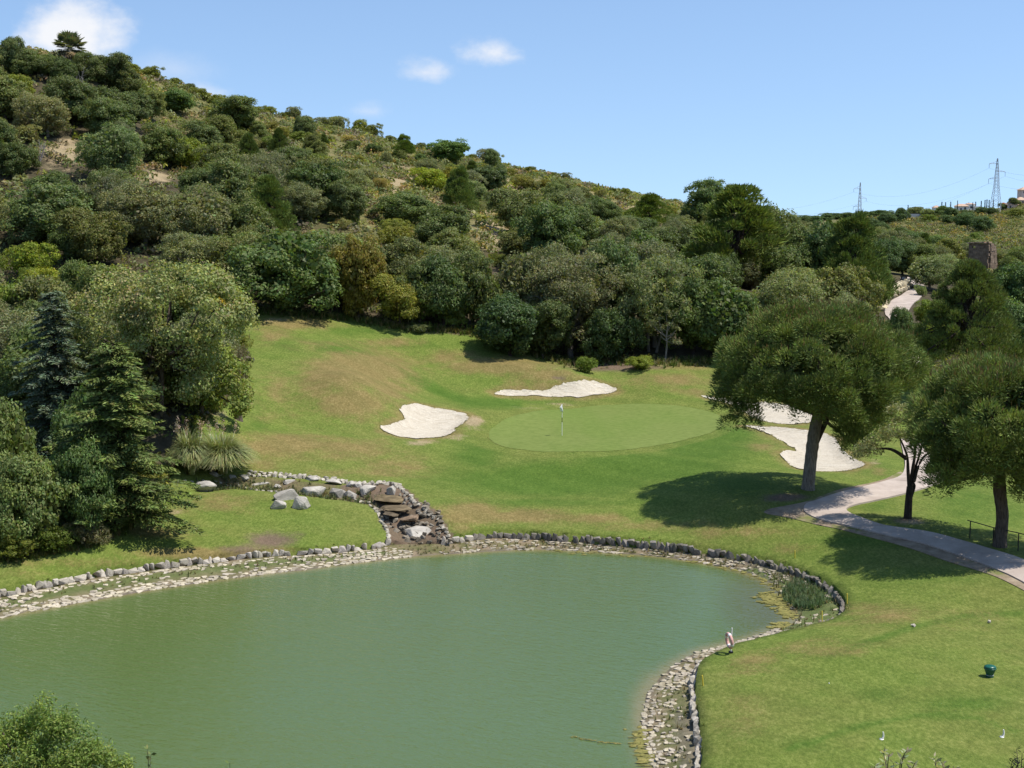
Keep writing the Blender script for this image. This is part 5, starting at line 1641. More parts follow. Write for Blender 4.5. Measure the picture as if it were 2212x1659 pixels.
# cedars: level branches hung with short sprays
def cedar(base, h, w, col, lab, seed, n_br=120, z0=0.06, droop=0.22, tone=1.0):
    r = np.random.RandomState(seed)
    e = tag(empty('cedar_tree', base), lab, 'cedar tree')
    mb = MB(); tb = MB()
    tube(tb, [(0, 0, -0.3), (0.03, 0, h * 0.3), (-0.03, 0.03, h * 0.65), (0, 0, h * 0.99)], [0.26, 0.19, 0.10, 0.02], 8)
    for i in range(n_br):
        f = z0 + (1 - z0) * (i + r.rand()) / n_br
        a = i * 2.399 + r.uniform(-0.4, 0.4)
        L = w * ((1 - f) ** 0.5 * 0.95 + 0.05) * r.uniform(0.4, 1.15) * (1 + 0.16 * math.sin(3 * a + seed + 4 * f))
        d = np.array([math.cos(a), math.sin(a), 0])
        rise = r.uniform(-0.02, 0.24) + 0.3 * max(0, f - 0.75)
        n = max(3, int(L / 0.16))
        u = (np.arange(n) + 1.0) / n
        cen = d[None, :] * (u * L)[:, None]
        cen[:, 2] = f * h + rise * L * u - droop * L * u ** 2
        tube(tb, np.vstack([[0, 0, f * h], cen[[n // 2, n - 1]]]), [0.05 * (1 - f) + 0.018, 0.025, 0.008], 4, cap=False)
        side = np.array([-d[1], d[0], 0])
        for j in range(n):
            if u[j] < 0.18: continue
            wd = 1.0 * math.sin(math.pi * min(1, u[j] * 0.9 + 0.12)) ** 0.7 * (0.35 + 0.4 * (1 - f)) * L / 3 + 0.16
            m = 17
            t = r.uniform(-1, 1, m)
            P = cen[j] + side * (t * wd)[:, None] + d * (np.abs(t) * wd * 0.45)[:, None] + r.randn(m, 3) * np.array([0.05, 0.05, 0.035])
            P[:, 2] -= np.abs(t) ** 1.6 * wd * 0.28
            ax = d * 0.75 + side * np.sign(t)[:, None] * 0.8 + np.array([0, 0, -0.14]) + r.randn(m, 3) * 0.25
            ax /= np.linalg.norm(ax, axis=1)[:, None]
            sd_ = np.cross(ax, np.array([0, 0, 1.0]) + r.randn(m, 3) * 0.45); sd_ /= np.linalg.norm(sd_, axis=1)[:, None]
            s_ = r.uniform(0.18, 0.38, (m, 1))
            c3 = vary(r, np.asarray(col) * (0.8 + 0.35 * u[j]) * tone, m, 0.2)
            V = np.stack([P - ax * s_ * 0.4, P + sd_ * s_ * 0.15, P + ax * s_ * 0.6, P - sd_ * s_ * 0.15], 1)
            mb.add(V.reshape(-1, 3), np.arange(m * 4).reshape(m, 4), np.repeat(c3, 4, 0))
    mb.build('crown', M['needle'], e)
    tb.build('trunk', M['bark_dark'], e, True)
    return e
b = hit(258, 1142)
cedar(b, 9.7, 3.9, np.array(CEDAR) * np.array((1.0, 1.12, 1.1)) * 1.12, 'tall dark cedar with level branches at the corner of the left lawn', 51, 230)
b = hit(128, 1010)
cedar(b, 10.8, 3.3, np.array((0.105, 0.138, 0.092)) * 1.25, 'blue-grey cedar with drooping sprays behind the tall dark cedar', 52, 190, droop=0.3)

# great evergreen in cream flower at the left of the lawn
b = hit(345, 890)
r = np.random.RandomState(61)
e = tag(empty('flowering_tree', b), 'great round evergreen with cream blossom on its upper left side', 'tree')
lob = lobes(r, 120, (5.3, 4.3, 4.3), 0.15, 0.66)
mb, cs = crown(r, (5.3, 4.3, 4.3), 5.0, 0, 260, 1.0, 0.20, np.array(OAK) * 1.5, 0.55, lob=lob)
fl = MB()
for c in lob:
    if c[2] > 0.6 and c[1] < 1.2:
        wgt = 1.25 if c[0] < 0.3 else 0.22
        k = int(150 * wgt * r.uniform(0.2, 1))
        d = rdir(r, k); d[:, 2] = np.abs(d[:, 2])
        leaf_cards(fl, c + d * r.uniform(0.8, 1.15, (k, 1)) + np.array([0, 0, 5.0]), d + r.randn(k, 3) * 0.4, 0.17, 0.7, vary(r, (0.36, 0.33, 0.16), k, 0.15), r)
mb.build('crown', M['leaf'], e)
fl.build('blossom', M['leaf'], e)
trunk(r, cs, 4.0, 0.3, None, 0.3, 20).build('trunk', M['bark'], e, True)

NEAR = [  # kind, x, top, base, width, tint, label, name
 ('oak', 425, 690, 905, 210, (1.3, 1.4, 1.0), 'leafy green tree at the lawn edge below the cream-flowered one', 'oak_tree'),
 ('scrub', 512, 738, 845, 70, (0.95, 0.80, 0.95), 'greyish purple twiggy bush at the edge of the lawn', 'scrub_bush'),
 ('bush', 478, 640, 700, 40, (1.9, 1.3, 0.6), 'small bush with orange-yellow flowers by the wood edge', 'bush'),
 ('oak', 62, 955, 1196, 190, (1.05, 1.2, 1.1), 'light green tree at the left edge above the pond', 'oak_tree'),
 ('oak', 0, 830, 1150, 190, (1.0, 1.15, 1.0), 'green tree behind the light one at the left edge', 'oak_tree'),
 ('carob', 165, 935, 1168, 150, (0.9, 1.1, 1.0), 'dark tree squeezed between the light tree and the tall cedar', 'broadleaf_tree'),
 ('carob', 190, 800, 1080, 170, (0.85, 1.05, 1.0), 'dark tree filling the gap between the two cedars', 'broadleaf_tree'),
 ('bush', 25, 595, 800, 200, (0.8, 0.98, 0.9), 'tall yellow-green thicket at the left edge of the hillside', 'bush'),
 ('bush', 62, 520, 610, 115, (1.0, 1.15, 0.8), 'yellow-green bush below the massive dark tree', 'bush'),
 ('bush', 105, 575, 660, 110, (1.3, 1.3, 0.8), 'second yellow-green bush left of the blue-grey cedar', 'bush'),
 ('oak', 160, 560, 720, 130, (0.95, 1.1, 0.9), 'green tree right behind the tip of the blue-grey cedar', 'oak_tree'),
 ('oak', 60, 690, 900, 160, (0.95, 1.15, 1.05), 'green tree under the tall yellow-green thicket', 'oak_tree'),
 ('bush', 982, 668, 708, 48, (1.5, 1.75, 2.6), 'rounded pale green sapling on bare soil under the dark trees', 'bush'),
 ('bush', 1040, 700, 727, 42, (1.5, 1.75, 2.5), 'lower pale green sapling with a tall shoot on bare soil', 'bush'),
 ('bush', 530, 655, 690, 44, (0.9, 1.2, 1.4), 'small green shrub under the broad dark tree at the lawn top', 'bush'),
 ('bush', 30, 1150, 1212, 110, (0.75, 0.8, 0.8), 'dark tangled shrub at the left edge above the pond lawn', 'bush'),
 ('bush', 110, 1130, 1200, 110, (0.6, 0.75, 0.8), 'low leafy shrub below the light green left-hand tree', 'bush'),
 ('scrub', 190, 1120, 1186, 100, (0.8, 0.75, 0.8), 'twiggy brownish shrub left of the tall cedar foot', 'scrub_bush'),
 ('bush', 325, 1040, 1112, 80, (0.9, 1.15, 1.1), 'green shrub right of the tall cedar foot', 'bush'),
 ('oak', 1952, 652, 770, 62, (0.8, 1.0, 0.95), 'small dark tree standing before the far stretch of path', 'oak_tree'),
 ('bush', 2003, 640, 705, 64, (0.8, 1.0, 0.9), 'dark bush between the far path and the large feathery pine', 'bush'),
 ('bush', 2012, 690, 770, 90, (0.9, 1.05, 0.9), 'bush under the left boughs of the large feathery pine', 'bush'),
 ('scrub', 1990, 612, 640, 30, (1.0, 1.2, 0.9), 'small scrub bush at the far end of the path', 'scrub_bush'),
 ('bush', 1935, 690, 760, 70, (1.0, 1.2, 1.3), 'grey-green bush hiding the foot of the far path', 'bush'),
 ('bush', 1265, 765, 806, 50, (0.75, 0.95, 0.9), 'dark shrub at the foot of the cork-barked tree', 'bush'),
 ('bush', 1385, 765, 800, 60, (1.0, 1.1, 0.9), 'low sunlit shrub beneath the many-stemmed tree', 'bush'),
 ('scrub', 905, 700, 722, 50, (0.9, 1.0, 0.9), 'grey low shrub where the bare soil begins', 'scrub_bush'),
]
for kd, qx, y0, y1, w, tn, lab, nm in NEAR:
    g = hit(qx, y1, 60); s = g[1] / F_PX
    wd = w * s
    g[1] += wd * 0.15; g[2] = float(H(g[0], g[1])) - 0.1
    place(kd, g, wd * 1.04, (y1 - y0) * s * 1.03, tn, name=nm, label=lab, cat='bush' if kd in ('bush', 'scrub') else 'tree', rng=rp)

# the cork-barked tree with its visible trunk, big and grey
b = hit(1232, 772)
r = np.random.RandomState(77)
e = tag(empty('cork_tree', b), 'big grey-leaved tree with pale trunk showing beside the back bunker', 'tree')
mb, cs = crown(r, (4.9, 4.0, 3.9), 5.6, 115, 190, 0.95, 0.20, np.array(OLIVE) * 0.86, 0.75, 0.5)
low = np.array([(1.9, -2.6, 1.9), (2.9, -2.2, 2.6), (0.9, -2.8, 2.2), (-1.6, -2.4, 2.8), (3.8, -1.2, 3.2), (2.2, -3.0, 3.0), (-2.8, -1.8, 3.4)])
m2, _ = crown(r, (1, 1, 1), 0, 0, 190, 0.9, 0.2, np.array(OLIVE) * 0.9, 0.75, 0.5, lob=low, inner=False)
mb.build('crown', M['leaf'], e)
m2.build('crown', M['leaf'], e)
trunk(r, cs, 3.0, 0.36, None, 0.35, 16).build('trunk', M['bark_pale'], e, True)
# slender tree in front of the many-stemmed one
b = hit(1437, 782)
r = np.random.RandomState(78)
e = tag(empty('slender_tree', b), 'slim young tree with thin pale stem at the wood edge', 'tree')
lob = np.array([(0, 0, 4.4), (0.7, 0, 4.0), (-0.6, 0, 3.8), (1.3, 0.1, 3.5), (-1.2, 0, 3.3), (0.3, -0.3, 3.3), (0.9, -0.2, 2.9), (-0.4, 0.2, 2.9), (0.9, -0.2, 1.7)])
mb, cs = crown(r, (1, 1, 1), 0, 0, 190, 0.62, 0.18, np.array(OLIVE) * 1.15, 0.7, 0.5, lob=lob, inner=False)
mb.build('crown', M['leaf'], e)
trunk(r, cs, 2.8, 0.11, None, 0.15, 9).build('trunk', M['bark_pale'], e, True)
# two leaning bare stems
for qx, qy, ln, lb_ in ((1402, 762, -0.1, 'straight pale bare stem at the shaded wood edge'), (1418, 764, 1.1, 'leaning pale bare stem at the shaded wood edge')):
    b = hit(qx, qy); b[1] += 0.4; b[2] = float(H(b[0], b[1]))
    e = tag(empty('sapling', b), lb_, 'tree')
    tb = MB(); tube(tb, spline([(0, 0, -0.2), (ln * 0.4, 0, 1.6), (ln, 0, 3.4)], 4), np.linspace(0.15, 0.08, 9), 7)
    tb.build('trunk', M['bark_pale'], e, True)
    r = np.random.RandomState(int(qx))
    mb, _ = crown(r, (1, 1, 1), 0, 0, 120, 0.8, 0.2, np.array(OLIVE), 0.7, 0.5, lob=np.array([(ln, 0, 3.9), (ln + 0.6, 0.2, 3.6), (ln - 0.5, -0.2, 3.7)]), inner=False)
    mb.build('crown', M['leaf'], e)
# storm-broken tree beside the silvery one: dark bare boughs
b = hit(1795, 668, 100)
e = tag(empty('broken_tree', b), 'broken dark boughs with one leafy tuft left of the far path', 'tree')
s = b[1] / F_PX
tb = MB()
for q in ([(0, 0, 0), (-0.3, 0, 2.4), (0.2, 0, 3.8), (1.6, 0, 4.7)], [(0, 0, 0.6), (1.2, 0, 1.6), (2.8, 0, 2.2), (3.9, 0, 1.7)], [(0, 0, 0.3), (1.6, 0, 0.9), (3.4, 0, 1.0)]):
    q = spline(q, 4); tube(tb, q, np.linspace(0.16, 0.05, len(q)), 6)
tb.build('trunk', M['bark_dark'], e, True)
r = np.random.RandomState(80)
mb, _ = crown(r, (1, 1, 1), 0, 0, 130, 0.8, 0.24, np.array(LENT) * 0.9, 0.6, lob=np.array([(1.8, 0, 4.2), (2.4, 0, 3.6), (1.2, 0.3, 3.5), (2.8, 0.2, 3.0)]), inner=False)
mb.build('crown', M['leaf'], e)

# ------------------------------------------------------------------ grasses, reeds
def blades(mb, rng, c, n, h, spread, wid, base, seg=4, bend=0.9):
    a = rng.rand(n) * 6.283
    lean = rng.uniform(0.15, 1, n) ** (0.55 if bend > 1.2 else 1.0) * spread
    hh = h * rng.uniform(0.6, 1.05, n)
    foot = np.stack([np.cos(a + 1) * rng.rand(n) * spread * 0.18, np.sin(a + 1) * rng.rand(n) * spread * 0.18, np.zeros(n)], 1) + np.asarray(c)
    d = np.stack([np.cos(a), np.sin(a), np.zeros(n)], 1)
    sd_ = np.stack([-np.sin(a), np.cos(a), np.zeros(n)], 1)
    col = vary(rng, base, n, 0.2)
    u = np.linspace(0, 1, seg + 1)
    rows = []
    for t in u:
        z = hh * (t * 1.35 - bend * 0.62 * t ** 2.4 * (lean / (spread + 1e-6)))
        p = foot + d * (lean * t ** 1.6)[:, None] + np.array([0, 0, 1.0]) * z[:, None]
        w = wid * (1 - t) ** 0.6 + 0.002
        rows.append(np.stack([p - sd_ * w, p + sd_ * w], 1))
    V = np.stack(rows, 1)                   # n, seg+1, 2, 3
    k = (seg + 1) * 2
    F = []
    for i in range(seg): F.append([i * 2, i * 2 + 1, i * 2 + 3, i * 2 + 2])
    F = (np.arange(n)[:, None, None] * k + np.array(F)[None]).reshape(-1, 4)
    mb.add(V.reshape(-1, 3), F, np.repeat(col, k, 0))

r = np.random.RandomState(90)
for (qx, qy, n, hh, sp_r, lab) in ((470, 1040, 3200, 2.6, 2.4, 'broad clump of arching pampas grass beside the stream'), (404, 1038, 1500, 2.9, 1.5, 'taller reedy pampas clump left of the broad one')):
    b = hit(qx, qy); b[1] += 0.8; b[2] = float(H(b[0], b[1]))
    e = tag(empty('pampas_grass', b), lab, 'pampas grass', 'pampas clumps by the stream')
    mb = MB(); blades(mb, r, (0, 0, -0.05), n, hh, sp_r, 0.03, (0.25, 0.285, 0.13), 7, 1.6)
    blades(mb, r, (0, 0, -0.05), n // 3, hh * 0.9, sp_r, 0.03, (0.42, 0.40, 0.23), 7, 1.65)
    mb.build('leaves', M['blade'], e)
    for k in range(4 if qx > 420 else 5):
        pm = MB(); x = r.uniform(-0.8, 1.1); lean_ = r.uniform(-0.3, 0.3)
        tube(pm, spline([(x * 0.4, 0, 0.2), (x * 0.7, 0, 1.6), (x, 0, 2.5)], 3), 0.012, 4)
        P = np.array([x, 0, 2.75]) + r.randn(60, 3) * np.array([0.07, 0.07, 0.26]) + np.array([lean_ * 0.3, 0, 0])
        leaf_cards(pm, P, rdir(r, 60), 0.16, 0.3, vary(r, (0.42, 0.34, 0.27), 60, 0.1), r)
        pm.build('plume', M['blade'], e)
b = hit(318, 1118)
mb = MB(); blades(mb, r, b, 160, 1.0, 0.8, 0.03, (0.14, 0.17, 0.07), 4)
tag(mb.build('tussock', M['blade']), 'spiky grass tussock in the shade right of the tall cedar', 'grass tussock')

# marsh plants in the right-hand corner of the pond
mb = MB(); r = np.random.RandomState(92)
for _ in range(620):
    a = r.rand() * 6.283; k = math.sqrt(r.rand())
    p = at_z(1752 + math.cos(a) * k * 62, 1288 + math.sin(a) * k * 30, 0.1)
    blades(mb, r, p, 7, r.uniform(0.18, 0.45), 0.26, 0.011, (0.10, 0.155, 0.075), 3)
for _ in range(240):
    a = r.rand() * 6.283; k = math.sqrt(r.rand())
    p = at_z(1740 + math.cos(a) * k * 75, 1262 + math.sin(a) * k * 40, 0.2)
    blades(mb, r, p, 5, r.uniform(0.12, 0.3), 0.2, 0.012, (0.12, 0.125, 0.06), 3)
tag(mb.build('marsh_rushes', M['blade']), 'patch of dark green rushes in the corner of the pond', kind='stuff')

# weeds and dry grass on the bank, long grass along the wood edge and round the stream
mb = MB(); r = np.random.RandomState(94)
for _ in range(2600):
    sx = r.rand() * s_end; t = r.rand() * 0.95
    pr1 = float(pair_of(sx))
    wgt = 0.0
    if pr1 < 9: wgt = math.exp(-((t - 0.48) / 0.2) ** 2) * 0.8
    elif pr1 < 12: wgt = 0.8
    elif pr1 < 26: wgt = 0.75
    elif pr1 > 33: wgt = 0.8 * math.exp(-((t - 0.4) / 0.3) ** 2)
    if r.rand() > wgt: continue
    p = bank_pt(np.array([sx]), np.array([t]))[0]
    blades(mb, r, p, 8, r.uniform(0.06, 0.22), 0.16, 0.010, [(0.13, 0.14, 0.055), (0.26, 0.21, 0.12), (0.20, 0.165, 0.10), (0.09, 0.12, 0.04)][r.randint(4)], 2)
tag(mb.build('bank_weeds', M['blade']), 'thin weeds and dry grass between the stones of the bank', kind='stuff')
mb = MB()
edge_s = resample(np.array(EDGE[1:24], float), 3.0)
for qx, qy in edge_s:
    for _ in range(5):
        x, y = qx + r.randn() * 7, qy + r.randn() * 4
        g = hit(x, y, 60)
        sc = g[1] / 100
        blades(mb, r, g - np.array([0, 0, 0.03]), 9, r.uniform(0.15, 0.5) * sc, 0.35 * sc, 0.018 * sc, [(0.10, 0.145, 0.03), (0.085, 0.115, 0.03), (0.22, 0.19, 0.09)][r.randint(3)], 2)
for o_ in bunker_xy + [green_xy]:
    for q in resample(o_, 0.16, True):
        if r.rand() < (0.35 if len(o_) == len(green_xy) else 0.1): continue
        q = q + r.randn(2) * 0.05
        isg = len(o_) == len(green_xy)
        blades(mb, r, (q[0], q[1], float(H(*q)) + 0.0), 5, r.uniform(0.02, 0.05) if isg else r.uniform(0.03, 0.10), 0.10, 0.012, [(0.14, 0.18, 0.04), (0.17, 0.20, 0.05), (0.22, 0.20, 0.08)][r.randint(3)], 2)
for _ in range(420):
    p = STREAM[r.randint(len(STREAM))] if r.rand() < 0.0 else None
    t = r.rand() * 0.98
    ln = resample(STREAM, 0.3)
    q = ln[int(t * (len(ln) - 1))] + r.randn(2) * np.array([0.3, 0.55])
    blades(mb, r, (q[0], q[1], float(H(*q)) - 0.02), 9, r.uniform(0.1, 0.42), 0.2, 0.012, [(0.10, 0.13, 0.05), (0.20, 0.18, 0.09), (0.13, 0.15, 0.08)][r.randint(3)], 2)
for i_ in range(len(kst)):      # tufts hanging over the kerb
    if r.rand() < 0.45: continue
    q = kp[i_] - nor[i_] * r.uniform(0.0, 0.18)
    blades(mb, r, (q[0], q[1], RIM_Z - 0.02), 8, r.uniform(0.05, 0.16), 0.16, 0.012, [(0.12, 0.155, 0.035), (0.16, 0.165, 0.05), (0.21, 0.185, 0.08)][r.randint(3)], 2)
tag(mb.build('long_grass', M['blade']), 'unmown long grass along the wood edge and the stream', kind='stuff')
# ------------------------------------------------------------------ boulders, stream edging, cascade
rr_ = np.random.RandomState(131)
BOULD = [  # x0, x1, y0, y1 in the photo, label, tone
 (421, 466, 1041, 1066, 'single pale boulder lying apart on the left lawn', 1.0, 1.0),
 (507, 540, 1027, 1042, 'pale boulder with black hollow on the far side of the stream', 1.1, 1.0),
 (500, 540, 1038, 1052, 'low pale boulder just below the hollowed one', 1.1, 1.0),
 (590, 650, 1058, 1088, 'long mossy boulder at the back of the heap of three', 0.95, 0.95),
 (580, 620, 1076, 1103, 'grey boulder at the left front of the heap of three', 0.95, 1.0),
 (622, 667, 1070, 1103, 'smooth pinkish boulder at the right front of the heap of three', 1.05, 1.0),
 (646, 701, 1048, 1075, 'pale pointed boulder with dark left face above the heap of three', 1.1, 1.0),
 (711, 748, 1051, 1077, 'dark pitted boulder left of the cascade pool', 0.7, 1.0),
 (737, 773, 1062, 1082, 'grey angular boulder at the lawn tip by the cascade', 0.85, 1.0),
 (765, 783, 1037, 1055, 'small white upright boulder behind the cascade', 1.15, 1.0),
 (773, 816, 1047, 1072, 'big white fluted boulder behind the cascade pool', 1.15, 1.0),
 (833, 856, 1046, 1072, 'round grey boulder right of the cascade pool', 0.95, 1.0),
 (877, 935, 1138, 1166, 'large white boulder with yellow stain at the cascade foot', 1.1, 1.0),
 (543, 583, 1042, 1052, 'flat pale stone lying in the stream bed', 1.05, 1.0),
 (655, 690, 1030, 1042, 'low pale stone at the upper side of the stream bed', 1.05, 1.0),
 (700, 738, 1036, 1050, 'pale stone in the stream bed left of the cascade', 1.1, 1.0),
 (612, 640, 1038, 1048, 'weathered stone in mid stream bed', 0.95, 1.0),
 (745, 768, 1040, 1054, 'rounded pale stone beside the white upright one', 1.1, 1.0),
 (587, 608, 1048, 1058, 'small flat pale stone at the stream edge', 1.05, 1.0),
 (448, 483, 1018, 1031, 'brownish flat rock under the pampas grass', 0.75, 1.0),
 (494, 512, 1024, 1036, 'small pale rock left of the hollowed boulder', 1.05, 1.0),
 (440, 452, 888, 898, 'small grey rock by the wood edge below the great evergreen', 0.9, 1.0),
]
for x0, x1, y0, y1, lab, tone, yel in BOULD:
    g = hit((x0 + x1) / 2, y1 - 2, 55); s = g[1] / F_PX
    w, h = (x1 - x0) * s, (y1 - y0) * s
    bm = hull_rock(rr_, 13, (0.5, 0.5, 0.5), 0.8, 1, 0.022)
    me = rock_mesh('boulder', bm, M['boulder'], (tone * 1.02, tone, tone * 0.94))
    o = link('boulder', me, None, (g[0], g[1] + w * 0.32, g[2] + h * 0.28), (rr_.uniform(-0.2, 0.2), rr_.uniform(-0.15, 0.15), rr_.uniform(-0.3, 0.3)), (w * 1.12, w * 0.85, h * 1.3))
    tag(o, lab, 'boulder', 'boulders round the cascade and stream')

def edging(Q, step, name, lab, size, wid=1, tone=1.0, jit=0.06, parent=None, q_world=None):
    P = resample(hits(Q)[:, :2] if q_world is None else q_world, step)
    e = parent
    if e is None:
        c0 = P[len(P) // 2]
        e = tag(empty(name, (c0[0], c0[1], float(H(*c0)))), lab, 'stone edging')
    o0 = np.array(e.location)
    for i, p in enumerate(P):
        for k in range(wid):
            q = p + rr_.randn(2) * jit + np.array([0, k * size * 0.9])
            z = float(H(*q))
            t = tone * rr_.uniform(0.75, 1.15)
            o = link('stone', KSTONE[rr_.randint(10)], e, Vector((q[0], q[1], z + size * 0.12)) - Vector(o0), (rr_.uniform(-0.3, 0.3), rr_.uniform(-0.3, 0.3), rr_.uniform(0, 6.28)),
                     (size * rr_.uniform(0.75, 1.35), size * rr_.uniform(0.7, 1.1), size * rr_.uniform(0.55, 0.95)))
            o.color = (t, t * 0.985, t * 0.93, 1)
    return e
edging([(540, 1027), (600, 1030), (660, 1034), (720, 1040), (770, 1049), (835, 1046), (860, 1052)], 0.3, 'stone_edging', 'row of small pale stones along the upper side of the stream', 0.34, 2)
edging([(465, 1041), (505, 1050), (545, 1057), (593, 1064)], 0.3, 'stone_edging', 'row of small stones along the lower side of the stream', 0.2, 1, 0.9)
edging([(345, 1043), (400, 1041), (440, 1040)], 0.34, 'stone_edging', 'short row of small stones under the pampas grass', 0.2, 1, 0.85)

# the cascade: steps of brown slabs between two rows of edging stones
c0 = hit(875, 1125)
cas = tag(empty('rock_cascade', c0), 'stepped cascade of brown rock slabs running down to the pond', 'cascade')
co = Vector(c0)
edging([(772, 1083), (795, 1089), (812, 1103), (823, 1122), (833, 1142), (840, 1164)], 0.27, None, None, 0.27, 1, 1.1, 0.03, cas)
edging([(858, 1050), (876, 1066), (900, 1087), (925, 1107), (945, 1124), (958, 1136), (970, 1156)], 0.27, None, None, 0.27, 1, 0.95, 0.05, cas)
edging([(868, 1068), (890, 1090), (915, 1113), (938, 1134), (950, 1152)], 0.36, None, None, 0.25, 1, 0.6, 0.1, cas)
for x0, x1, y0, y1, tone, tilt in ((803, 890, 1080, 1097, (0.95, 0.9, 0.7), 0.05), (816, 899, 1107, 1118, (0.85, 0.8, 0.65), -0.05), (855, 906, 1123, 1142, (1.25, 1.1, 1.0), -0.2), (826, 862, 1118, 1130, (0.6, 0.58, 0.52), 0.1)):
    g = hit((x0 + x1) / 2, y1 - 1); s = g[1] / F_PX
    w = (x1 - x0) * s
    me = rock_mesh('slab', hull_rock(rr_, 13, (0.5, 0.5, 0.5), 0.65, 1, 0.035), M['slab'], tone)
    o = link('slab', me, cas, Vector((g[0], g[1] + 0.45, g[2] + 0.44)) - co, (0.06, tilt, rr_.uniform(-0.12, 0.12)), (w * 1.05, 1.5, 0.24))
    o.color = (1, 1, 1, 1)
for k in range(120):   # rubble of the bed
    t = rr_.rand()
    q = CASC[0] * (1 - t) + CASC[-1] * t + rr_.uniform(-1, 1, 2) * np.array([1.45, 0.35]) + np.array([0.35 - 0.1 * t, 0])
    z = float(H(*q))
    sz = rr_.uniform(0.16, 0.44)
    tn = rr_.uniform(0.22, 0.7)
    o = link('stone', KSTONE[rr_.randint(10)], cas, Vector((q[0], q[1], z + 0.05)) - co, tuple(rr_.uniform(-0.5, 0.5, 3)), (sz, sz * 0.8, sz * 0.7))
    o.color = (tn, tn * 0.93, tn * 0.82, 1)

# tree stump on the lawn edge
b = hit(515, 907)
e = tag(empty('tree_stump', b), 'cut tree stump standing on the lawn edge', 'stump')
mb = MB(); lathe(mb, [(0.33, -0.1), (0.29, 0.05), (0.27, 0.3), (0.25, 0.42), (0.24, 0.43)], 12)
mb.build('bark', M['bark'], e)
mb = MB(); lathe(mb, [(0.242, 0.432), (0.1, 0.44), (0.0, 0.44)], 12, (1, 1, 1)); mb.build('cut_face', M['deadwood'], e)
# pale retaining stones along the far path
b = hit(1940, 648)
e = tag(empty('rock_wall', b), 'low wall of big pale blocks along the far path', 'stone wall')
Q = resample(hits([(1913, 668), (1922, 652), (1935, 640), (1952, 631), (1970, 623)]), 1.05)
for i, p in enumerate(Q):
    for k in range(2):
        o = link('stone', KSTONE[rr_.randint(10)], e, Vector((p[0] - 0.35, p[1] + 0.2 + 0.35 * k, p[2] + 0.3 + 0.65 * k)) - Vector(b), (rr_.uniform(-0.1, 0.1), 0, rr_.uniform(-0.5, 0.5)), (1.15, 0.95, 0.8))
        t = rr_.uniform(1.0, 1.35); o.color = (t, t * 0.93, t * 0.72, 1)
# ------------------------------------------------------------------ golf furniture
def cyl(mb, p0, p1, r, n=10, col=None): tube(mb, [p0, p1], r, n, col)
b = hit(1214, 941)
e = tag(empty('flagstick', b), 'white flagstick with limp white flag standing on the green', 'golf flag')
mb = MB(); cyl(mb, (0, 0, -0.05), (0, 0, 2.25), 0.022)
mb.build('pole', M['white_paint'], e)
mb = MB()
cyl(mb, (0, 0, 0.95), (0, 0, 1.3), 0.0235)
mb.build('pole_band', M['dark_metal'], e)
# limp cloth: hangs from the top corner in folds
u, v = np.meshgrid(np.linspace(0, 1, 10), np.linspace(0, 1, 9), indexing='ij')
FX = -(0.02 + u * 0.30 * (1 - 0.3 * v) * 0.9) + 0.04 * v
FZ = 2.22 - v * 0.42 - u * 0.16 + 0.05 * u * v
FX = np.where(True, -0.02 - 0.26 * u * (0.55 + 0.45 * (1 - v)) + 0.13 * v, FX)
FY = 0.05 * np.sin(u * 8) * (0.4 + v)
V = np.stack([FX, FY, FZ], -1).reshape(-1, 3)
ca, sa = math.cos(R(62)), math.sin(R(62))
V = np.stack([V[:, 0] * ca - V[:, 1] * sa, V[:, 0] * sa + V[:, 1] * ca, V[:, 2]], 1) * np.array([1.25, 1.25, 1])
ii = np.arange(90).reshape(10, 9)
F = np.stack([ii[:-1, :-1], ii[1:, :-1], ii[1:, 1:], ii[:-1, 1:]], -1).reshape(-1, 4)
mb = MB(); mb.add(V, F); fo = mb.build('flag', M['flag_cloth'], e, True)
sm = fo.modifiers.new('thickness', 'SOLIDIFY'); sm.thickness = 0.006

# lifebuoy hung on its post at the water's edge
b = hit(1577, 1411)
e = tag(empty('lifebuoy_post', b), 'faded red and white lifebuoy hung on a white post by the pond', 'lifebuoy')
mb = MB(); cyl(mb, (0.03, 0, -0.15), (0.06, 0, 1.0), 0.022); lathe(mb, [(0.0, 1.0), (0.026, 1.0), (0.026, 1.03), (0, 1.035)], 8, c=(0.06, 0, 0))
mb.build('post', M['white_paint'], e)
mb = MB(); box(mb, (0.03, 0, 0.035), (0.16, 0.16, 0.10)); mb.build('base', M['dark_metal'], e)
RM = Matrix.Rotation(R(-76), 3, 'Z') @ Matrix.Rotation(R(8), 3, 'X')
def ring_seg(a0, a1, r_, n=10):
    a = np.linspace(a0, a1, n)
    P = np.stack([np.cos(a) * 0.27, np.zeros(n), np.sin(a) * 0.27], 1)
    return P @ np.array(RM).T + np.array([-0.04, -0.02, 0.52])
rg = MB()
for k in range(4): tube(rg, ring_seg(k * math.pi / 2 - 0.25, k * math.pi / 2 + 1.0, 0), 0.068, 10)
ro = rg.build('ring', M['faded_red'], e, True)
rg = MB()
for k in range(4): tube(rg, ring_seg(k * math.pi / 2 + 0.98, k * math.pi / 2 + 1.34, 0, 6), 0.072, 10)
rg.build('white_band', M['white_paint'], ro, True)
mb = MB(); cyl(mb, (0.05, 0, 0.80), (-0.08, -0.02, 0.80), 0.015); mb.build('hook', M['steel'], e)

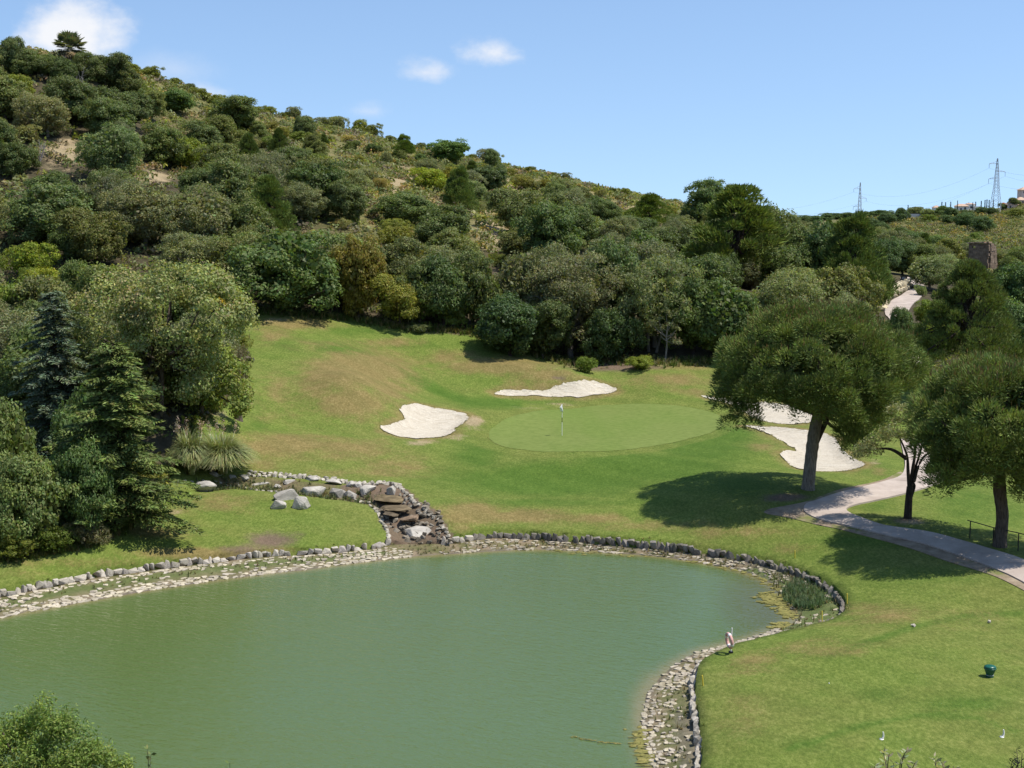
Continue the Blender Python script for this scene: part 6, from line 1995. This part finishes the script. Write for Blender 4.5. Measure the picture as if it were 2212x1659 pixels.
for qx, qy, h, lab in ((1717, 1206, 0.42, 'yellow stake standing above the far kerb of the pond'), (1830, 1304, 0.48, 'yellow stake at the right end of the pond kerb'), (1776, 1344, 0.50, 'yellow stake on the low kerb below the rushes'), (1519, 1482, 0.42, 'yellow stake on the lawn above the near stone bank')):
    b = hit(qx, qy)
    mb = MB(); tl = random.Random(qx).uniform(-0.14, 0.02)
    tube(mb, [(0, 0, -0.1), (tl * h * 0.5, 0, h * 0.5), (tl * h, 0, h - 0.02), (tl * h, 0, h)], [0.024, 0.024, 0.024, 0.012], 8)
    tag(mb.build('hazard_stake', M['yellow_paint'], loc=b), lab, 'stake', 'yellow stakes round the pond')

# tee markers: a curved white horn-like pair in front, a rounded stone-coloured pair behind
for qx, qy, lab in ((1905, 1597, 'left one of the two curved white tee markers'), (2165, 1592, 'right one of the two curved white tee markers')):
    b = hit(qx, qy)
    mb = MB()
    p = spline([(-0.03, 0, -0.03), (0.02, 0, 0.03), (0.045, 0, 0.13), (0.03, 0, 0.25)], 4)
    tube(mb, p, np.linspace(0.048, 0.02, len(p)), 9)
    lathe(mb, [(0.0, 0.022), (0.07, 0.02), (0.075, -0.02)], 10, c=(-0.01, 0, 0))
    tag(mb.build('tee_marker', M['white_paint'], smooth=True, loc=b), lab, 'tee marker', 'curved tee markers')
for qx, qy, lab in ((1973, 1354, 'left one of the two rounded pale tee markers'), (2138, 1346, 'right one of the two rounded pale tee markers')):
    b = hit(qx, qy)
    bm = hull_rock(rr_, 20, (0.5, 0.5, 0.5), 0.9, 1, 0.01)
    me = rock_mesh('tee_marker', bm, M['boulder'], (1.35, 1.28, 1.15))
    tag(link('tee_marker', me, None, b + np.array([0, 0, 0.06]), (0, 0.25, 0), (0.21, 0.15, 0.15)), lab, 'tee marker', 'rounded tee markers')

# green litter bin beside the tee
b = hit(2138, 1462)
e = tag(empty('litter_bin', b), 'squat dark green lidded bin standing on the tee', 'bin')
mb = MB(); lathe(mb, [(0.0, -0.04), (0.13, -0.04), (0.14, 0.02), (0.125, 0.06), (0.13, 0.09), (0.175, 0.20), (0.195, 0.27), (0.195, 0.30)], 20); mb.build('body', M['green_plastic'], e, True)
mb = MB(); lathe(mb, [(0.20, 0.295), (0.222, 0.30), (0.224, 0.335), (0.20, 0.345)], 20); mb.build('collar', M['green_plastic'], e, True)
mb = MB(); lathe(mb, [(0.205, 0.345), (0.215, 0.36), (0.205, 0.395), (0.15, 0.425), (0.07, 0.44), (0.0, 0.443)], 20); mb.build('lid', M['green_plastic'], e, True)
mb = MB(); lathe(mb, [(0.132, 0.062), (0.142, 0.066), (0.142, 0.084), (0.134, 0.088)], 20); mb.build('band', M['steel'], e, True)
# a lost ball
b = hit(1791, 1477)
me = rock_mesh('golf_ball', hull_rock(rr_, 60, (0.5, 0.5, 0.5), 1.0), M['white_paint'])
tag(link('golf_ball', me, None, b + np.array([0, 0, 0.015]), None, (0.05, 0.05, 0.05)), 'tiny white golf ball lying on the right-hand lawn', 'golf ball')
for qx, qy, lab in ((1956, 1588, 'dark divot on the near tee'), ):
    pass

# railing behind the right-hand pine
posts = [hit(2095, 1163), hit(2145, 1178), hit(2199, 1190), hit(2260, 1207)]
e = tag(empty('railing', posts[0]), 'thin dark metal railing sloping down behind the right-hand pine', 'railing')
o0 = posts[0]
tops = []
for i, p in enumerate(posts):
    mb = MB(); h_ = 0.88
    cyl(mb, p - o0 + np.array([0, 0, -0.2]), p - o0 + np.array([0, 0, h_]), 0.03, 8)
    mb.build('post', M['dark_metal'], e)
    tops.append(p - o0 + np.array([0, 0, h_]))
mb = MB(); d0 = tops[0] - tops[1]
tube(mb, [tops[0] + d0 * 0.14] + tops, 0.025, 8); mb.build('rail', M['dark_metal'], e)

# notice board by the far path
b = hit(1952, 611); s = b[1] / F_PX
e = tag(empty('notice_board', b), 'small dark notice board on two posts beside the far path', 'notice board')
w = 11.5 * s; h = 14.5 * s
for sx in (-0.5, 0.5):
    mb = MB(); box(mb, (sx * w, 0, h / 2 - 0.1), (0.16, 0.14, h + 0.2)); mb.build('post', M['dark_wood'], e)
mb = MB(); box(mb, (0, 0, h * 0.70), (w * 0.92, 0.08, h * 0.46)); mb.build('board', M['grey_wall'], e)
mb = MB()
for z in (h * 0.95, h * 0.45): box(mb, (0, -0.01, z), (w * 0.95, 0.12, 0.12))
mb.build('frame', M['dark_wood'], e)

# foreground foliage on the slope below the viewer
r = np.random.RandomState(150)
def near_tree(qlobes, Y, lab, seed, leaf=0.062, per=1500, base=(0.190, 0.265, 0.060), name='foreground_tree'):
    r = np.random.RandomState(seed)
    C3 = [at_y(x, y, Y + dy) for x, y, rad, dy in qlobes]
    s = Y / F_PX
    x0 = np.mean([c[0] for c in C3]); g = np.array([x0, Y + 0.3, float(H(x0, Y + 0.3))])
    e = tag(empty(name, g), lab, 'tree')
    mb = MB()
    for c, (x, y, rad, dy) in zip(C3, qlobes):
        rr = rad * s
        for _ in range(9):
            cc = c - g + rdir(r, 1)[0] * rr * 0.62 * np.array([1, 1, 0.9])
            k = int(per * (rr / 0.55) ** 2 / 4)
            d = rdir(r, k)
            P = cc + d * rr * 0.55 * r.uniform(0.4, 1.05, (k, 1))
            leaf_cards(mb, P, d * 0.6 + r.randn(k, 3) * 0.6 + np.array([0, 0, 0.4]), leaf * r.uniform(0.7, 1.3, k), 0.42, vary(r, base, k, 0.22), r)
    mb.build('crown', M['leaf'], e)
    tb = MB(); cs = np.array(C3) - g
    top = cs.mean(0) * np.array([1, 1, 0.75])
    tube(tb, spline([(0, 0, -0.3), top * 0.5 + np.array([0.1, 0, 0]), top], 4), np.linspace(0.13, 0.07, 9), 8)
    for c in cs: tube(tb, spline([top * 0.9, (top + c) / 2 + np.array([0, 0, -0.1]), c], 3), np.linspace(0.05, 0.012, 7), 5, cap=False)
    tb.build('trunk', M['bark'], e, True)
near_tree([(110, 1545, 55, 0), (55, 1590, 70, 0.2), (5, 1580, 50, 0), (140, 1620, 75, -0.2), (195, 1650, 60, 0), (250, 1665, 42, 0), (60, 1670, 90, 0), (-40, 1640, 90, 0.2), (150, 1710, 90, 0), (30, 1740, 90, 0), (-60, 1560, 50, 0.3)], 24.0, 'bushy green tree rising in the bottom left corner', 151)

def shoots(qlist, Y, lab, seed, leaf=0.085, asp=0.36, base=(0.36, 0.38, 0.24), name='olive_shoots', cat='shrub', step=0.018):
    r = np.random.RandomState(seed)
    pts = [at_y(x, y, Y + r.uniform(-0.2, 0.2)) for x, y in qlist]
    x0 = np.mean([p[0] for p in pts]); g = np.array([x0, Y, float(H(x0, Y))])
    e = tag(empty(name, g), lab, cat)
    tb, mb = MB(), MB()
    for p in pts:
        p = p - g
        q = spline([(p[0] * 0.2, 0, -0.2), (p[0] * 0.75, 0.05, p[2] * 0.5), (p[0] * 0.97, 0, p[2] * 0.85), p], 10)
        tube(tb, q, np.linspace(0.012, 0.003, len(q)), 5, (1, 1, 1))
        up = q[len(q) // 3:]
        L = resample(up, step)
        k = len(L)
        for sgn in (-1, 1):
            a = r.uniform(0, 6.283, k)
            d = np.stack([np.cos(a), np.sin(a) * 0.6, r.uniform(0.2, 1.0, k)], 1); d /= np.linalg.norm(d, axis=1)[:, None]
            sz = leaf * r.uniform(0.6, 1.15, (k, 1))
            P = L + d * sz * 0.5
            sd_ = np.cross(d, rdir(r, k)); sd_ /= np.linalg.norm(sd_, axis=1)[:, None]
            V = np.stack([P - d * sz * 0.5, P + sd_ * sz * asp * 0.5, P + d * sz * 0.5, P - sd_ * sz * asp * 0.5], 1)
            mb.add(V.reshape(-1, 3), np.arange(k * 4).reshape(k, 4), np.repeat(vary(r, base, k, 0.25), 4, 0))
    tb.build('stem', M['bark'], e); mb.build('leaves', M['leaf'], e)
shoots([(1907, 1622), (1921, 1628), (1946, 1640), (1958, 1622), (1976, 1648), (1930, 1648), (2018, 1638), (2034, 1645), (2060, 1655), (1890, 1655)], 14.0, 'silvery olive shoots poking up at the bottom edge', 161)
shoots([(318, 1618), (326, 1630)], 21.0, 'single leafy shoot beside the bottom left tree', 162, 0.10, 0.5, (0.15, 0.19, 0.06), 'leafy_shoot')
shoots([(496, 1648)], 21.0, 'tiny leafy tip at the bottom edge over the pond', 164, 0.10, 0.5, (0.15, 0.19, 0.06), 'leafy_shoot')
shoots([(2196, 1618), (2208, 1626), (2216, 1612), (2188, 1640), (2226, 1618), (2204, 1645)], 16.0, 'dark needle-leaved shoots in the bottom right corner', 163, 0.10, 0.14, (0.035, 0.048, 0.028), 'needle_shoots', step=0.02)
# ------------------------------------------------------------------ the far hill: pylons, houses, trees; the hilltop palm
def pylon(base, h, lab, seed=0):
    e = tag(empty('pylon', base), lab, 'pylon', 'power pylons on the far hills')
    k = h / 25.0; w = min(k, 1.08)
    def half(z): # half width of the lattice at height z (0..25)
        return np.interp(z, [0, 12.5, 17, 25], [2.3, 0.95, 0.75, 0.16])
    mb = MB(); rr = 0.085 * w
    zs = [0, 2.6, 5.0, 7.2, 9.2, 11, 12.5, 14, 15.5, 17, 18.5, 20, 21.5, 23, 25]
    for sx in (-1, 1):
        for sy in (-1, 1):
            tube(mb, [(sx * half(z) * w, sy * half(z) * w, z * k) for z in zs], rr, 4)
    for a, b in zip(zs[:-1], zs[1:]):
        for (s0, s1) in (((-1, -1), (1, -1)), ((1, -1), (1, 1)), ((1, 1), (-1, 1)), ((-1, 1), (-1, -1))):
            tube(mb, [(s0[0] * half(a) * w, s0[1] * half(a) * w, a * k), (s1[0] * half(b) * w, s1[1] * half(b) * w, b * k)], rr * 0.6, 3)
            tube(mb, [(s1[0] * half(a) * w, s1[1] * half(a) * w, a * k), (s0[0] * half(b) * w, s0[1] * half(b) * w, b * k)], rr * 0.6, 3)
    mb.build('lattice', M['steel'], e)
    tips = []
    for z, sd_ in ((22.6, -1), (19.0, 1), (15.8, -1)):
        am = MB(); L = 3.7 * w
        tube(am, [(0, 0, z * k), (sd_ * L, 0, z * k)], rr, 4)
        tube(am, [(0, 0, (z + 1.1) * k), (sd_ * L, 0, z * k)], rr * 0.7, 4)
        tube(am, [(sd_ * L * 0.5, 0, z * k), (sd_ * L * 0.45, 0, (z + 0.5) * k)], rr * 0.6, 4)
        a_o = am.build('arm', M['steel'], e)
        im = MB(); tube(im, [(sd_ * L, 0, z * k), (sd_ * L, 0, (z * k - 2.0))], 0.08 * w, 5); im.build('insulator', M['dark_metal'], a_o)
        tips.append(np.array(base) + np.array([sd_ * L, 0, (z * k - 2.0)]))
    return tips
p2 = at_y(2150, 463, 640); p2[2] = float(H(p2[0], p2[1]))
t2 = pylon(p2, at_y(2150, 342, 640)[2] - p2[2], 'taller lattice pylon standing among the far right houses')
p1 = at_y(1856, 480, 880); p1[2] = float(H(p1[0], p1[1]))
t1 = pylon(p1, at_y(1856, 394, 880)[2] - p1[2], 'lattice pylon rising behind the feathery pines')
def wire(a, b, sag, lab):
    mb = MB(); n = 18
    t = np.linspace(0, 1, n)[:, None]
    P = np.array(a) * (1 - t) + np.array(b) * t
    P[:, 2] -= sag * 4 * (t * (1 - t))[:, 0]
    tube(mb, P, 0.02, 4)
    tag(mb.build('power_line', M['dark_metal']), lab, 'power line', 'power lines of the pylons')
for i, nm in enumerate(('top', 'middle', 'lowest')):
    wire(t1[i], t2[i], 7, f'{nm} sagging power line between the two pylons')
    far_ = at_y(2600, 300 + 12 * i, 420)
    wire(t2[i], far_, 7, f'{nm} power line leaving the taller pylon to the right')
    lf = at_y(1560, 440 + 10 * i, 1150)
    wire(t1[i], lf, 8, f'{nm} power line leaving the lower pylon to the left')
pp = hit(2160, 462, 500); mb = MB(); tube(mb, [(0, 0, -0.3), (0, 0, 4.2)], [0.12, 0.09], 6)
tag(mb.build('white_pole', M['white_paint'], loc=pp), 'slim white pole beside the taller pylon', 'pole')

def house(base, parts_, lab, name='house', cat='house'):
    e = tag(empty(name, base), lab, cat)
    for kind, x, y, z, w, d, h, mat, extra in parts_:
        mb = MB()
        if kind == 'wall':
            box(mb, (x, y, z + h / 2 - 0.8), (w, d, h + 1.6))
            wo = mb.build('wall', M[mat], e)
            for (wx, wz, ww, wh) in extra or []:
                m2 = MB(); box(m2, (x + wx, y - d / 2 - 0.02, z + wz), (ww, 0.08, wh)); m2.build('window', M['glass_dark'], wo)
        else:
            V = [(x - w / 2, y - d / 2, z), (x + w / 2, y - d / 2, z), (x + w / 2, y + d / 2, z), (x - w / 2, y + d / 2, z), (x - w / 2 * extra, y, z + h), (x + w / 2 * extra, y, z + h)]
            mb.add(V, [(0, 1, 5, 4), (2, 3, 4, 5)]); mb.add(V, [(1, 2, 5), (3, 0, 4), (0, 3, 2), (0, 2, 1)])
            mb.build('roof', M[mat], e)
    return e
def on(qx, qy, Y):
    g = at_y(qx, qy, Y); g[2] = float(H(g[0], g[1])); return g
g = on(2088, 455, 655)
house(g, [('wall', -2.6, 0, 0, 4.6, 6, 2.9, 'white_wall', [(-1, 1.5, 0.8, 1.0), (0.9, 1.5, 0.9, 1.9)]), ('roof', -2.6, 0, 2.9, 5.6, 7, 1.1, 'roof_tile', 0.4),
          ('wall', 1.6, 1, 0, 3.6, 5, 3.8, 'white_wall', [(0, 2.4, 0.9, 0.9)]), ('wall', 4.4, -0.5, 0, 3.0, 5, 2.8, 'white_wall', [(0.2, 1.5, 0.8, 1.0)]), ('wall', 1.0, 0.5, 3.8, 0.6, 0.6, 0.8, 'white_wall', None), ('roof', 1.6, 1, 3.85, 3.9, 5.4, 0.5, 'roof_tile', 0.6)],
      'white house with terracotta roof among the trees on the far hill')
g = on(2183, 450, 640)
house(g, [('wall', 0, 0, 0, 4.6, 5, 1.8, 'pink_wall', [(-1, 0.9, 0.7, 0.9)]), ('roof', 0, 0, 1.8, 6.0, 6, 1.6, 'roof_tile', 0.1)], 'low house with pyramid tile roof below the pink villa')
g = on(2204, 444, 650)
house(g, [('wall', 0, 0, 0, 4.2, 5, 2.2, 'pink_wall', [(0.3, 1.2, 0.8, 0.9)]), ('roof', 0, 0, 2.2, 5.4, 6, 1.4, 'roof_tile', 0.15)], 'tile-roofed pavilion right of the low pyramid-roofed house')
g = on(2215, 440, 665)
house(g, [('wall', 0, 0, 1, 6, 6, 5.4, 'pink_wall', [(-1.8, 4.4, 0.9, 1.2), (0.3, 4.4, 0.9, 1.2)]), ('roof', 0, 0, 6.4, 7.4, 7, 1.5, 'roof_tile', 0.3)], 'two-storey pink villa at the right edge of the far hill')
g = on(1972, 472, 615)
house(g, [('wall', 0, 0, 0, 8.2, 3, 1.9, 'grey_wall', None), ('wall', -5.0, 0.3, 0, 1.8, 2.5, 1.2, 'grey_wall', None), ('wall', 4.8, 0.2, 0, 1.4, 2.6, 1.3, 'grey_wall', None)], 'long low grey building at the crest of the far hill', 'outbuilding', 'building')
g = on(2022, 462, 640)
house(g, [('wall', 0, 0, 0, 3.0, 3.4, 2.2, 'white_wall', None), ('roof', 0, 0, 2.2, 3.6, 4.0, 0.9, 'roof_tile', 0.3)], 'small pale house half hidden by crest trees')

FAR = [  # kind x top base width tint label
 ('oak', 1920, 458, 484, 40, (0.6, 0.8, 0.85), 'dark tree at the left end of the far crest'), ('oak', 1946, 446, 478, 34, (0.6, 0.8, 0.85), 'taller dark tree at the left end of the far crest'),
 ('olive', 1975, 444, 468, 44, (0.9, 1.0, 0.8), 'light green spreading tree above the long grey building'), ('olive', 2002, 449, 470, 34, (1.0, 1.15, 0.8), 'flat-topped pale tree right of the long grey building'),
 ('oak', 2036, 442, 468, 40, (0.75, 0.95, 0.8), 'round tree left of the white far house'), ('oak', 2056, 446, 470, 34, (0.65, 0.85, 0.85), 'dark tree close left of the white far house'),
 ('oak', 2092, 452, 466, 26, (0.65, 0.8, 0.8), 'small dark tree in front of the white far house'), ('oak', 2122, 445, 464, 34, (0.6, 0.8, 0.85), 'dark tree between the white far house and the taller pylon'), ('oak', 2140, 446, 464, 26, (0.6, 0.75, 0.8), 'dark tree at the foot of the taller pylon'),
 ('oak', 2188, 412, 436, 30, (0.85, 0.95, 0.85), 'tall tree left of the pink villa'), ('oak', 2170, 428, 446, 22, (0.7, 0.85, 0.8), 'small tree below the tall one by the pink villa'), ('bush', 2196, 448, 470, 44, (0.8, 0.85, 0.9), 'broad bush below the tile-roofed pavilion'),
 ('oak', 2080, 456, 492, 50, (0.6, 0.85, 0.85), 'dark round tree on the upper slope of the far hill'), ('oak', 2122, 464, 500, 50, (0.6, 0.82, 0.85), 'dark tree right of the round one on the far slope'), ('oak', 2048, 462, 482, 34, (0.65, 0.85, 0.85), 'small dark tree left of the round one on the far slope'),
 ('oak', 1885, 470, 500, 36, (0.65, 0.85, 0.9), 'dark tree in the dip left of the far hill'), ('oak', 1905, 478, 500, 36, (0.65, 0.85, 0.85), 'low dark tree in the dip left of the far hill'),
 ('bush', 2010, 462, 478, 36, (0.7, 0.85, 0.8), 'dark bush under the flat-topped pale tree'), ('bush', 2020, 505, 528, 40, (0.6, 0.85, 0.9), 'dark bush in the hollow of the far hill'), ('bush', 1965, 508, 530, 40, (0.6, 0.9, 0.85), 'dark bush left in the hollow of the far hill'),
 ('bush', 2105, 500, 522, 36, (0.65, 0.85, 0.85), 'dark bush below the far slope trees'), ('oak', 2190, 530, 580, 80, (0.8, 0.95, 0.8), 'green tree on the lower right slope'), ('oak', 1935, 490, 530, 60, (0.7, 0.9, 0.85), 'green tree low in the far valley'), ('oak', 1975, 495, 550, 70, (0.7, 0.92, 0.85), 'second green tree low in the far valley'),
 ('bush', 2168, 436, 448, 14, (2.6, 1.1, 3.8), 'pink flowering shrub beside the tile-roofed houses'),
]
for kd, qx, y0, y1, w, tn, lab in FAR:
    g = hit(qx, y1, 200); s = g[1] / F_PX
    if g[1] > 700: g = on(qx, y1, 640); s = 640 / F_PX
    place(kd, g - np.array([0, 0, 0.2]), w * s * 1.1, (y1 - y0) * s * 1.05, tn, name={'oak': 'oak_tree', 'olive': 'olive_tree', 'bush': 'bush'}[kd], label=lab, cat='bush' if kd == 'bush' else 'tree', rng=rp)
for i_, (qx, wm, hm) in enumerate([(1690, 9, 6.0), (1712, 8, 5.0), (1735, 10, 5.5), (1760, 9, 4.6), (1782, 8, 5.4), (1806, 10, 5.0), (1828, 9, 4.4), (1850, 8, 4.8), (1872, 9, 4.4), (1893, 10, 5.2), (1909, 9, 4.0)]):
    g = ridge(qx); k_ = g[1] / 420
    place('oak' if i_ % 3 else 'carob', g - np.array([0, 0, 0.6]), wm * k_ * 0.75, hm * k_ * 0.55, (0.7, 0.9, 0.88), name='oak_tree', label='dark tree on the far skyline ' + ['above the tall dark tree between pines', 'well left of the lower pylon', 'left of the lower pylon, third from it', 'left of the lower pylon, broad and low', 'nearer the lower pylon on its left', 'next but one left of the lower pylon', 'close left of the lower pylon', 'behind the lower pylon foot', 'close right of the lower pylon', 'in the dip below the far crest', 'at the start of the far crest'][i_], cat='tree', group='skyline trees by the lower pylon', rng=rp)
for k, (qx, y0, y1) in enumerate([(1961, 443, 466), (1949, 450, 470), (2068, 427, 452), (2101, 427, 450), (2034, 436, 458), (2042, 437, 458), (2053, 436, 460), (2107, 436, 456), (2127, 432, 458), (2131, 431, 458), (2136, 432, 458), (2145, 432, 458), (2119, 434, 456)]):
    g = hit(qx, y1, 400); s = g[1] / F_PX
    if g[1] > 720: g = on(qx, y1, 640); s = 640 / F_PX
    lab = ['taller cypress above the left part of the long grey building', 'shorter cypress above the left end of the long grey building', 'tall thin cypress left of the white far house roof', 'tall thin cypress right of the white far house roof', 'slim cypress at the left of three near the small pale house', 'slim cypress in the middle of three near the small pale house', 'slim cypress at the right of three near the small pale house', 'short cypress close to the right wall of the white far house', 'leftmost cypress of the close row before the taller pylon', 'second cypress of the close row before the taller pylon', 'third cypress of the close row before the taller pylon', 'cypress hard against the taller pylon legs', 'lone cypress between the white far house and the close row'][k]
    place('cypress', g, 4.2 * s if k not in (2, 3) else 3 * s, (y1 - y0) * s, (0.9, 1, 1), name='cypress', label=lab, cat='cypress', group='cypresses on the far hill', rng=rp)

# ruined tower: two standing walls of rough masonry with broken edges
b = at_y(2112, 604, 240); b[2] = float(H(b[0], b[1]))
s = b[1] / F_PX
e = tag(empty('ruined_tower', b, R(-42)), 'ruined square masonry tower standing among the right-hand trees', 'ruin')
top = at_y(2112, 527, 240)[2] - b[2]
r = np.random.RandomState(170)
def ragged_wall(x0, y0, x1, y1, thick, h0, h1, seed, holes=(), left_break=0.0, right_break=0.0):
    """wall built as courses of rough blocks, broken back at its ends, with an opening left out"""
    rw = np.random.RandomState(seed)
    mb = MB(); L = math.hypot(x1 - x0, y1 - y0); a = math.atan2(y1 - y0, x1 - x0)
    d = np.array([math.cos(a), math.sin(a)])
    z = -1.0; n = 0
    while z < max(h0, h1):
        ch = 0.42
        f = max(0, z) / max(h0, h1)
        u = 0 - 0.0 + left_break * (1 - math.cos(f * 1.4)) * L
        end = L - right_break * f * L + rw.uniform(-0.15, 0.1)
        u += rw.uniform(-0.1, 0.15)
        while u < end:
            w = min(rw.uniform(0.5, 0.9), end - u + 0.1)
            mid = u + w / 2
            if z < h0 + (h1 - h0) * mid / L and not any(hx0 < mid < hx1 and hz0 < z + ch / 2 < hz1 for hx0, hx1, hz0, hz1 in holes):
                c = np.array([x0, y0]) + d * mid
                t = rw.uniform(0.8, 1.2)
                box(mb, (c[0] + rw.uniform(-0.02, 0.02), c[1] + rw.uniform(-0.02, 0.02), z + ch / 2), (w * 0.985, thick + rw.uniform(-0.06, 0.06), ch * 0.985), a, (t, t * 0.98, t * 0.95))
            u += w
        z += ch
    return mb
W_ = 47 * s
ragged_wall(-W_ * 0.52, 0, W_ * 0.46, 0, 0.6, top, top + 0.1, 1, holes=[(W_ * 0.26, W_ * 0.36, top - 1.6, top - 0.5)], left_break=0.12).build('wall', M['ruin'], e)
ragged_wall(W_ * 0.46, 0.32, W_ * 0.48, 3.2, 0.6, top + 0.1, top - 1.2, 2, right_break=0.35).build('wall', M['ruin'], e)
mb = MB()
for k in range(9):
    box(mb, (-W_ * 0.46 + k * W_ * 0.115, 0.1, top + 0.22 + r.uniform(-0.08, 0.1)), (W_ * 0.12, 1.3, 0.2), 0, (1.7, 1.6, 1.45))
mb.build('cap_slab', M['ruin'], e)

# hilltop: fan palm before a low pink house
g = at_y(150, 121, 196); g[2] = min(g[2], float(H(g[0], g[1]))) ; s = g[1] / F_PX
r = np.random.RandomState(180)
zc = at_y(150, 104, 196)[2] - g[2]
e = tag(empty('palm_tree', g), 'fan palm crowning the hilltop at the upper left', 'palm tree')
mb = MB(); tube(mb, [(0, 0, -0.4), (0.05, 0, zc * 0.5), (0, 0, zc)], [0.3, 0.24, 0.26], 9); mb.build('trunk', M['bark_pale'], e, True)
for i in range(64):
    a = r.rand() * 6.283; el = r.uniform(-0.75, 1.4)
    d = np.array([math.cos(a) * math.cos(el), math.sin(a) * math.cos(el), math.sin(el)])
    L = r.uniform(0.9, 1.45)
    hub = np.array([0, 0, zc]) + d * L
    fm = MB(); tube(fm, [(0, 0, zc), hub], 0.025, 4, (0.16, 0.17, 0.08))
    side = np.cross(d, [0, 0, 1.0]); side /= np.linalg.norm(side); upv = np.cross(side, d)
    for j in range(11):
        t = (j - 5) / 5 * 1.35
        q = d * math.cos(t) + side * math.sin(t)
        q = q * 1.4; tip = hub + q + np.array([0, 0, -0.18])
        mid = hub + q * 0.55
        w_ = np.cross(q, upv); w_ /= np.linalg.norm(w_) + 1e-9
        col = vary(r, (0.15, 0.165, 0.085) if el > -0.35 else (0.24, 0.19, 0.11), 1, 0.15)[0]
        fm.add([hub, mid + w_ * 0.12, tip, mid - w_ * 0.12], [(0, 1, 2, 3)], col)
    fm.build('frond', M['leaf'], e)
g = at_y(146, 122, 200); g[2] = at_y(146, 124, 200)[2] - 1.0
house(g, [('wall', 0.2, 0, 0.2, 1.9, 2.5, 1.0, 'pink_wall', [(0.3, 0.6, 0.4, 0.5)]), ('roof', 0.2, 0, 1.2, 2.3, 3, 0.25, 'roof_tile', 0.3), ('wall', -1.9, 0, 0.2, 1.6, 2, 0.55, 'white_wall', None)], 'sliver of a pink house behind the hilltop palm')

# dead twigs against the sky and a bleached dead shrub
def dead(qx, qy, h, lab, seed, n=7, spread=0.5, name='dead_tree', ymin=66, Y=None):
    r = np.random.RandomState(seed)
    g = hit(qx, qy, ymin) if Y is None else on(qx, qy, Y)
    mb = MB()
    for k in range(n):
        a = r.rand() * 6.283; sp_k = r.uniform(0.1, 1) * spread
        t = np.array([math.cos(a) * sp_k * h, math.sin(a) * sp_k * h, h * r.uniform(0.7, 1)])
        q = spline([(0, 0, -0.2), t * 0.45 + r.randn(3) * 0.08 * h, t], 4)
        tube(mb, q, np.linspace(0.05, 0.012, len(q)) * h / 3, 5)
        for _ in range(3):
            i = r.randint(3, len(q) - 1); d = r.randn(3) * 0.16 * h + np.array([0, 0, 0.14 * h])
            tube(mb, [q[i], q[i] + d], [0.02 * h / 3, 0.006], 4)
    tag(mb.build(name, M['deadwood'], loc=g), lab, 'dead shrub')
dead(536, 262, 2.6, 'bare dead twigs on the skyline above the wide tree', 1, 4, 0.25, Y=214)
dead(796, 305, 2.2, 'bare dead twigs on the skyline in mid ridge', 2, 5, 0.35, Y=240)
dead(170, 190, 3.0, 'bleached dead boughs in the hilltop clump', 3, 8, 0.5)
dead(85, 350, 2.4, 'grey leafless shrub at the bare earth patch', 4, 10, 0.5)
